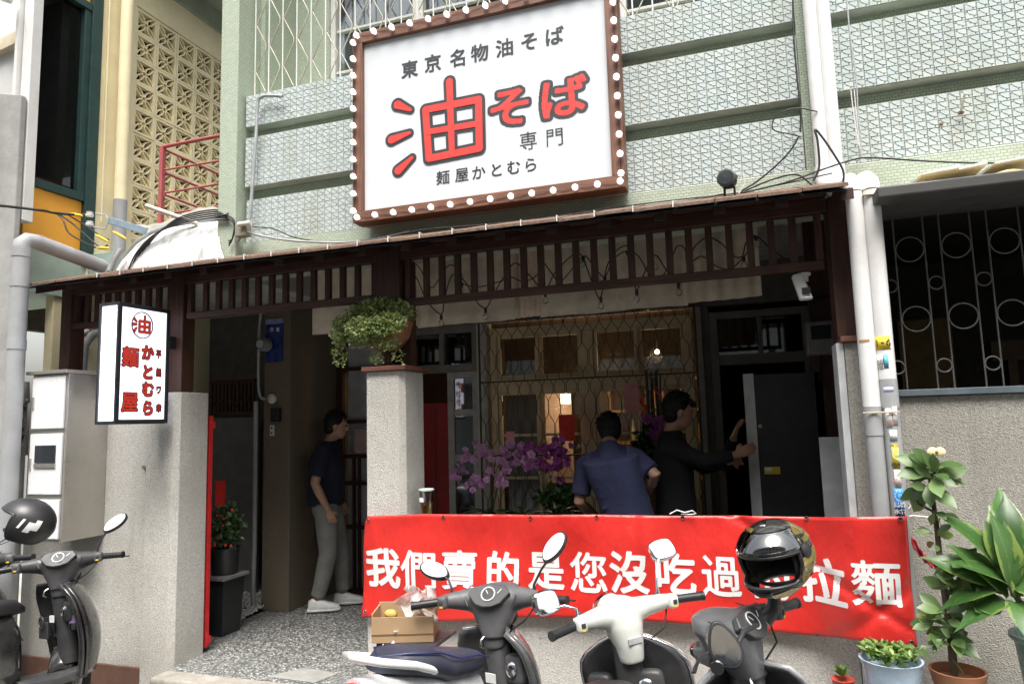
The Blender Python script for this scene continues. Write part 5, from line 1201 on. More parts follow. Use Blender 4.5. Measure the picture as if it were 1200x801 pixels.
def scooter(name, label, pos, head, steer, lean=6, body=None, cowl=None, inner=None, seatm=None, style='modern', tailm=None, length=1.0, mirrors=(1, 1), mirror_kind='blade', mirpose=None, accent=None, group=None, cat='scooter'):
    """local space: y forward, origin on the ground below the steering head"""
    t = thing(name, label, cat, pos, local=True, group=group)
    t.rotation_euler = (0, math.radians(-lean), math.radians(-head)); t.rotation_mode = 'YXZ'
    t.rotation_mode = 'XYZ'
    L_ = length
    R_s = Matrix.Translation((0, .0, 0)) @ Matrix.Rotation(math.radians(steer), 4, 'Z')
    def mb(st=False):
        b = MB()
        if st: b.M = R_s
        return b
    # wheels
    for nm, yy, st in (('front_wheel', .20, True), ('rear_wheel', -1.02*L_, False)):
        b = mb(st); b.tube([(0, yy+.185*math.cos(a*math.pi/14), .235+.185*math.sin(a*math.pi/14)) for a in range(28)], .05, 10, closed=True); w_ = b.build(nm, m_tyre, t, smooth=60)
        b = mb(st); b.lathe([(.02, -.03), (.05, -.03), (.05, .03), (.02, .03)], 14, (0, yy, .235), (1, 0, 0))
        for k in range(5): a = k*1.2566; b.bar((0, yy+.04*math.cos(a), .235+.04*math.sin(a)), (0, yy+.16*math.cos(a), .235+.16*math.sin(a)), .03, .022, up=(1, 0, 0))
        b.tube([(0, yy+.15*math.cos(a*math.pi/12), .235+.15*math.sin(a*math.pi/12)) for a in range(24)], .018, 8, closed=True); b.build('rim', m_alloy, w_, smooth=50)
    b = mb(True); b.tube([(-.07, .05, .62), (-.07, .20, .235)], .018, 8); b.build('fork_leg', m_bkpl, t, smooth=60)
    b = mb(True); b.tube([(.07, .05, .62), (.07, .20, .235)], .018, 8); b.build('fork_leg', m_bkpl, t, smooth=60)
    b = mb(True); b.grid(lambda u, v: Vector(((u-.5)*.15*(1-.2*abs(v-.5)), .20-.255*math.cos(.35+v*2.1), .235+.255*math.sin(.35+v*2.1)-abs(u-.5)**2*.12)), 8, 14); b.build('front_fender', body, t, smooth=180, solid=.006)
    # leg shield: outer body panel and inner panel
    vespa = style == 'classic'
    W = .235 if vespa else (.25 if 'bottle' in label else .205)
    def outline(v): # half width by height
        if vespa: return W*(1-.9*max(0, (v-.72)/.28)**2.2)*(.8+.2*min(1, v*2.5))
        return W*(.72+.34*math.sin(min(1, v*1.25)*math.pi*.62))*(1-.35*max(0, (v-.8)/.2)**1.6)
    z0, z1 = .28, .86 if vespa else .82
    def shield(off, bulge, k=1.0):
        return lambda u, v: Vector(((u-.5)*2*outline(v)*k, .13+off-.10*v*(v)+bulge*(1-(2*u-1)**2)*(.35+.65*math.sin(v*math.pi)) - (0 if vespa else .10)*abs(2*u-1)**2, z0+(z1-z0)*v))
    b = mb(); b.grid(shield(.02, .07 if not vespa else .05), 18, 18); b.build('front_body_panel', body, t, smooth=180, solid=.012)
    b = mb(); b.grid(shield(-.012, .012 if not vespa else .0, .95), 18, 18); inn = b.build('leg_shield', inner, t, smooth=180, solid=.01)
    # rim bead of the shield
    sh = shield(0, 0, 1.0); b = mb(); b.tube([sh(0, v/14) for v in range(15)]+[sh(u/10, 1) for u in range(1, 10)]+[sh(1, 1-v/14) for v in range(15)], .010 if vespa else .012, 8); b.build('shield_edge', (accent if vespa else body), t, smooth=60)
    # steering column cover
    b = mb(); b.loft([((0, .04, .35), (.07, 0, 0), (0, .05, 0)), ((0, .03, .55), (.062, 0, 0), (0, .055, 0)), ((0, .005, .72), (.055, 0, 0), (0, .055, 0)), ((0, -.01, .84), (.05, 0, 0), (0, .05, 0))], 18, 2.6); b.build('column_cover', inner, t, smooth=60)
    if vespa:
        b = mb(); smoothbox(b, (-.13, -.005, .62), .055, .03, .09); b.build('glove_box', inner, t, smooth=60)
        b = mb(); b.lathe([(.03, 0), (.034, .01), (.02, .02), (0, .02)], 16, (.07, -.03, .66), (0, -1, .1)); b.build('ignition_ring', m_chrome, t, smooth=50)
        b = mb(); smoothbox(b, (.08, -.0, .64), .06, .028, .08); b.build('switch_panel', inner, t, smooth=60)
    else:
        b = mb(); b.box(-.185, -.06, -.01, .06, .50, .52); b.box(-.19, -.18, -.06, .06, .50, .62); b.box(-.19, -.06, -.06, -.048, .50, .60)
        pk = b.build('pocket', inner, t, bevel=.006, smooth=0)
        b = mb(); b.lathe([(.03, 0), (.032, .012), (.02, .02), (0, .018)], 16, (.105, -.02, .66), (0, -1, .2)); b.build('ignition_ring', m_chrome, t, smooth=50)
        b = mb(); smoothbox(b, (.105, .01, .655), .055, .035, .06); b.build('switch_panel', inner, t, smooth=60)
        b = mb(); b.tube([(-.12+.035*math.cos(a*.5236), -.07, .6+.035*math.sin(a*.5236)) for a in range(12)], .004, 6, closed=True); b.build('cup_ring', m_bkpl, t, smooth=60)
        b = mb(); b.tube([(0, -.075, .80), (0, -.095, .79), (0, -.10, .765), (0, -.085, .755)], .006, 8); b.build('bag_hook', m_chrome, t, smooth=60)
        b = mb(); b.box(-.03, .03, -.058, -.053, .60, .64); b.build('warning_sticker', m_wst, t, smooth=0)
    # floor, body under seat, seat, tail
    b = mb(); b.loft([((0, .08, .29), (.16, 0, 0), (0, 0, .035)), ((0, -.1*L_, .28), (.17, 0, 0), (0, 0, .03)), ((0, -.34*L_, .29), (.155, 0, 0), (0, 0, .04))], 18, 5); b.build('floorboard', inner, t, smooth=40)
    b = mb(); b.loft([((0, -.30*L_, .46), (.08, 0, 0), (0, 0, .17)), ((0, -.36*L_, .50), (.13, 0, 0), (0, 0, .22)), ((0, -.6*L_, .54), (.165, 0, 0), (0, 0, .20)), ((0, -.9*L_, .60), (.15, 0, 0), (0, 0, .17)), ((0, -1.15*L_, .69), (.11, 0, 0), (0, 0, .11)), ((0, -1.36*L_, .76), (.06, 0, 0), (0, 0, .05))], 22, 2.6); b.build('rear_body', tailm or body, t, smooth=60)
    b = mb(); b.loft([((0, -.27*L_, .715), (.06, 0, 0), (0, 0, .022)), ((0, -.33*L_, .735), (.105, 0, 0), (0, 0, .045)), ((0, -.5*L_, .75), (.145, 0, 0), (0, 0, .055)), ((0, -.72*L_, .765), (.16, 0, 0), (0, 0, .055)), ((0, -.82*L_, .80), (.155, 0, 0), (0, 0, .062)), ((0, -1.05*L_, .83), (.12, 0, 0), (0, 0, .05)), ((0, -1.18*L_, .83), (.07, 0, 0), (0, 0, .025))], 24, 2.9); se = b.build('seat', seatm, t, smooth=60)
    if accent and not vespa:
        b = mb(); pth = [(-.11, -.30, .75), (-.145, -.45, .785), (-.155, -.65, .80), (-.15, -.82, .845), (-.11, -1.05, .868), (0, -1.17, .86)]
        for s_ in (-1, 1): b = mb(); b.tube([(x*s_*-1, y*L_, z) for x, y, z in pth], .004, 6); b.build('piping', accent, se, smooth=60)
    b = mb(); b.tube([(-.13, -.85*L_, .78), (-.15, -1.05*L_, .83), (-.12, -1.28*L_, .87), (0, -1.34*L_, .88), (.12, -1.28*L_, .87), (.15, -1.05*L_, .83), (.13, -.85*L_, .78)], .016, 10); b.build('grab_rail', tailm or m_bkpl, t, smooth=60)
    b = mb(); b.loft([((0, -1.30*L_, .76), (.07, 0, 0), (0, 0, .04)), ((0, -1.40*L_, .77), (.05, 0, 0), (0, 0, .025))], 14, 3); b.build('tail_light', M('tail_light_red', (.5, .02, .02), .2) if 'tail_light_red' not in bpy.data.materials else bpy.data.materials['tail_light_red'], t, smooth=50)
    b = mb(); b.tube([(.13, -.55*L_, .27), (.16, -.8*L_, .28), (.17, -1.2*L_, .36)], [.02, .045, .05], 14); b.build('exhaust', m_bkpl, t, smooth=50)
    b = mb(); b.loft([((-.1, -.45*L_, .25), (.05, 0, 0), (0, 0, .06)), ((-.11, -1.05*L_, .25), (.045, 0, 0), (0, 0, .08))], 14, 3); b.build('engine_case', m_dgpl, t, smooth=50)
    b = mb(); b.tube([(-.12, -.4*L_, .25), (-.26, -.38*L_, .0+math.tan(math.radians(lean))*0.26)], .010, 8); b.build('side_stand', m_bkpl, t, smooth=60)
    b = mb(); b.grid(lambda u, v: Vector(((u-.5)*.12, -1.02*L_-.27*math.cos(-.6+v*1.9), .235+.27*math.sin(-.6+v*1.9)+0)), 4, 10); b.build('rear_fender', m_bkpl, t, smooth=180, solid=.005)
    # ---- steering head (turned)
    hz = .93
    cw = cowl or body
    b = mb(True)
    if vespa:
        b.loft([((0, -.035, .76), (.05, 0, 0), (0, .05, 0)), ((0, -.03, .82), (.058, 0, 0), (0, .062, 0)), ((0, .0, .90), (.085, 0, 0), (0, .085, 0)), ((0, .02, .965), (.09, 0, 0), (0, .09, 0)), ((0, .03, 1.0), (.065, 0, 0), (0, .065, 0)), ((0, .035, 1.01), (.02, 0, 0), (0, .02, 0))], 22, 2.2)
        for s_ in (-1, 1): b.tube([(s_*.03, .0, .94), (s_*.12, -.01, .95), (s_*.20, -.035, .955), (s_*.225, -.045, .955)], [.06, .043, .032, .030], 16)
        hd = b.build('handlebar_cowl', cw, t, remesh=.008)
        b = mb(True); b.lathe([(.075, -.01), (.075, .02), (.06, .045), (0, .06)], 20, (0, .09, .94), (0, 1, .05)); b.build('headlight', m_chrome, t, smooth=60)
        b = mb(True); b.box(-.035, .03, -.094, -.087, .84, .862); b.build('badge', M('silver_badge', (.4, .4, .42), .4), t, smooth=0)
        for s_ in (-1, 1): b = mb(True); b.ball((s_*.04, -.05, .955), .006, 8, 6); b.build('screw', m_black, t)
    else:
        b.loft([((0, -.02, .74), (.045, 0, 0), (0, .045, 0)), ((0, -.01, .80), (.058, 0, 0), (0, .06, 0)), ((0, .02, .88), (.10, 0, 0), (0, .09, 0)), ((0, .04, .95), (.12, 0, 0), (0, .115, 0)), ((0, .06, .99), (.10, 0, 0), (0, .10, 0)), ((0, .075, 1.0), (.05, 0, 0), (0, .05, 0))], 22, 2.5)
        for s_ in (-1, 1): b.tube([(s_*.04, .03, .93), (s_*.13, .01, .945), (s_*.21, -.03, .95), (s_*.235, -.04, .95)], [.07, .05, .034, .03], 16)
        b.loft([((0, .08, .86), (.09, 0, 0), (0, 0, .06)), ((0, .16, .86), (.06, 0, 0), (0, 0, .04))], 16, 2.3)
        hd = b.build('handlebar_cowl', cw, t, remesh=.008)
        b = mb(True); b.loft([((0, -.012, .792), (.062, 0, 0), (0, .064, 0)), ((0, -.012, .797), (.062, 0, 0), (0, .064, 0))], 22, 2.5); b.build('panel_gap', m_black, t, smooth=60)
        for s_ in (-1, 1): b = mb(True); b.tube([(s_*.105, -.055, .93), (s_*.12, -.045, .955), (s_*.125, -.01, .985), (s_*.12, .05, 1.0)], .0022, 5); b.build('panel_gap', m_black, t, smooth=60)
        b = mb(True); N_ = Vector((0, -.80, .62)).normalized(); U_ = Vector((0, .62, .80)).normalized(); C_ = Vector((0, -.062, .968))
        pts = [(-.10, .015), (-.075, .05), (0, .062), (.075, .05), (.10, .015), (.06, -.035), (.02, -.05), (-.02, -.05), (-.06, -.035)]
        b.prism([C_+Vector((x, 0, 0))+U_*y-N_*.02 for x, y in pts], N_*.026); dsh = b.build('dashboard', m_bkpl, t, bevel=.004, smooth=40)
        b = mb(True); b.lathe([(.034, .0065), (.034, .010), (.029, .010), (.029, .008), (0, .008)], 22, C_+Vector((0, 0, 0))+U_*.01, N_); b.build('speedometer', M('gauge_silver', (.6, .6, .6), .3) if 'gauge_silver' not in bpy.data.materials else bpy.data.materials['gauge_silver'], dsh, smooth=40)
        b = mb(True); b.lathe([(0, .0085), (.028, .0085), (.028, .009), (0, .0092)], 22, C_+U_*.01, N_); b.build('dial', m_black, dsh, smooth=40)
        b = mb(True); c2 = C_+U_*.01+N_*.0102; b.bar(c2, c2+Vector((-.012, 0, 0))+U_*.018, .0025, .001, up=N_); b.bar(c2+Vector((.045, 0, 0)), c2+Vector((.062, 0, 0))+U_*.02, .003, .001, up=N_); tag(b.build('needle', m_wst, dsh, smooth=0))
        b = mb(True); b.loft([((0, .155, .86), (.055, 0, 0), (0, 0, .035)), ((0, .185, .855), (.03, 0, 0), (0, 0, .02))], 16, 2.3); b.build('headlight', m_glassdark_solid, t, smooth=60)
    gp = .955 if vespa else .95
    for s_ in (-1, 1):
        y0 = -.045; b = mb(True); A_ = Vector((s_*.235, y0, gp)); B_ = Vector((s_*.36, y0-.04, gp-.005))
        b.tube([A_.lerp(B_, k/12) for k in range(13)], [.0175+.0012*(k % 2) for k in range(13)], 14); b.tube([B_, B_+(B_-A_).normalized()*.010], .0205, 14); b.build('grip', m_black, t, smooth=50)
        b = mb(True); smoothbox(b, Vector((s_*.222, y0-.012, gp)), .024, .03, .028, 3, 14); b.build('switch_housing', m_white if vespa else m_dgpl, t, smooth=60)
        b = mb(True); b.box(s_*.222-.01, s_*.222+.008, y0-.046, y0-.040, gp-.008, gp+.010); b.build('switch_button', m_bkpl, t, smooth=0, bevel=.002)
        b = mb(True); b.box(s_*.222-.009, s_*.222+.007, y0-.044, y0-.0405, gp-.020, gp-.012); b.build('switch_label', m_yel, t, smooth=0)
        b = mb(True); b.lathe([(.013, 0), (.015, .01), (.01, .022), (0, .024)], 14, (s_*.19, y0+.045, gp+.012), (0, .2, 1)); b.build('brake_reservoir', m_bkpl, t, smooth=50)
        b = mb(True); b.tube([(s_*.22, .0, gp-.01), (s_*.26, .02, gp-.015), (s_*.34, .0, gp-.02), (s_*.385, -.015, gp-.022)], [.007, .006, .006, .007], 8, squash=(.6, 1.2)); b.build('brake_lever', m_alloy if vespa else m_black, t, smooth=60)
        if mirrors[0 if s_ < 0 else 1]:
            mp = (mirpose or {}).get(s_, None)
            root = Vector((s_*.20, .0, gp+.02)); tip = Vector(mp[0]) if mp else Vector((s_*.27, .03, gp+.14)); mid = root.lerp(tip, .5)+Vector((0, .01, .025))
            stem = mb(True); stem.tube([root, root+Vector((0, 0, .03)), mid, tip], [.010, .006, .0055, .006], 8); so_ = stem.build('mirror_stem', m_black if not vespa else m_chrome, t, smooth=60)
            N_ = Vector(mp[1]).normalized() if mp else Vector((-s_*.12, -1, .05)).normalized()
            Rr = Vector((1, 0, 0)); Rr = (Rr-N_*Rr.dot(N_)).normalized(); Uu = N_.cross(Rr)*-1
            if Uu.z < 0: Uu = -Uu
            roll = (mp[2] if mp and len(mp) > 2 else 0)*s_; Rr2 = Rr*math.cos(roll)+Uu*math.sin(roll); Uu = Uu*math.cos(roll)-Rr*math.sin(roll); Rr = Rr2
            cM = tip+Rr*s_*.055*(1 if mirror_kind == 'blade' else .6)+Uu*.03
            if mirror_kind == 'blade': pl2 = [(-.075, -.022), (-.045, .020), (.0, .038), (.05, .040), (.085, .022), (.08, -.012), (.03, -.040), (-.035, -.042)]
            else: pl2 = [(-.058, -.03), (-.055, .03), (-.035, .045), (.035, .045), (.055, .03), (.058, -.03), (.035, -.045), (-.035, -.045)]
            pl2 = chaikin([(x*s_, y) for x, y in pl2])
            b = mb(True); b.prism([cM+Rr*x*1.08+Uu*y*1.08-N_*.026 for x, y in pl2], N_*.030); mh = b.build('mirror_housing', m_chrome if mirror_kind != 'blade' else m_black, t, bevel=.008, smooth=40)
            b = mb(True); b.add([cM+Rr*x*.94+Uu*y*.94+N_*.0052 for x, y in pl2], [tuple(range(len(pl2)))]); b.build('mirror_glass', m_mirror, mh, smooth=0, recalc=False)
    b = mb(True); b.tube([(.21, -.03, gp-.03), (.16, -.07, gp-.09), (.09, -.05, gp-.13), (.04, -.02, gp-.16)], .004, 6); b.build('brake_cable', m_cable, t, smooth=60)
    return t
def SP(px_bar, zc=.79):
    P = at(px_bar[0], px_bar[1], Z=zc); return Vector((P.x, P.y, ZS+.02))
m_p_grey = paint('dark_grey_paint', (.10, .105, .11)); m_p_white = paint('cream_white_paint', (.60, .62, .58), da=.12); m_p_black = paint('black_gloss_paint', (.018, .018, .02), .22)
m_p_silver = paint('silver_grey_paint', (.30, .31, .32)); m_p_cowl = M('satin_grey_cowl', (.11, .113, .12), .38, sc=10, dirt=(.1, .1, .1), dirtamt=.3, coat=.3); m_navy = M('navy_vinyl', (.035, .038, .06), .5, bump=.3, bsc=300)
m_bseat = M('black_vinyl', (.02, .02, .022), .45, bump=.3, bsc=300); m_navypipe = M('blue_piping', (.02, .03, .11), .4); m_p_wtail = paint('white_tail_paint', (.75, .76, .76), da=.2)
scooter('grey_scooter', 'dark grey scooter with navy seat and white tail in front of the banner', (-1.08, 3.04, ZS+.05), 24, 26, 5, m_p_grey, m_dgpl, m_dgpl, m_navy, 'modern', m_p_wtail, .56, (1, 1), 'blade',
        {-1: ((-.24, .02, 1.05), (.1, -.9, .75), .15), 1: ((.27, .02, 1.10), (-.1, -1, .62), .75)}, m_navypipe)
scooter('white_scooter', 'cream white classic scooter with chrome mirrors and black leg shield in front of the banner', (-.44, 2.98, ZS+.05), 4, 46, 7, m_p_white, m_p_white, m_bkpl, m_bseat, 'classic', m_p_white, .9, (1, 1), 'square',
        {-1: ((-.28, .03, 1.02), (.25, -1, .30), 0), 1: ((.27, .05, 1.12), (-.15, -1, .62), 0)}, m_chrome)
scooter('silver_scooter', 'silver and dark grey scooter carrying the gold and black helmet, right of the white scooter', (.0, 2.70, ZS+.10), -16, 52, 5, m_p_silver, m_p_cowl, m_bkpl, m_bseat, 'modern', m_p_silver, .9, (0, 0), 'blade')
scooter('black_scooter', 'black scooter with a bottle in its pocket in front of the meter cabinet', (-4.02, 3.28, ZS+.06), 18, 52, 7, m_p_black, m_bkpl, m_bkpl, m_bseat, 'modern', m_p_black, .8, (0, 1), 'blade',
        {1: ((.25, .02, 1.10), (-.1, -1, .75), .55)})
scooter('black_scooter', 'black scooter at the far left edge with a black open helmet on its handlebar', (-4.28, 2.55, ZS+.02), 2, 30, 6, m_p_black, m_bkpl, m_bkpl, m_bseat, 'modern', m_p_black, .8, (0, 0), 'blade')
scooter('black_scooter', 'black scooter behind the left one, mostly hidden at the left edge of the picture', (-4.62, 3.20, ZS+.05), 2, 30, 6, m_p_black, m_bkpl, m_bkpl, m_bseat, 'modern', m_p_black, .8, (0, 0), 'blade')
# ================================================================== HELMETS
def helmet(name, label, c, yaw, pitch, roll, kind, mats, r=.128):
    t = thing(name, label, 'helmet', c, local=True); t.rotation_mode = 'ZYX'
    t.rotation_euler = (math.radians(pitch), math.radians(roll), math.radians(yaw))
    rx, ry, rz = r, r*1.2, r*1.02
    def P(th, ph, k=1.0): # th azimuth from +y, ph elevation
        x = math.sin(th)*math.cos(ph); y = math.cos(th)*math.cos(ph); z = math.sin(ph)
        q = Vector((x*rx, y*ry, z*rz))*k
        if z < 0: q.x *= 1-.10*z*z; q.y += .012*(-z) if y > 0 else -.01*z*.5
        if kind == 'full' and y > .3 and z < -.2: q.y += .03*(y-.3); q.z -= .01
        return q
    def openf(th, ph):
        if kind == 'full': return abs(th) < math.radians(72) and math.radians(-27) < ph < math.radians(16)
        return abs(th) < math.radians(78) and ph < math.radians(20)
    b = MB(); nu, nv = 72, 40; V = {}
    pm, pM = math.radians(-52), math.radians(90); F = []
    for j in range(nv+1):
        for i in range(nu): V[i, j] = P(-math.pi+2*math.pi*i/nu, pm+(pM-pm)*j/nv)
    vs = [V[i, j] for j in range(nv+1) for i in range(nu)]
    for j in range(nv):
        for i in range(nu):
            th = -math.pi+2*math.pi*(i+.5)/nu; ph = pm+(pM-pm)*(j+.5)/nv
            if openf(th, ph): continue
            F.append((j*nu+i, j*nu+(i+1) % nu, (j+1)*nu+(i+1) % nu, (j+1)*nu+i))
    b.add(vs, F); sh = b.build('shell', mats['shell'], t, smooth=180, solid=.012)
    b = MB(); b.ball((0, -.01, -.005), 1, 24, 16, (rx*.86, ry*.84, rz*.86)); pts = []
    b2 = MB(); vs2 = [v for v in b.v]; F2 = []
    for f in b.f:
        cc = sum((vs2[i] for i in f), Vector())/len(f)
        if cc.z > -rz*.6 and not (cc.y > ry*.30 and abs(cc.z) < rz*.45): F2.append(f)
    b2.add(vs2, F2); b2.build('lining', M('helmet_lining', (.02, .02, .02), .95) if 'helmet_lining' not in bpy.data.materials else bpy.data.materials['helmet_lining'], t, smooth=180, solid=.006)
    # rubber edge of the opening
    if kind == 'full':
        a0, a1, p0, p1 = math.radians(72), math.radians(-72), math.radians(16), math.radians(-27)
        L_ = [P(a0*(1-k/12)+a1*k/12, p0, 1.01) for k in range(13)]+[P(a1, p0*(1-k/5)+p1*k/5, 1.01) for k in range(1, 5)]+[P(a1*(1-k/12)+a0*k/12, p1, 1.01) for k in range(13)]+[P(a0, p1*(1-k/5)+p0*k/5, 1.01) for k in range(1, 5)]
        b = MB(); b.tube(L_, .007, 8, closed=True); b.build('eye_port_seal', m_black, t, smooth=80)
        # raised visor over the brow
        b = MB(); b.grid(lambda u, v: P(math.radians(-80+160*u), math.radians(20+34*v), 1.085), 24, 10); b.build('visor', mats['visor'], t, smooth=180, solid=.0025)
        for s_ in (-1, 1): b = MB(); q = P(s_*math.radians(84), math.radians(14), 1.03); b.lathe([(.026, 0), (.026, .008), (.018, .014), (0, .015)], 16, q, (s_, .1, .1)); b.build('visor_hinge', m_black, t, smooth=50)
        # chin vent, brow vents and coloured flashes
        b = MB(); b.grid(lambda u, v: P(math.radians(-17+34*u), math.radians(-44+11*v), 1.05), 10, 4); b.build('chin_vent', m_black, t, smooth=180, solid=.008)
        b = MB(); b.grid(lambda u, v: P(math.radians(-14+28*u), math.radians(70+12*v), 1.03), 8, 3); b.build('brow_vent', m_chrome, t, smooth=180, solid=.006)
        gp_ = mats['flash']
        for (t0, t1, q0, q1) in ((20, 66, -48, -30), (-66, -20, -48, -30), (72, 120, -6, 14), (-120, -72, -6, 14), (88, 150, 24, 36), (-150, -88, 24, 36), (100, 160, -40, -26), (-160, -100, -40, -26)):
            b = MB(); b.grid(lambda u, v: P(math.radians(t0+(t1-t0)*u), math.radians(q0+(q1-q0)*v*(1-.6*abs(u-.3))), 1.075), 12, 4); b.build('flash', gp_, t, smooth=180)
    else:
        b = MB(); L_ = [P(math.radians(78), math.radians(-50+70*k/8), 1.01) for k in range(9)]+[P(math.radians(78-156*k/12), math.radians(20), 1.01) for k in range(1, 12)]+[P(math.radians(-78), math.radians(20-70*k/8), 1.01) for k in range(9)]
        b.tube(L_, .007, 8); b.build('edge_trim', m_black, t, smooth=80)
        b = MB(); b.tube([P(math.radians(80), math.radians(-50)), Vector((rx*.5, ry*.5, -rz*1.2)), Vector((0, ry*.55, -rz*1.3)), Vector((-rx*.5, ry*.5, -rz*1.2)), P(math.radians(-80), math.radians(-50))], .006, 6, squash=(.4, 1.6)); b.build('chin_strap', m_black, t, smooth=80)
        for (t0, t1, q0, q1) in ((108, 120, -12, 14), (122, 134, -4, 22), (95, 100, -6, 18)):
            for s_ in (-1, 1):
                b = MB(); b.grid(lambda u, v: P(s_*math.radians(t0+(t1-t0)*u+6*v), math.radians(q0+(q1-q0)*v), 1.055), 5, 5); b.build('white_print', m_wst, t, smooth=180)
    return t
t_ = NT('black_gold_shell'); v_ = t_.n('ShaderNodeTexVoronoi'); v_.inputs['Scale'].default_value = 9; v_.inputs['Randomness'].default_value = 1
t_.L.new(t_.pos(True, (1, .6, 1.8)), v_.inputs['Vector']); s_ = t_.n('ShaderNodeSeparateColor'); t_.L.new(v_.outputs['Color'], s_.inputs[0])
t_.col(t_.ramp(s_.outputs[0], [(0, (.02, .02, .02)), (.42, (.05, .05, .048)), (.5, (.22, .17, .06)), (.68, (.30, .24, .09)), (.75, (.16, .16, .155)), (1, (.30, .30, .29))], 'CONSTANT')); t_.set(.18, .3, coat=.8); m_hel = t_.m
helmet('helmet', 'gold and black full-face helmet with raised visor perched on the silver scooter', at(909, 651, Y=2.72), 152, 6, -8, 'full',
       dict(shell=m_hel, visor=glass('smoked_visor', (.55, .55, .55), .12), flash=M('dull_gold', (.36, .28, .09), .25, metal=.6, coat=.6)), .122)
helmet('helmet', 'matt black open helmet with white print hung on the far left handlebar', at(31, 611, Y=2.75), 120, -12, 18, 'open', dict(shell=M('matt_black_shell', (.022, .022, .024), .42, sc=4)), .115)
# short post that carries the gold helmet (folded mirror stem)
P = at(912, 700, Y=2.85); b = MB(); b.tube([(P.x-.06, 2.80, P.z-.07), (P.x-.02, 2.82, P.z-.03), (P.x-.01, 2.80, P.z+.04)], [.035, .028, .02], 12)
tag(b.build('mirror_stem_post', m_black, smooth=60), 'black mirror stem under the gold helmet', 'mirror stem')
C_ = at(848, 757, Y=2.33); N_ = Vector((.15, -1, .35)).normalized(); fmr = thing('folded_mirror', 'dark framed mirror folded beside the silver scooter cowl, reflecting red', 'mirror', C_)
Rr = Vector((1, 0, 0)); Rr = (Rr-N_*Rr.dot(N_)).normalized(); Uu = Rr.cross(N_)*-1; Uu = Uu if Uu.z > 0 else -Uu
pl3 = [(-.028, .05), (.0, .055), (.045, .0), (.035, -.045), (-.01, -.045), (-.032, -.02)]
pl3 = [(x*1.35, y*1.25) for x, y in chaikin(pl3)]
b = MB(); b.prism([C_+Rr*x*1.12+Uu*y*1.12-N_*.028 for x, y in pl3], N_*.03); b.build('mirror_housing', m_black, fmr, bevel=.006, smooth=40)
b = MB(); b.add([C_+Rr*x*.92+Uu*y*.92+N_*.004 for x, y in pl3], [tuple(range(len(pl3)))]); b.build('mirror_glass', m_mirror, fmr, smooth=0, recalc=False)
b = MB(); b.tube([C_+Vector((.03, .02, -.02)), C_+Vector((.06, .06, .03)), C_+Vector((.10, .18, .02))], .008, 8); b.build('mirror_stem', m_black, fmr, smooth=60)

# ================================================================== SMALL THINGS ON THE STREET
P = at(88, 716, Y=3.28); bt = thing('water_bottle', 'small clear water bottle with blue cap in the black scooter pocket', 'bottle', P)
b = MB(); b.lathe([(.028, -.10), (.03, -.09), (.03, .0), (.026, .025), (.012, .045), (.012, .052)], 14, P); b.build('bottle_body', glass('bottle_plastic', (.75, .82, .85), .1), bt, smooth=60)
b = MB(); b.lathe([(.0305, -.06), (.0305, -.015)], 14, P); b.build('label_band', M('violet_label', (.35, .25, .5), .5), bt, smooth=60)
b = MB(); b.lathe([(.015, .05), (.015, .075), (0, .076)], 14, P); b.build('cap', M('sky_blue_cap', (.05, .4, .75), .4), bt, smooth=50)
# stand with cardboard box and plastic bags
P = at(497, 748, Y=3.1); sdt = thing('folding_stand', 'black post stand with a flat tray behind the grey scooter seat', 'stand', (P.x, 3.1, ZS))
b = MB(); b.box(P.x-.19, P.x+.10, 2.98, 3.26, P.z-.012, P.z+.004); b.build('tray', m_bkpl, sdt, bevel=.004, smooth=0)
b = MB(); b.box(P.x-.055, P.x+.015, 3.05, 3.10, ZS+.02, P.z-.013); b.build('post', M('dark_blue_black', (.02, .022, .035), .5), sdt, smooth=0)
b = MB(); b.box(P.x-.15, P.x+.10, 2.98, 3.2, ZS+.02, ZS+.04); b.build('foot', m_bkpl, sdt, smooth=0, bevel=.004)
zb_ = P.z+.006
m_card = M('cardboard', (.42, .28, .16), .85, var=.08, sc=5, bump=.2, bsc=40)
cb = thing('cardboard_box', 'open brown cardboard box on the black tray behind the grey scooter', 'box', (P.x-.07, 3.1, zb_))
ang = math.radians(18); Rz = Matrix.Translation((P.x-.08, 3.10, 0)) @ Matrix.Rotation(ang, 4, 'Z')
for (x0, x1, y0, y1, z0, z1) in ((-.16, .13, -.095, -.089, 0, .115), (-.16, .13, .089, .095, 0, .14), (-.16, -.154, -.0885, .0885, 0, .13), (.124, .13, -.0885, .0885, 0, .12), (-.153, .1235, -.0885, .0885, 0, .006)):
    b = MB(); b.M = Rz; b.box(x0, x1, y0, y1, zb_+z0, zb_+z1); b.build('box_side', m_card, cb, smooth=0, bevel=.001)
b = MB(); b.M = Rz; b.box(-.16, .13, -.0975, -.0952, zb_+.035, zb_+.04); b.build('crease', M('box_crease', (.2, .12, .06), .9), cb, smooth=0)
m_bag = M('cloudy_plastic_bag', (.75, .68, .66), .3, var=.15, sc=40); m_bag.node_tree.nodes['Principled BSDF'].inputs['Alpha'].default_value = .42
C_ = Vector((P.x-.03, 3.13, zb_+.12)); b = MB()
b.grid(lambda u, v: C_+Vector(((u-.5)*.17+.03*math.sin(v*9), -.04+.03*math.sin(u*11+v*7)+.02*math.sin(v*17), -.05+(.17-.05*abs(u-.4))*v+.015*math.sin(u*19))), 20, 16)
bag = b.build('plastic_bag', m_bag, smooth=35, solid=.001); tag(bag, 'crumpled cloudy plastic bag sticking out of the cardboard box', 'bag')
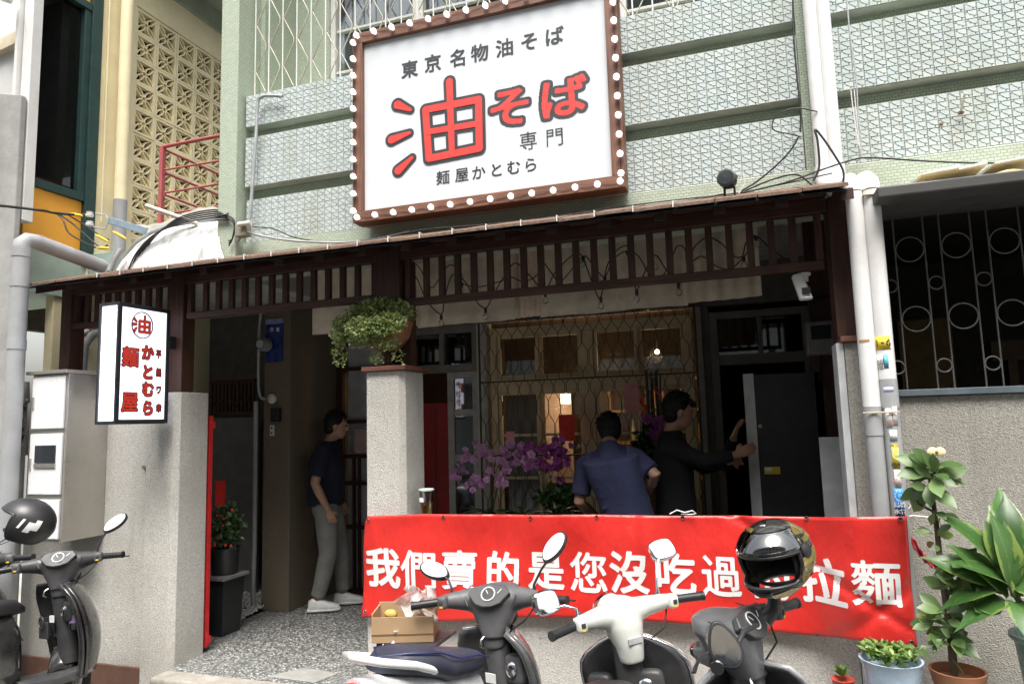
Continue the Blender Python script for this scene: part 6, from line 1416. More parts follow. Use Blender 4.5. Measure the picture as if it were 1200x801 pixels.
b = MB(); b.ball(C_+Vector((.03, .0, .03)), .038, 12, 8, (1.5, .7, .7)); o = b.build('bread_roll', M('bread', (.5, .3, .12), .7, bump=.4), smooth=80); tag(o, 'small bread roll inside the cloudy bag on the cardboard box', 'bread')
b = MB(); b.ball(C_+Vector((-.14, -.04, -.02)), .028, 10, 8, (1.3, .8, .8)); o = b.build('snack', M('golden_snack', (.6, .4, .1), .6, bump=.5), smooth=80); tag(o, 'golden snack at the left end of the cardboard box', 'snack')
Q0 = at(452, 737, Y=3.0); b = MB(); b.grid(lambda u, v: Q0+Vector((.02+(u-.5)*.10*(1-.3*v), .02*math.sin(u*13+v*5)+.015*math.sin(v*11), -.20*v+.0)), 12, 16)
o = b.build('hanging_bag', M('translucent_white_bag', (.72, .72, .70), .45, var=.12, sc=30), smooth=40, solid=.001); tag(o, 'white plastic bag hanging from the left end of the cardboard box', 'bag')
# drink cup on the coping
P = at(500, 601, Y=4.03); P.z = 1.021; cu_ = thing('drink_cup', 'clear plastic cup half full of amber tea on the porch wall beside the middle pillar', 'cup', P)
b = MB(); b.lathe([(.034, 0), (.038, .05), (.045, .155), (.047, .16)], 20, P); b.build('cup_wall', glass('cup_plastic', (.85, .9, .88), .1), cu_, smooth=60)
b = MB(); b.lathe([(.0325, .003), (.0395, .085), (0, .085)], 20, P); b.build('tea', M('amber_tea', (.75, .45, .06), .15), cu_, smooth=40)
b = MB(); b.lathe([(.049, .158), (.050, .166), (.044, .17), (0, .171)], 20, P); b.build('lid', M('pale_green_lid', (.6, .72, .66), .3), cu_, smooth=40)
b = MB(); b.box(P.x-.028, P.x+.0, P.y-.042, P.y-.040, P.z+.09, P.z+.118); b.build('label', m_wst, cu_, smooth=0)
# pieces lying on the coping
P = at(545, 602, Y=4.05); b = MB(); b.lathe([(.04, 0), (.045, .006), (.02, .009), (0, .009)], 16, (P.x, 4.04, 1.021)); tag(b.build('cup_lid', m_wst, smooth=40), 'white cup lid lying on the porch wall', 'lid')

# ================================================================== PEOPLE
def person(name, label, loc, face, J, shirt, pants, shoes=None, sleeve='short', scale=1.0, hairstyle=1, girth=1.0):
    t = thing(name, label, 'person', loc); f = Vector((face[0], face[1], 0)).normalized(); r = Vector((f.y, -f.x, 0)); U = Vector((0, 0, 1))
    g = {k: Vector(v) for k, v in J.items() if hasattr(v, '__len__')}
    H = g['head']; hf = Vector(J.get('look', face)).normalized() if 'look' in J else f
    hr = hf.cross(U).normalized(); hu = hr.cross(hf).normalized()
    b = MB()
    def hp(x, y, z): return H+hr*x+hf*y+hu*z
    Q = Matrix((hr, hf, hu)).transposed().to_quaternion()
    b.ball(H+hu*.015, 1, 20, 14, (.076, .092, .105), Q); b.ball(hp(0, .028, -.045), 1, 16, 10, (.058, .062, .066), Q); b.ball(hp(0, .055, -.085), 1, 12, 8, (.028, .024, .022), Q)
    b.tube([hp(0, .085, .022), hp(0, .108, -.018), hp(0, .098, -.028)], [.009, .014, .012], 8); b.tube([hp(-.022, .082, -.055), hp(0, .094, -.053), hp(.022, .082, -.055)], .0085, 8); b.tube([hp(-.045, .078, .038), hp(0, .092, .032), hp(.045, .078, .038)], .010, 8)
    for s_ in (-1, 1): b.ball(hp(s_*.078, -.005, -.005), 1, 10, 8, (.011, .020, .032), Q)
    b.tube([g['neck'].lerp(g['chest'], .15), g['neck'], hp(0, -.01, -.05)], [.045, .052, .055], 16)
    b.tube([g['pelvis'], g['pelvis'].lerp(g['chest'], .5), g['chest'], g['chest'].lerp(g['neck'], .8)], [.09, .085, .07, .04], 18)
    sk = []
    for s, S_ in (('l', -1), ('r', 1)):
        sh, el, wr, hd_ = g['sh_'+s], g['el_'+s], g['wr_'+s], g['hand_'+s]
        b.tube([g['chest'].lerp(sh, .6)+U*.005, sh, sh.lerp(el, .4), el, el.lerp(wr, .3), wr], [.035, .046, .045, .040, .040, .027], 14)
        d = (hd_-wr).normalized(); side = d.cross(r if abs(d.dot(r)) < .8 else f).normalized()
        if 'palm_'+s in J: pn = Vector(J['palm_'+s]).normalized()
        else: pn = -r*S_*-1
        pn = (pn-d*pn.dot(d)).normalized(); ax = d.cross(pn).normalized()
        c = wr+d*.05; b.loft([(wr, ax*.024, pn*.018), (wr+d*.03, ax*.034, pn*.018), (wr+d*.075, ax*.040, pn*.014), (wr+d*.09, ax*.038, pn*.010)], 12, 2.6)
        curl = J.get('curl_'+s, .35)
        for k in range(4):
            o = ax*(.030-.020*k); L_ = (.070, .078, .073, .058)[k]; p0 = wr+d*.082+o; ds = d; P_ = [p0]; a = 0
            for q_ in range(3):
                a += curl*(.8+.15*q_+.08*k); dd = d*math.cos(a)+pn*math.sin(a); P_.append(P_[-1]+dd*L_*(.45, .32, .25)[q_])
            b.tube(P_, [.0098, .0092, .0085, .0070], 8)
        tb = wr+d*.03+ax*.030; b.tube([tb, tb+(ax*.7+d*.6+pn*.25).normalized()*.032, tb+(ax*.7+d*.6+pn*.25).normalized()*.032+(d*.9+pn*.5).normalized()*.03], [.014, .011, .009], 8)
        hp_, kn, an = g['hip_'+s], g['kn_'+s], g['an_'+s]
        b.tube([g['pelvis'].lerp(hp_, .6), hp_, hp_.lerp(kn, .5), kn, kn.lerp(an, .35), an, an-U*.04], [.10, .095, .078, .055, .055, .036, .036], 14)
    body = b.build('body', m_skin, t, remesh=.0068)
    for s_ in (-1, 1):
        e = MB(); e.ball(hp(s_*.031, .083, .018), .0085, 8, 6); e.build('eye', m_blackink, t, smooth=80)
    # hair
    b = MB(); b.ball(hp(0, -.024, .040), 1, 22, 16, (.088, .098, .094), Q); b.ball(hp(0, -.048, -.012), 1, 18, 12, (.080, .064, .074), Q)
    for k in range(130):
        a = rnd(0, 6.28); e_ = rnd(.15, 1.5); p = hp(.078*math.cos(a)*math.cos(e_), -.02+.088*math.sin(a)*math.cos(e_), .045+.088*math.sin(e_))
        dd = (hu*.5+hf*rnd(-.2, .8)+hr*rnd(-.5, .5)+(p-H)*4).normalized(); b.tube([p, p+dd*.018, p+dd*.03+(hf*.012+hr*rnd(-.01, .01))-hu*.006], [.013, .009, .003], 5)
    if hairstyle == 2:
        for k in range(9): x = -.06+.015*k; b.tube([hp(x, .055, .085), hp(x*1.1, .088, .07), hp(x*1.1, .097, .045)], [.018, .014, .006], 6)
    b.build('hair', m_hair, t, smooth=50)
    # shirt
    b = MB(); sp_, ch, nk = g['pelvis'], g['chest'], g['neck']
    sr_ = (g['sh_r']-g['sh_l']).normalized(); ax_ = (ch-sp_).normalized(); fr = ax_.cross(sr_).normalized()*-1
    if fr.dot(f) < 0: fr = -fr
    hem = sp_-ax_*.06
    b.loft([(hem, sr_*.168, fr*.125*girth), (sp_+ax_*.03, sr_*.168, fr*.132*girth), (sp_.lerp(ch, .5), sr_*.168, fr*.130*girth), (ch-ax_*.02, sr_*.185, fr*.135*girth), (ch+ax_*.08, sr_*.19, fr*.122), (nk-ax_*.05, sr_*.14, fr*.095), (nk+ax_*.004, sr_*.072, fr*.070)], 26, 2.5)
    b.tube([ch-ax_*.02, ch.lerp(nk, .4), ch.lerp(nk, .75), nk], [.115, .105, .085, .068], 20)
    for s, S_ in (('l', -1), ('r', 1)):
        sh, el, wr = g['sh_'+s], g['el_'+s], g['wr_'+s]; inn = ch.lerp(sh, .55)+ax_*.05
        if sleeve == 'short': b.tube([inn, sh, sh.lerp(el, .45), sh.lerp(el, .80)], [.075, .074, .068, .066], 16)
        else: b.tube([inn, sh, sh.lerp(el, .5), el, el.lerp(wr, .5), wr-(wr-el).normalized()*.02], [.075, .072, .062, .053, .047, .038], 16)
    for k in range(10):
        q_ = rnd(0, 1); a = rnd(-1, 1); c = hem.lerp(ch, q_)+fr*.112*(-1 if k % 2 else 1)+sr_*a*.10; b.tube([c-sr_*.05+ax_*rnd(-.03, .03), c, c+sr_*.05+ax_*rnd(-.03, .03)], [.004, .012, .004], 6)
    b.build('shirt', shirt, t, remesh=.0085)
    b = MB(); pe = g['pelvis']-U*.03
    b.loft([(g['pelvis']+U*.03, r*.155, f*.112), (pe-U*.04, r*.165, f*.122), (pe-U*.12, r*.15, f*.11)], 22, 2.5)
    for s in 'lr':
        hp_, kn, an = g['hip_'+s], g['kn_'+s], g['an_'+s]; pt_ = [hp_+U*.02, hp_.lerp(kn, .4), hp_.lerp(kn, .8), kn, kn.lerp(an, .3), kn.lerp(an, .7), an+U*.035]
        b.tube(pt_, [.108, .100, .086, .080, .076, .066, .062], 18)
        for k in range(6): c = kn.lerp(an, rnd(-.2, .95)); b.tube([c-r*.05, c-f*.055+U*rnd(-.01, .02), c+r*.05], [.006, .012, .006], 6)
    b.build('trousers', pants, t, remesh=.0085)
    for s in 'lr':
        an = g['an_'+s]; td = Vector(J.get('toe_'+s, f)); td.z = 0; td.normalize(); sd_ = Vector((td.y, -td.x, 0)); zf = an.z-.085
        c = Vector((an.x, an.y, zf)); b = MB()
        b.loft([(c-td*.075+U*.05, sd_*.030, U*.042), (c-td*.05+U*.055, sd_*.040, U*.052), (c+td*.02+U*.055, sd_*.043, U*.052), (c+td*.09+U*.040, sd_*.048, U*.036), (c+td*.15+U*.032, sd_*.046, U*.026), (c+td*.185+U*.028, sd_*.030, U*.018)], 18, 3)
        so_ = b.build('shoe', shoes or m_black, t, smooth=60)
        b = MB(); b.loft([(c-td*.085+U*.012, sd_*.036, U*.012), (c+td*.02+U*.012, sd_*.047, U*.012), (c+td*.15+U*.012, sd_*.050, U*.012), (c+td*.195+U*.014, sd_*.030, U*.010)], 18, 4); b.build('sole', m_wst if shoes else m_black, so_, smooth=60)
        if shoes:
            for k in range(4): b = MB(); q_ = c+td*(.035+.022*k)+U*(.104-.009*k-.001*k*k); b.tube([q_-sd_*.028-U*.006, q_, q_+sd_*.028-U*.006], .0035, 6); b.build('lace', m_wst, so_, smooth=60)
    return t
# -- man walking in at the left, seen from the side
A = at(383, 712, Z=.02); ax0, ay0 = A.x-.02, A.y+.05
fx = Vector((.88, .47, 0)).normalized(); rx_ = Vector((fx.y, -fx.x, 0))
def LP(x, y, z, o=(ax0, ay0)): return Vector((o[0], o[1], z))+rx_*x+fx*y
JA = dict(head=LP(0, .07, 1.595), neck=LP(0, .01, 1.46), chest=LP(0, -.02, 1.28), pelvis=LP(0, -.02, .96), look=(fx.x, fx.y, -.12),
          sh_l=LP(-.18, -.01, 1.39), el_l=LP(-.24, .0, 1.12), wr_l=LP(-.20, .10, .90), hand_l=LP(-.18, .13, .82),
          sh_r=LP(.18, -.03, 1.39), el_r=LP(.24, -.09, 1.11), wr_r=LP(.23, .02, .88), hand_r=LP(.22, .05, .80), curl_l=.5, curl_r=.45,
          hip_l=LP(-.09, 0, .90), kn_l=LP(-.10, .10, .50), an_l=LP(-.10, .12, .095), hip_r=LP(.09, -.01, .90), kn_r=LP(.10, .01, .49), an_r=LP(.10, -.08, .095), palm_r=-rx_, palm_l=rx_)
person('person', 'man in dark navy t-shirt and grey trousers with white sneakers walking into the porch', (ax0, ay0, 0), (fx.x, fx.y), JA, fabric('navy_cotton', (.012, .014, .03)), fabric('grey_trousers', (.22, .22, .205)), M('white_leather', (.78, .78, .77), .5), girth=1.25)
# -- man in the blue t-shirt, back to the camera, leaning
Y2 = 4.72
def W(x, y, Y): return at(x, y, Y=Y)
JB = dict(head=W(714, 507, Y2+.20), neck=W(713, 522, Y2+.07), chest=W(719, 550, Y2-.07), pelvis=W(738, 612, Y2-.02), look=(-.25, .9, -.45),
          sh_l=W(686, 546, Y2-.0), el_l=W(679, 588, Y2-.02), wr_l=W(700, 606, Y2+.22), hand_l=W(712, 606, Y2+.3),
          sh_r=W(745, 537, Y2-.0), el_r=W(768, 556, Y2-.06), wr_r=W(752, 588, Y2+.14), hand_r=W(742, 596, Y2+.22), curl_l=.6, curl_r=.6)
px_, py_ = JB['pelvis'].x, JB['pelvis'].y; JB['pelvis'].z = .93
for s, S_ in (('l', -1), ('r', 1)):
    JB['hip_'+s] = Vector((px_+.09*S_, py_, .88)); JB['kn_'+s] = Vector((px_+.11*S_, py_+.04, .48)); JB['an_'+s] = Vector((px_+.12*S_, py_-.02, .095))
person('person', 'man in navy blue t-shirt seen from behind, bending over behind the banner', (px_, py_, 0), (-.1, 1), JB, fabric('blue_cotton', (.035, .042, .10)), fabric('dark_trousers', (.03, .03, .035)), None)
# -- man in black, reaching for the black door
Y3 = 4.98
JC = dict(head=W(795, 483, Y3), neck=W(786, 505, Y3), chest=W(789, 548, Y3), pelvis=W(794, 606, Y3), look=(.92, .30, -.12),
          sh_r=W(784, 524, Y3-.15), el_r=W(826, 540, Y3-.16), wr_r=W(862, 533, Y3-.12), hand_r=W(876, 527, Y3-.10),
          sh_l=W(792, 522, Y3+.16), el_l=W(826, 548, Y3+.2), wr_l=W(856, 540, Y3+.12), hand_l=W(868, 538, Y3+.05), curl_r=.22, curl_l=.4, palm_r=(.3, .9, 0), palm_l=(.2, -.9, 0))
px_, py_ = JC['pelvis'].x, JC['pelvis'].y; JC['pelvis'].z = .96; JC['chest'].z = 1.26
for s, S_ in (('l', 1), ('r', -1)):
    JC['hip_'+s] = Vector((px_, py_+.09*S_, .90)); JC['kn_'+s] = Vector((px_+.05, py_+.11*S_, .49)); JC['an_'+s] = Vector((px_-.02*S_, py_+.12*S_, .095))
person('person', 'short-haired man in black long-sleeved top holding the edge of the black door', (px_, py_, 0), (1, .25), JC, fabric('black_cotton', (.010, .010, .012)), fabric('black_trousers', (.012, .012, .014)), None, 'long', hairstyle=2)
# -- fourth person, mostly hidden behind the black door, one hand on its edge
Y4 = 5.45
JD = dict(head=Vector((.22, Y4+.05, 1.58)), neck=Vector((.22, Y4+.05, 1.44)), chest=Vector((.22, Y4+.06, 1.26)), pelvis=Vector((.22, Y4+.06, .95)), look=(-.3, -1, -.1),
          sh_r=Vector((.06, Y4+.05, 1.38)), el_r=W(850, 545, Y4-.02), wr_r=W(860, 512, Y4-.28), hand_r=W(866, 494, Y4-.33), sh_l=Vector((.38, Y4+.07, 1.38)), el_l=Vector((.44, Y4+.02, 1.12)), wr_l=Vector((.40, Y4-.12, .95)), hand_l=Vector((.38, Y4-.18, .90)), palm_r=(.9, 0, 0), palm_l=(0, -1, 0), curl_r=.25)
for s, S_ in (('l', 1), ('r', -1)):
    JD['hip_'+s] = Vector((.22+.09*S_, Y4+.06, .90)); JD['kn_'+s] = Vector((.22+.1*S_, Y4+.04, .49)); JD['an_'+s] = Vector((.22+.1*S_, Y4+.06, .095))
person('person', 'person in black hidden behind the black door, one raised hand on its left edge', (.22, Y4, 0), (-.2, -1), JD, bpy.data.materials['black_cotton'], bpy.data.materials['black_trousers'], None, 'long')
# the black door they carry
X0 = at(882, 520, Y=5.0).x; zt_ = at(880, 437, Y=5.0).z
bd = thing('black_door', 'black steel door with a white left edge and a small yellow label, being carried on the porch', 'door', (X0, 5.0, 0))
b = MB(); b.box(X0+.035, X0+.47, 5.03, 5.075, .01, zt_-.01); b.build('door_leaf', M('black_door_paint', (.022, .023, .025), .5), bd, bevel=.003, smooth=0)
b = MB(); b.hexa([(X0-.035, 5.07, .01), (X0+.034, 5.02, .01), (X0+.034, 5.078, .01), (X0-.02, 5.10, .01), (X0-.035, 5.07, zt_), (X0+.034, 5.02, zt_), (X0+.034, 5.078, zt_), (X0-.02, 5.10, zt_)]); b.build('white_edge', M('white_edge_paint', (.62, .63, .64), .5), bd, smooth=0, bevel=.002)
P = at(891, 499, Y=5.02); b = MB(); b.lathe([(.014, 0), (.015, .008), (.008, .014), (0, .015)], 14, (P.x, 5.03, P.z), (0, -1, 0)); b.build('knob', m_steel, bd, smooth=50)
P = at(905, 551, Y=5.02); b = MB(); b.box(P.x-.05, P.x+.05, 5.026, 5.0295, P.z-.024, P.z+.024); b.build('yellow_label', m_yel, bd, smooth=0)
b = MB(); b.box(P.x-.045, P.x+.0, 5.0235, 5.0255, P.z-.002, P.z+.018); b.build('label_print', m_wst, bd, smooth=0)

# ================================================================== PLANTS
def leaf_mesh(name, L_, W_, mat, fold=.15, bend=.2, prof=None, n=7):
    prof = prof or [0.05, .55, .9, 1, .9, .6, .25, 0.0]
    b = MB(); V = []
    for i in range(len(prof)):
        u = i/(len(prof)-1); w_ = W_*.5*prof[i]; z = -bend*L_*u*u; 
        for x, dz in ((-w_, fold*w_), (0, 0), (w_, fold*w_)): V.append((x, L_*u, z+dz))
    F = []
    for i in range(len(prof)-1):
        for k in (0, 1): a = i*3+k; F.append((a, a+1, a+4, a+3))
    b.add(V, F); me = b.mesh(name); me.materials.append(mat); smooth_shade(me, 180); return me
def leafmat(name, cm, ce, w, cols=None, rough=.35, vein=None):
    t = NT(name); tc = t.n('ShaderNodeTexCoord'); sx = t.n('ShaderNodeSeparateXYZ'); t.L.new(tc.outputs['Object'], sx.inputs[0])
    ab = t.n('ShaderNodeMath'); ab.operation = 'ABSOLUTE'; t.L.new(sx.outputs[0], ab.inputs[0])
    dv = t.n('ShaderNodeMath'); dv.operation = 'DIVIDE'; dv.inputs[1].default_value = w*.5; t.L.new(ab.outputs[0], dv.inputs[0])
    nz = t.noise(tc.outputs['Object'], 25, 3); ad = t.n('ShaderNodeMath'); ad.operation = 'MULTIPLY_ADD'; ad.inputs[1].default_value = .5; t.L.new(nz, ad.inputs[0]); t.L.new(dv.outputs[0], ad.inputs[2])
    c = t.ramp(ad.outputs[0], [(.0, vein or tuple(x*1.5 for x in cm)), (.34, cm), (.85, cm), (1.0, ce)])
    oi = t.n('ShaderNodeObjectInfo'); v = t.ramp(oi.outputs['Random'], [(0, (.55, .65, .5)), (.9, (1.25, 1.2, 1.1)), (1, (1.9, 1.5, .8))]); c = t.mix(1, c, v, 'MULTIPLY'); c = t.mix(t.ramp(t.noise(t.pos(), 45, 4, .7), [(.68, (0, 0, 0)), (.76, (.7,)*3)]), c, (.16, .13, .05))
    t.col(c); t.set(rough); tr = t.n('ShaderNodeBsdfTranslucent'); t.L.new(c, tr.inputs[0]); mx = t.n('ShaderNodeMixShader'); mx.inputs[0].default_value = .25
    t.L.new(t.b.outputs[0], mx.inputs[1]); t.L.new(tr.outputs[0], mx.inputs[2]); t.L.new(mx.outputs[0], t.N['Material Output'].inputs[0]); return t.m
def aim(d, up=(0, 0, 1), tw=0): # rotation whose +y points along d
    d = Vector(d).normalized(); x = d.cross(Vector(up)); x = x.normalized() if x.length > .05 else Vector((1, 0, 0)); z = x.cross(d)
    m = Matrix((x, d, z)).transposed(); return (m @ Matrix.Rotation(tw, 3, 'Y')).to_euler()
# flower bowl on the middle pillar
BC = at(453, 378, Y=4.05); zcap = 1.973
fb = thing('flower_bowl', 'terracotta bowl on a dark stem overflowing with pale green creeper on the middle pillar', 'planter', (BC.x, 4.05, zcap))
m_terra = M('terracotta', (.32, .14, .07), .8, sc=8, dirt=(.18, .12, .08), dirtamt=.5)
zb_ = at(453, 412, Y=4.05).z; zr_ = BC.z+.0
b = MB(); b.lathe([(.075, zcap), (.07, zcap+.015), (.03, zcap+.03), (.028, zb_-.02), (.05, zb_)], 18, (BC.x, 4.05, 0)); b.build('stem', m_woodz, fb, smooth=50)
b = MB(); b.lathe([(.04, zb_), (.10, zb_+.03), (.15, zb_+.09), (.175, zr_-.01), (.18, zr_), (.165, zr_), (.15, zr_-.03), (0, zr_-.03)], 28, (BC.x, 4.05, 0)); b.build('bowl', m_terra, fb, smooth=50)
m_creep = island('creeper_leaves', [(.14, .22, .05), (.28, .36, .08), (.34, .42, .15), (.46, .50, .26), (.20, .32, .14)], .45, trans=.3)
b = MB()
def cloud2(c, sx, sy, sz, n, s, yy=4.02):
    C2 = at(c[0], c[1], Y=yy); leafcloud(b, C2, sx, sy, sz, n, s)
cloud2((452, 370), .17, .17, .09, 1500, .026); cloud2((432, 372), .17, .15, .085, 1100, .026); cloud2((412, 383), .13, .11, .085, 800, .025, 3.98); cloud2((400, 393), .07, .08, .08, 320, .024, 3.96)
cloud2((452, 380), .16, .05, .075, 900, .024, 3.84); cloud2((425, 384), .13, .05, .075, 700, .024, 3.84); cloud2((470, 362), .09, .10, .06, 500, .024, 3.95); cloud2((445, 360), .15, .12, .06, 700, .024, 3.95)
cloud2((470, 366), .10, .12, .07, 600, .025); cloud2((430, 398), .15, .05, .06, 420, .022, 3.90); cloud2((455, 402), .10, .04, .055, 200, .02, 3.89); cloud2((398, 415), .06, .05, .09, 120, .022, 3.98); cloud2((437, 355), .14, .10, .05, 350, .024); cloud2((450, 352), .10, .06, .06, 180, .02)
for x in (440, 446, 470, 437, 462):
    C2 = at(x, 418, Y=3.91); leafcloud(b, C2, .015, .015, .055, 22, .02)
tag(b.build('creeper', m_creep, fb, smooth=0, recalc=False), kind='stuff')
b = MB()
for k in range(60):
    a = rnd(0, 6.28); r0 = Vector((BC.x, 4.05, zr_)); e_ = r0+Vector((math.cos(a)*rnd(.1, .22), math.sin(a)*.15, rnd(.02, .14))); b.tube([r0+(e_-r0)*.3, (r0+e_)/2+Vector((0, 0, .05)), e_], .0016, 4)
tag(b.build('stems', m_leafd, fb, smooth=60), kind='stuff')

# ledge for the pots on the right
b = MB(); b.box(.33, 2.2, 3.25, 3.76, ZS+.02, .22); lg = b.build('plant_ledge', m_conc, bevel=.01, smooth=0); tag(lg, 'low concrete ledge for flower pots below the frame at the right wall', 'ledge')
# euphorbia
P = at(1122, 784, Y=3.50); eu = thing('euphorbia', 'tall thorny euphorbia with round leaves and one yellow flower in a terracotta pot', 'potted plant', (P.x, 3.5, .22))
zr_ = P.z; b = MB(); b.lathe([(.07, .222), (.094, zr_-.052), (.098, zr_-.05), (.108, zr_), (.098, zr_), (.09, zr_-.04), (0, zr_-.04)], 26, (P.x, 3.5, 0)); b.build('pot', m_terra, eu, smooth=40)
stem = [at(1118, 790, Y=3.5), at(1114, 740, Y=3.5), at(1108, 700, Y=3.52), at(1102, 660, Y=3.55), at(1098, 620, Y=3.58), at(1094, 590, Y=3.58), at(1090, 560, Y=3.56)]
m_stem = M('thorny_bark', (.12, .10, .07), .9, bump=.8)
b = MB(); b.tube(stem, [.017, .016, .015, .013, .011, .010, .009], 10); stb = b.build('stem', m_stem, eu, smooth=60)
b = MB()
for i in range(240):
    k = rnd(0, len(stem)-1.01); q_ = stem[int(k)].lerp(stem[int(k)+1], k % 1); a = rnd(0, 6.28); d = Vector((math.cos(a), math.sin(a), .2)); s1 = d.cross(Vector((0, 0, 1)))*.002
    b.add([q_+d*.010-s1, q_+d*.010+s1, q_+d*.034], [(0, 1, 2)])
tag(b.build('thorns', m_stem, stb, smooth=0, recalc=False), kind='stuff')
b = MB(); br = [at(1096, 600, Y=3.57), at(1076, 590, Y=3.55), at(1070, 570, Y=3.55), at(1078, 552, Y=3.55)]; b.tube(br, .006, 8); b.build('branch', m_stem, eu, smooth=60)
b = MB(); b.tube([at(1108, 700, Y=3.52), at(1122, 680, Y=3.50), at(1128, 668, Y=3.5)], .008, 8); b.build('branch', m_stem, eu, smooth=60)
b = MB(); b.tube([at(1114, 745, Y=3.5), at(1135, 728, Y=3.47), at(1146, 718, Y=3.45)], .008, 8); b.build('branch', m_stem, eu, smooth=60)
m_el = leafmat('euphorbia_leaf', (.13, .215, .085), (.15, .24, .09), .05, vein=(.22, .32, .15))
elm = leaf_mesh('leaf', .118, .056, m_el, .22, .25, [.12, .4, .7, .92, 1.05, 1.05, .85, .45, 0])
def rosette(c, n, up, s0=1, spread=1.0, yy=3.53):
    C2 = at(c[0], c[1], Y=yy)
    for i in range(n):
        a = i*2.4+rnd(-.3, .3); el = rnd(-.45, .75)*spread+up; d = Vector((math.cos(a)*math.cos(el), math.sin(a)*math.cos(el)*.9, math.sin(el)))
        inst(elm, 'leaf', eu, C2+d*.012+Vector((0, 0, rnd(-.03, .03))), aim(d, up=(0, -.8, .6), tw=rnd(-.5, .5)), s0*rnd(.6, 1.02))
rosette((1092, 553), 26, .1, 1.15); rosette((1087, 570), 12, -.5, 1.1); rosette((1097, 604), 4, -.6, .9); rosette((1097, 632), 7, .0, .6); rosette((1124, 668), 18, .1, .85, yy=3.48); rosette((1112, 690), 8, -.1, .8)
rosette((1148, 716), 14, .2, .8, yy=3.43); rosette((1108, 722), 18, .0, .85, yy=3.46); rosette((1115, 748), 20, -.05, .85, yy=3.45); rosette((1095, 735), 10, .2, .75, yy=3.48); rosette((1092, 765), 5, .3, .55, yy=3.42); rosette((1128, 700), 8, .3, .8, yy=3.44)
m_yf = M('pale_yellow_petal', (.85, .75, .4), .6); P = at(1097, 529, Y=3.5); fl = MB()
for k in range(2): a = k*math.pi; fl.ball(P+Vector((.014*math.cos(a), -.004, .004*math.sin(a))), 1, 10, 8, (.022, .006, .020))
fl.build('flower', m_yf, eu, smooth=60)
b = MB(); b.ball(P+Vector((0, -.012, 0)), .006, 8, 6); b.build('flower_centre', m_terra, eu)
P = at(1116, 773, Y=3.42); inst(elm, 'leaf', eu, P, aim((.5, 0, -.5)), .6)
# dracaena
P = at(1196, 745, Y=3.42); dr = thing('dracaena', 'broad-leaved green and yellow dracaena in a blue-green pot at the right edge', 'potted plant', (P.x, 3.42, .22))
zr_ = at(1190, 742, Y=3.42).z; pxc = at(1205, 742, Y=3.42).x+.075
b = MB(); b.lathe([(.08, .222), (.12, zr_-.05), (.125, zr_-.03), (.142, zr_-.015), (.14, zr_), (.122, zr_), (.11, zr_-.04), (0, zr_-.04)], 26, (pxc, 3.42, 0)); b.build('pot', M('glazed_green_pot', (.16, .24, .22), .3), dr, smooth=40)
base = Vector((pxc-.02, 3.42, zr_-.04)); top = at(1186, 690, Y=3.42)
b = MB(); b.tube([base, base.lerp(top, .5), top, at(1180, 660, Y=3.42)], [.014, .013, .012, .010], 10); b.build('stem', M('green_stem', (.15, .2, .06), .6), dr, smooth=60)
m_dl = leafmat('dracaena_leaf', (.065, .15, .045), (.20, .28, .08), .15, vein=(.20, .30, .10), rough=.25)
dlm = leaf_mesh('leaf', .33, .145, m_dl, .30, .45, [.20, .42, .70, .90, 1, 1, .88, .62, .25, 0])
dlm2 = leaf_mesh('leaf', .29, .135, m_dl, .28, .75, [.20, .42, .70, .90, 1, 1, .88, .62, .25, 0])
for (bx_, by_), (tx, ty), yo, s_, mm, tw in [((1170, 668), (1121, 590), 0, 1, 0, .6), ((1178, 670), (1168, 604), -.06, .8, 0, -.2), ((1182, 665), (1186, 566), .05, 1.25, 0, .1), ((1185, 675), (1190, 582), -.04, 1.15, 0, .0), ((1186, 672), (1212, 590), .0, 1.1, 0, -.5),
      ((1172, 688), (1098, 652), -.05, .95, 0, .1), ((1172, 690), (1128, 700), -.08, .85, 1, 0), ((1180, 700), (1142, 640), -.10, .7, 0, .4), ((1182, 690), (1165, 650), -.14, .65, 1, -.3), ((1188, 700), (1215, 660), -.1, .9, 1, .2), ((1180, 705), (1150, 722), -.1, .75, 1, 0),
      ((1190, 705), (1205, 735), -.12, .8, 1, 0), ((1186, 680), (1160, 612), .1, 1, 0, .3), ((1192, 690), (1225, 640), .06, 1, 0, 0), ((1184, 690), (1196, 620), -.12, .8, 0, .5), ((1176, 695), (1135, 672), .08, .9, 0, 0), ((1190, 690), (1220, 700), -.08, .9, 1, 0)]:
    A_ = at(bx_, by_, Y=3.42); B_ = at(tx, ty, Y=3.42+yo); d = B_-A_; L0 = d.length
    up_ = (0, -.8, .6) if mm == 0 else (0, -.4, 1)
    inst(dlm if mm == 0 else dlm2, 'leaf', dr, A_, aim(d+Vector((0, 0, .06 if mm == 0 else .12)), up=up_, tw=tw), (min(1.0, .62+s_*.2), L0/.33*.98, 1))
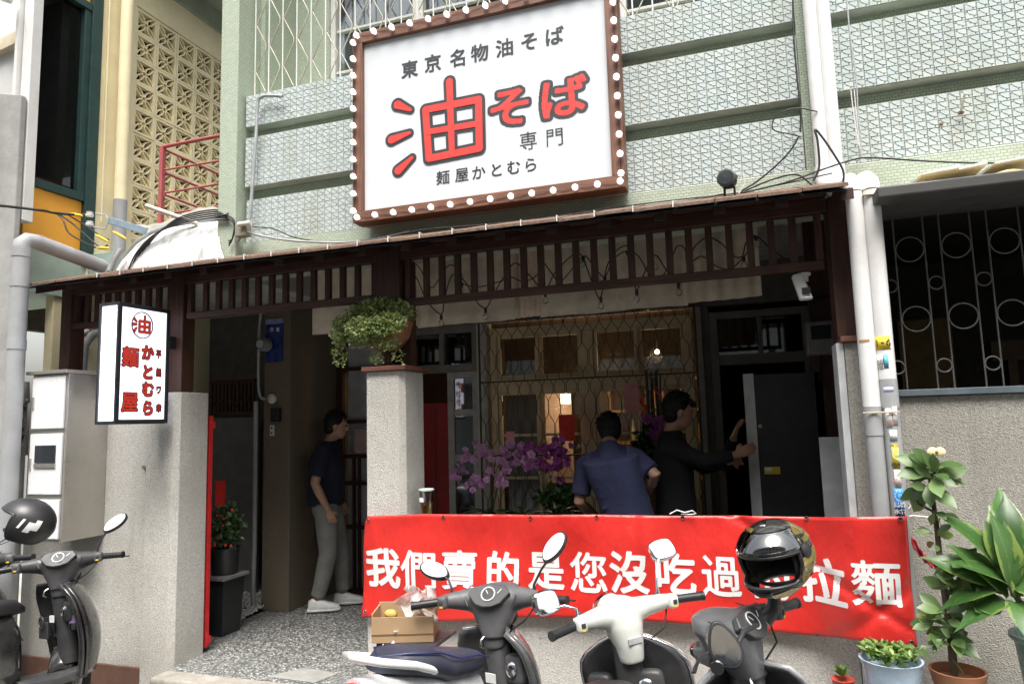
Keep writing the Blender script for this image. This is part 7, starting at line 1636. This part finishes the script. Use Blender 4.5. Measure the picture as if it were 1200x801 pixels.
# blue bowl with succulents
P = at(1044, 775, Y=3.40); bw = thing('succulent_bowl', 'pale blue bowl full of small green succulents below the banner corner', 'potted plant', (P.x, 3.40, .22))
zr_ = at(1044, 781, Y=3.29).z; b = MB(); b.lathe([(.07, .222), (.09, .26), (.108, zr_-.06), (.118, zr_-.01), (.124, zr_), (.114, zr_), (.10, zr_-.04), (0, zr_-.04)], 28, (P.x, 3.40, 0)); b.build('bowl', M('pale_blue_glaze', (.35, .45, .55), .25), bw, smooth=40)
m_suc = leafmat('succulent_leaf', (.16, .26, .07), (.30, .36, .14), .03); slm = leaf_mesh('leaf', .034, .02, m_suc, .5, -.1)
for i in range(230):
    a = rnd(0, 6.28); rr = .108*math.sqrt(rnd(0, 1)); c = Vector((P.x+rr*math.cos(a), 3.40+rr*math.sin(a), zr_+rnd(-.01, .045)*(1-.3*rr/.125)))
    a2 = rnd(0, 6.28); inst(slm, 'leaf', bw, c, aim((math.cos(a2), math.sin(a2), rnd(.1, 1))), rnd(.8, 1.4))
P = at(987, 786, Y=3.45); sp2 = thing('small_potted_plant', 'very small brown-green plant in a red pot left of the blue bowl', 'potted plant', (P.x, 3.45, .22))
b = MB(); b.lathe([(.03, .222), (.045, P.z-.04), (.05, P.z-.03), (.04, P.z-.03), (0, P.z-.05)], 18, (P.x, 3.45, 0)); b.build('pot', M('red_plastic_pot', (.4, .06, .04), .5), sp2, smooth=40)
for i in range(26): a = i*2.4; el = rnd(.1, 1.2); inst(slm, 'leaf', sp2, (P.x, 3.45, P.z-.02), aim((math.cos(a)*math.cos(el), math.sin(a)*math.cos(el), math.sin(el))), rnd(1, 1.8))

# orchids on a bench behind the wall
bn2 = thing('wooden_bench', 'dark wooden bench behind the low wall carrying the orchids', 'bench', (-1.5, 5.0, 0))
b = MB(); b.box(-2.0, -1.0, 4.85, 5.15, .70, .74); b.build('bench_top', m_woodx, bn2, smooth=0, bevel=.004)
for x in (-1.95, -1.08):
    for y in (4.88, 5.08): b = MB(); b.box(x, x+.04, y, y+.04, 0, .699); b.build('leg', m_woodz, bn2, smooth=0)
b = MB()
for k in range(5):
    a = math.pi/2+k*2*math.pi/5; W_ = .021 if k in (1, 4) else .015; L_ = .034
    d = Vector((math.cos(a), 0, math.sin(a))); n_ = Vector((-d.z, 0, d.x))
    b.add([Vector((0, 0, 0)), d*L_*.5+n_*W_+Vector((0, -.006, 0)), d*L_+n_*W_*.5+Vector((0, -.001, 0)), d*L_-n_*W_*.5+Vector((0, -.001, 0)), d*L_*.5-n_*W_+Vector((0, -.006, 0))], [(0, 1, 2, 3, 4)])
b.ball((0, -.008, -.004), .007, 6, 5)
orm = b.mesh('flower'); m_orl = objrand('lilac_petals', [(.50, .22, .48), (.66, .38, .62), (.46, .18, .44)], .5, .2); orm.materials.append(m_orl)
orm2 = orm.copy(); orm2.materials.clear(); orm2.materials.append(objrand('magenta_petals', [(.28, .05, .24), (.40, .09, .34), (.22, .03, .19)], .5, .2))
m_orlf = M('orchid_leaf', (.03, .07, .025), .4)
olm = leaf_mesh('leaf', .22, .06, m_orlf, .3, .6)
def orchid(label, basepx, sprays, mesh, n):
    B_ = at(basepx[0], basepx[1], Y=5.0); o = thing('orchid', label, 'orchid', (B_.x, 5.0, .741))
    b = MB(); b.lathe([(.05, .742), (.07, .88), (.075, .89), (.06, .88), (0, .87)], 16, (B_.x, 5.0, 0)); b.build('pot', M('dark_pot', (.04, .035, .03), .5), o, smooth=50)
    for i in range(6): a = i*1.05; inst(olm, 'leaf', o, (B_.x, 5.0, .88), aim((math.cos(a), math.sin(a), .9)), rnd(.8, 1.2))
    for sp_ in sprays:
        pts = [Vector((B_.x, 5.0, .88))]+[at(x, y, Y=4.95+rnd(-.04, .04)) for x, y in sp_]; b = MB(); b.tube(pts, .003, 6); b.build('stem', m_orlf, o, smooth=60)
        for k in range(n):
            u = rnd(.15, 1)*(len(pts)-2)+1; i = min(len(pts)-2, int(u)); q_ = pts[i].lerp(pts[i+1], u-i)+Vector((rnd(-.05, .05), rnd(-.09, .0), rnd(-.05, .05)))
            inst(mesh, 'flower', o, q_, (rnd(-.7, .7), rnd(-.5, .5), rnd(-.9, .9)), rnd(.7, 1.05))
orchid('lilac orchid with long drooping sprays of flowers behind the low wall', (575, 600), [[(580, 540), (572, 522), (558, 525), (543, 545), (537, 562)], [(588, 545), (592, 530), (580, 545), (560, 566), (552, 572)], [(590, 540), (598, 522), (612, 530), (592, 552), (586, 562)]], orm, 22)
orchid('second lilac orchid with upright flowers between the first orchid and the magenta one', (612, 602), [[(612, 560), (606, 540), (612, 528), (622, 532), (628, 545)], [(615, 560), (625, 540), (635, 540)]], orm, 16)
orchid('deep magenta orchid beside the man in the blue t-shirt', (650, 602), [[(648, 570), (640, 540), (642, 522), (655, 520), (668, 530)], [(652, 570), (655, 545), (662, 535), (650, 528)], [(625, 545), (620, 528), (618, 520)]], orm2, 26)
# festive basket with red ribbons
P = at(768, 500, Y=5.55); fb2 = thing('congratulation_basket', 'opening gift basket with dark reeds, red ribbons and magenta flowers between the two men', 'basket', (P.x, 5.55, 0))
for k in range(16): x = P.x+rnd(-.06, .05); b = MB(); b.tube([(P.x+rnd(-.03, .03), 5.55, .8), (x, 5.55+rnd(-.04, .04), 1.4), (x+rnd(-.02, .02), 5.55, at(768, 430+rnd(0, 14), Y=5.55).z)], .0065, 5); b.build('reed', m_cable, fb2, smooth=60)
b = MB(); b.lathe([(.12, 0), (.14, .8), (.13, .82), (0, .8)], 16, (P.x, 5.55, 0)); b.build('basket', M('woven_basket', (.12, .07, .03), .8, bump=.6), fb2, smooth=50)
for k in range(8):
    x, y = rnd(745, 785), rnd(455, 520); q_ = at(x, y, Y=5.5); b = MB(); b.grid(lambda u, v: q_+Vector(((v-.5)*.02+.02*math.sin(u*5+k), .01*math.sin(u*9), .10*(u-.5))), 10, 1); b.build('ribbon', bpy.data.materials['red_paper'], fb2, smooth=180, solid=.001)
for k in range(10): inst(orm2, 'flower', fb2, at(rnd(755, 780), rnd(488, 515), Y=5.45), (0, 0, rnd(-.5, .5)), rnd(1.2, 1.8))
b = MB(); leafcloud(b, at(765, 520, Y=5.5), .14, .1, .14, 200, .07); tag(b.build('foliage', m_leafd, fb2, smooth=0, recalc=False), kind='stuff')
b = MB(); leafcloud(b, at(655, 585, Y=4.98), .16, .1, .09, 260, .06); tag(b.build('green_foliage', m_leafd, smooth=0, recalc=False), 'dark green leaves at the foot of the magenta orchid', kind='stuff')
for (x, y, w_, h_, lab, Yq) in ((664, 501, 18, 31, 'plain red paper card hanging in the shop window', 6.1), (740, 466, 17, 34, 'pinkish red paper card on the window grille above the bending man', 6.1), (598, 515, 10, 20, 'small pink paper tag above the lilac orchids', 5.3)):
    q_ = at(x, y, Y=Yq); hw = (at(x+w_/2, y, Y=Yq)-at(x-w_/2, y, Y=Yq)).x/2; hh = (at(x, y-h_/2, Y=Yq)-at(x, y+h_/2, Y=Yq)).z/2
    b = MB(); b.box(q_.x-hw, q_.x+hw, Yq, Yq+.004, q_.z-hh, q_.z+hh); tag(b.build('red_card', bpy.data.materials['red_paper'] if x == 664 else m_pnk, smooth=0), lab, 'card')
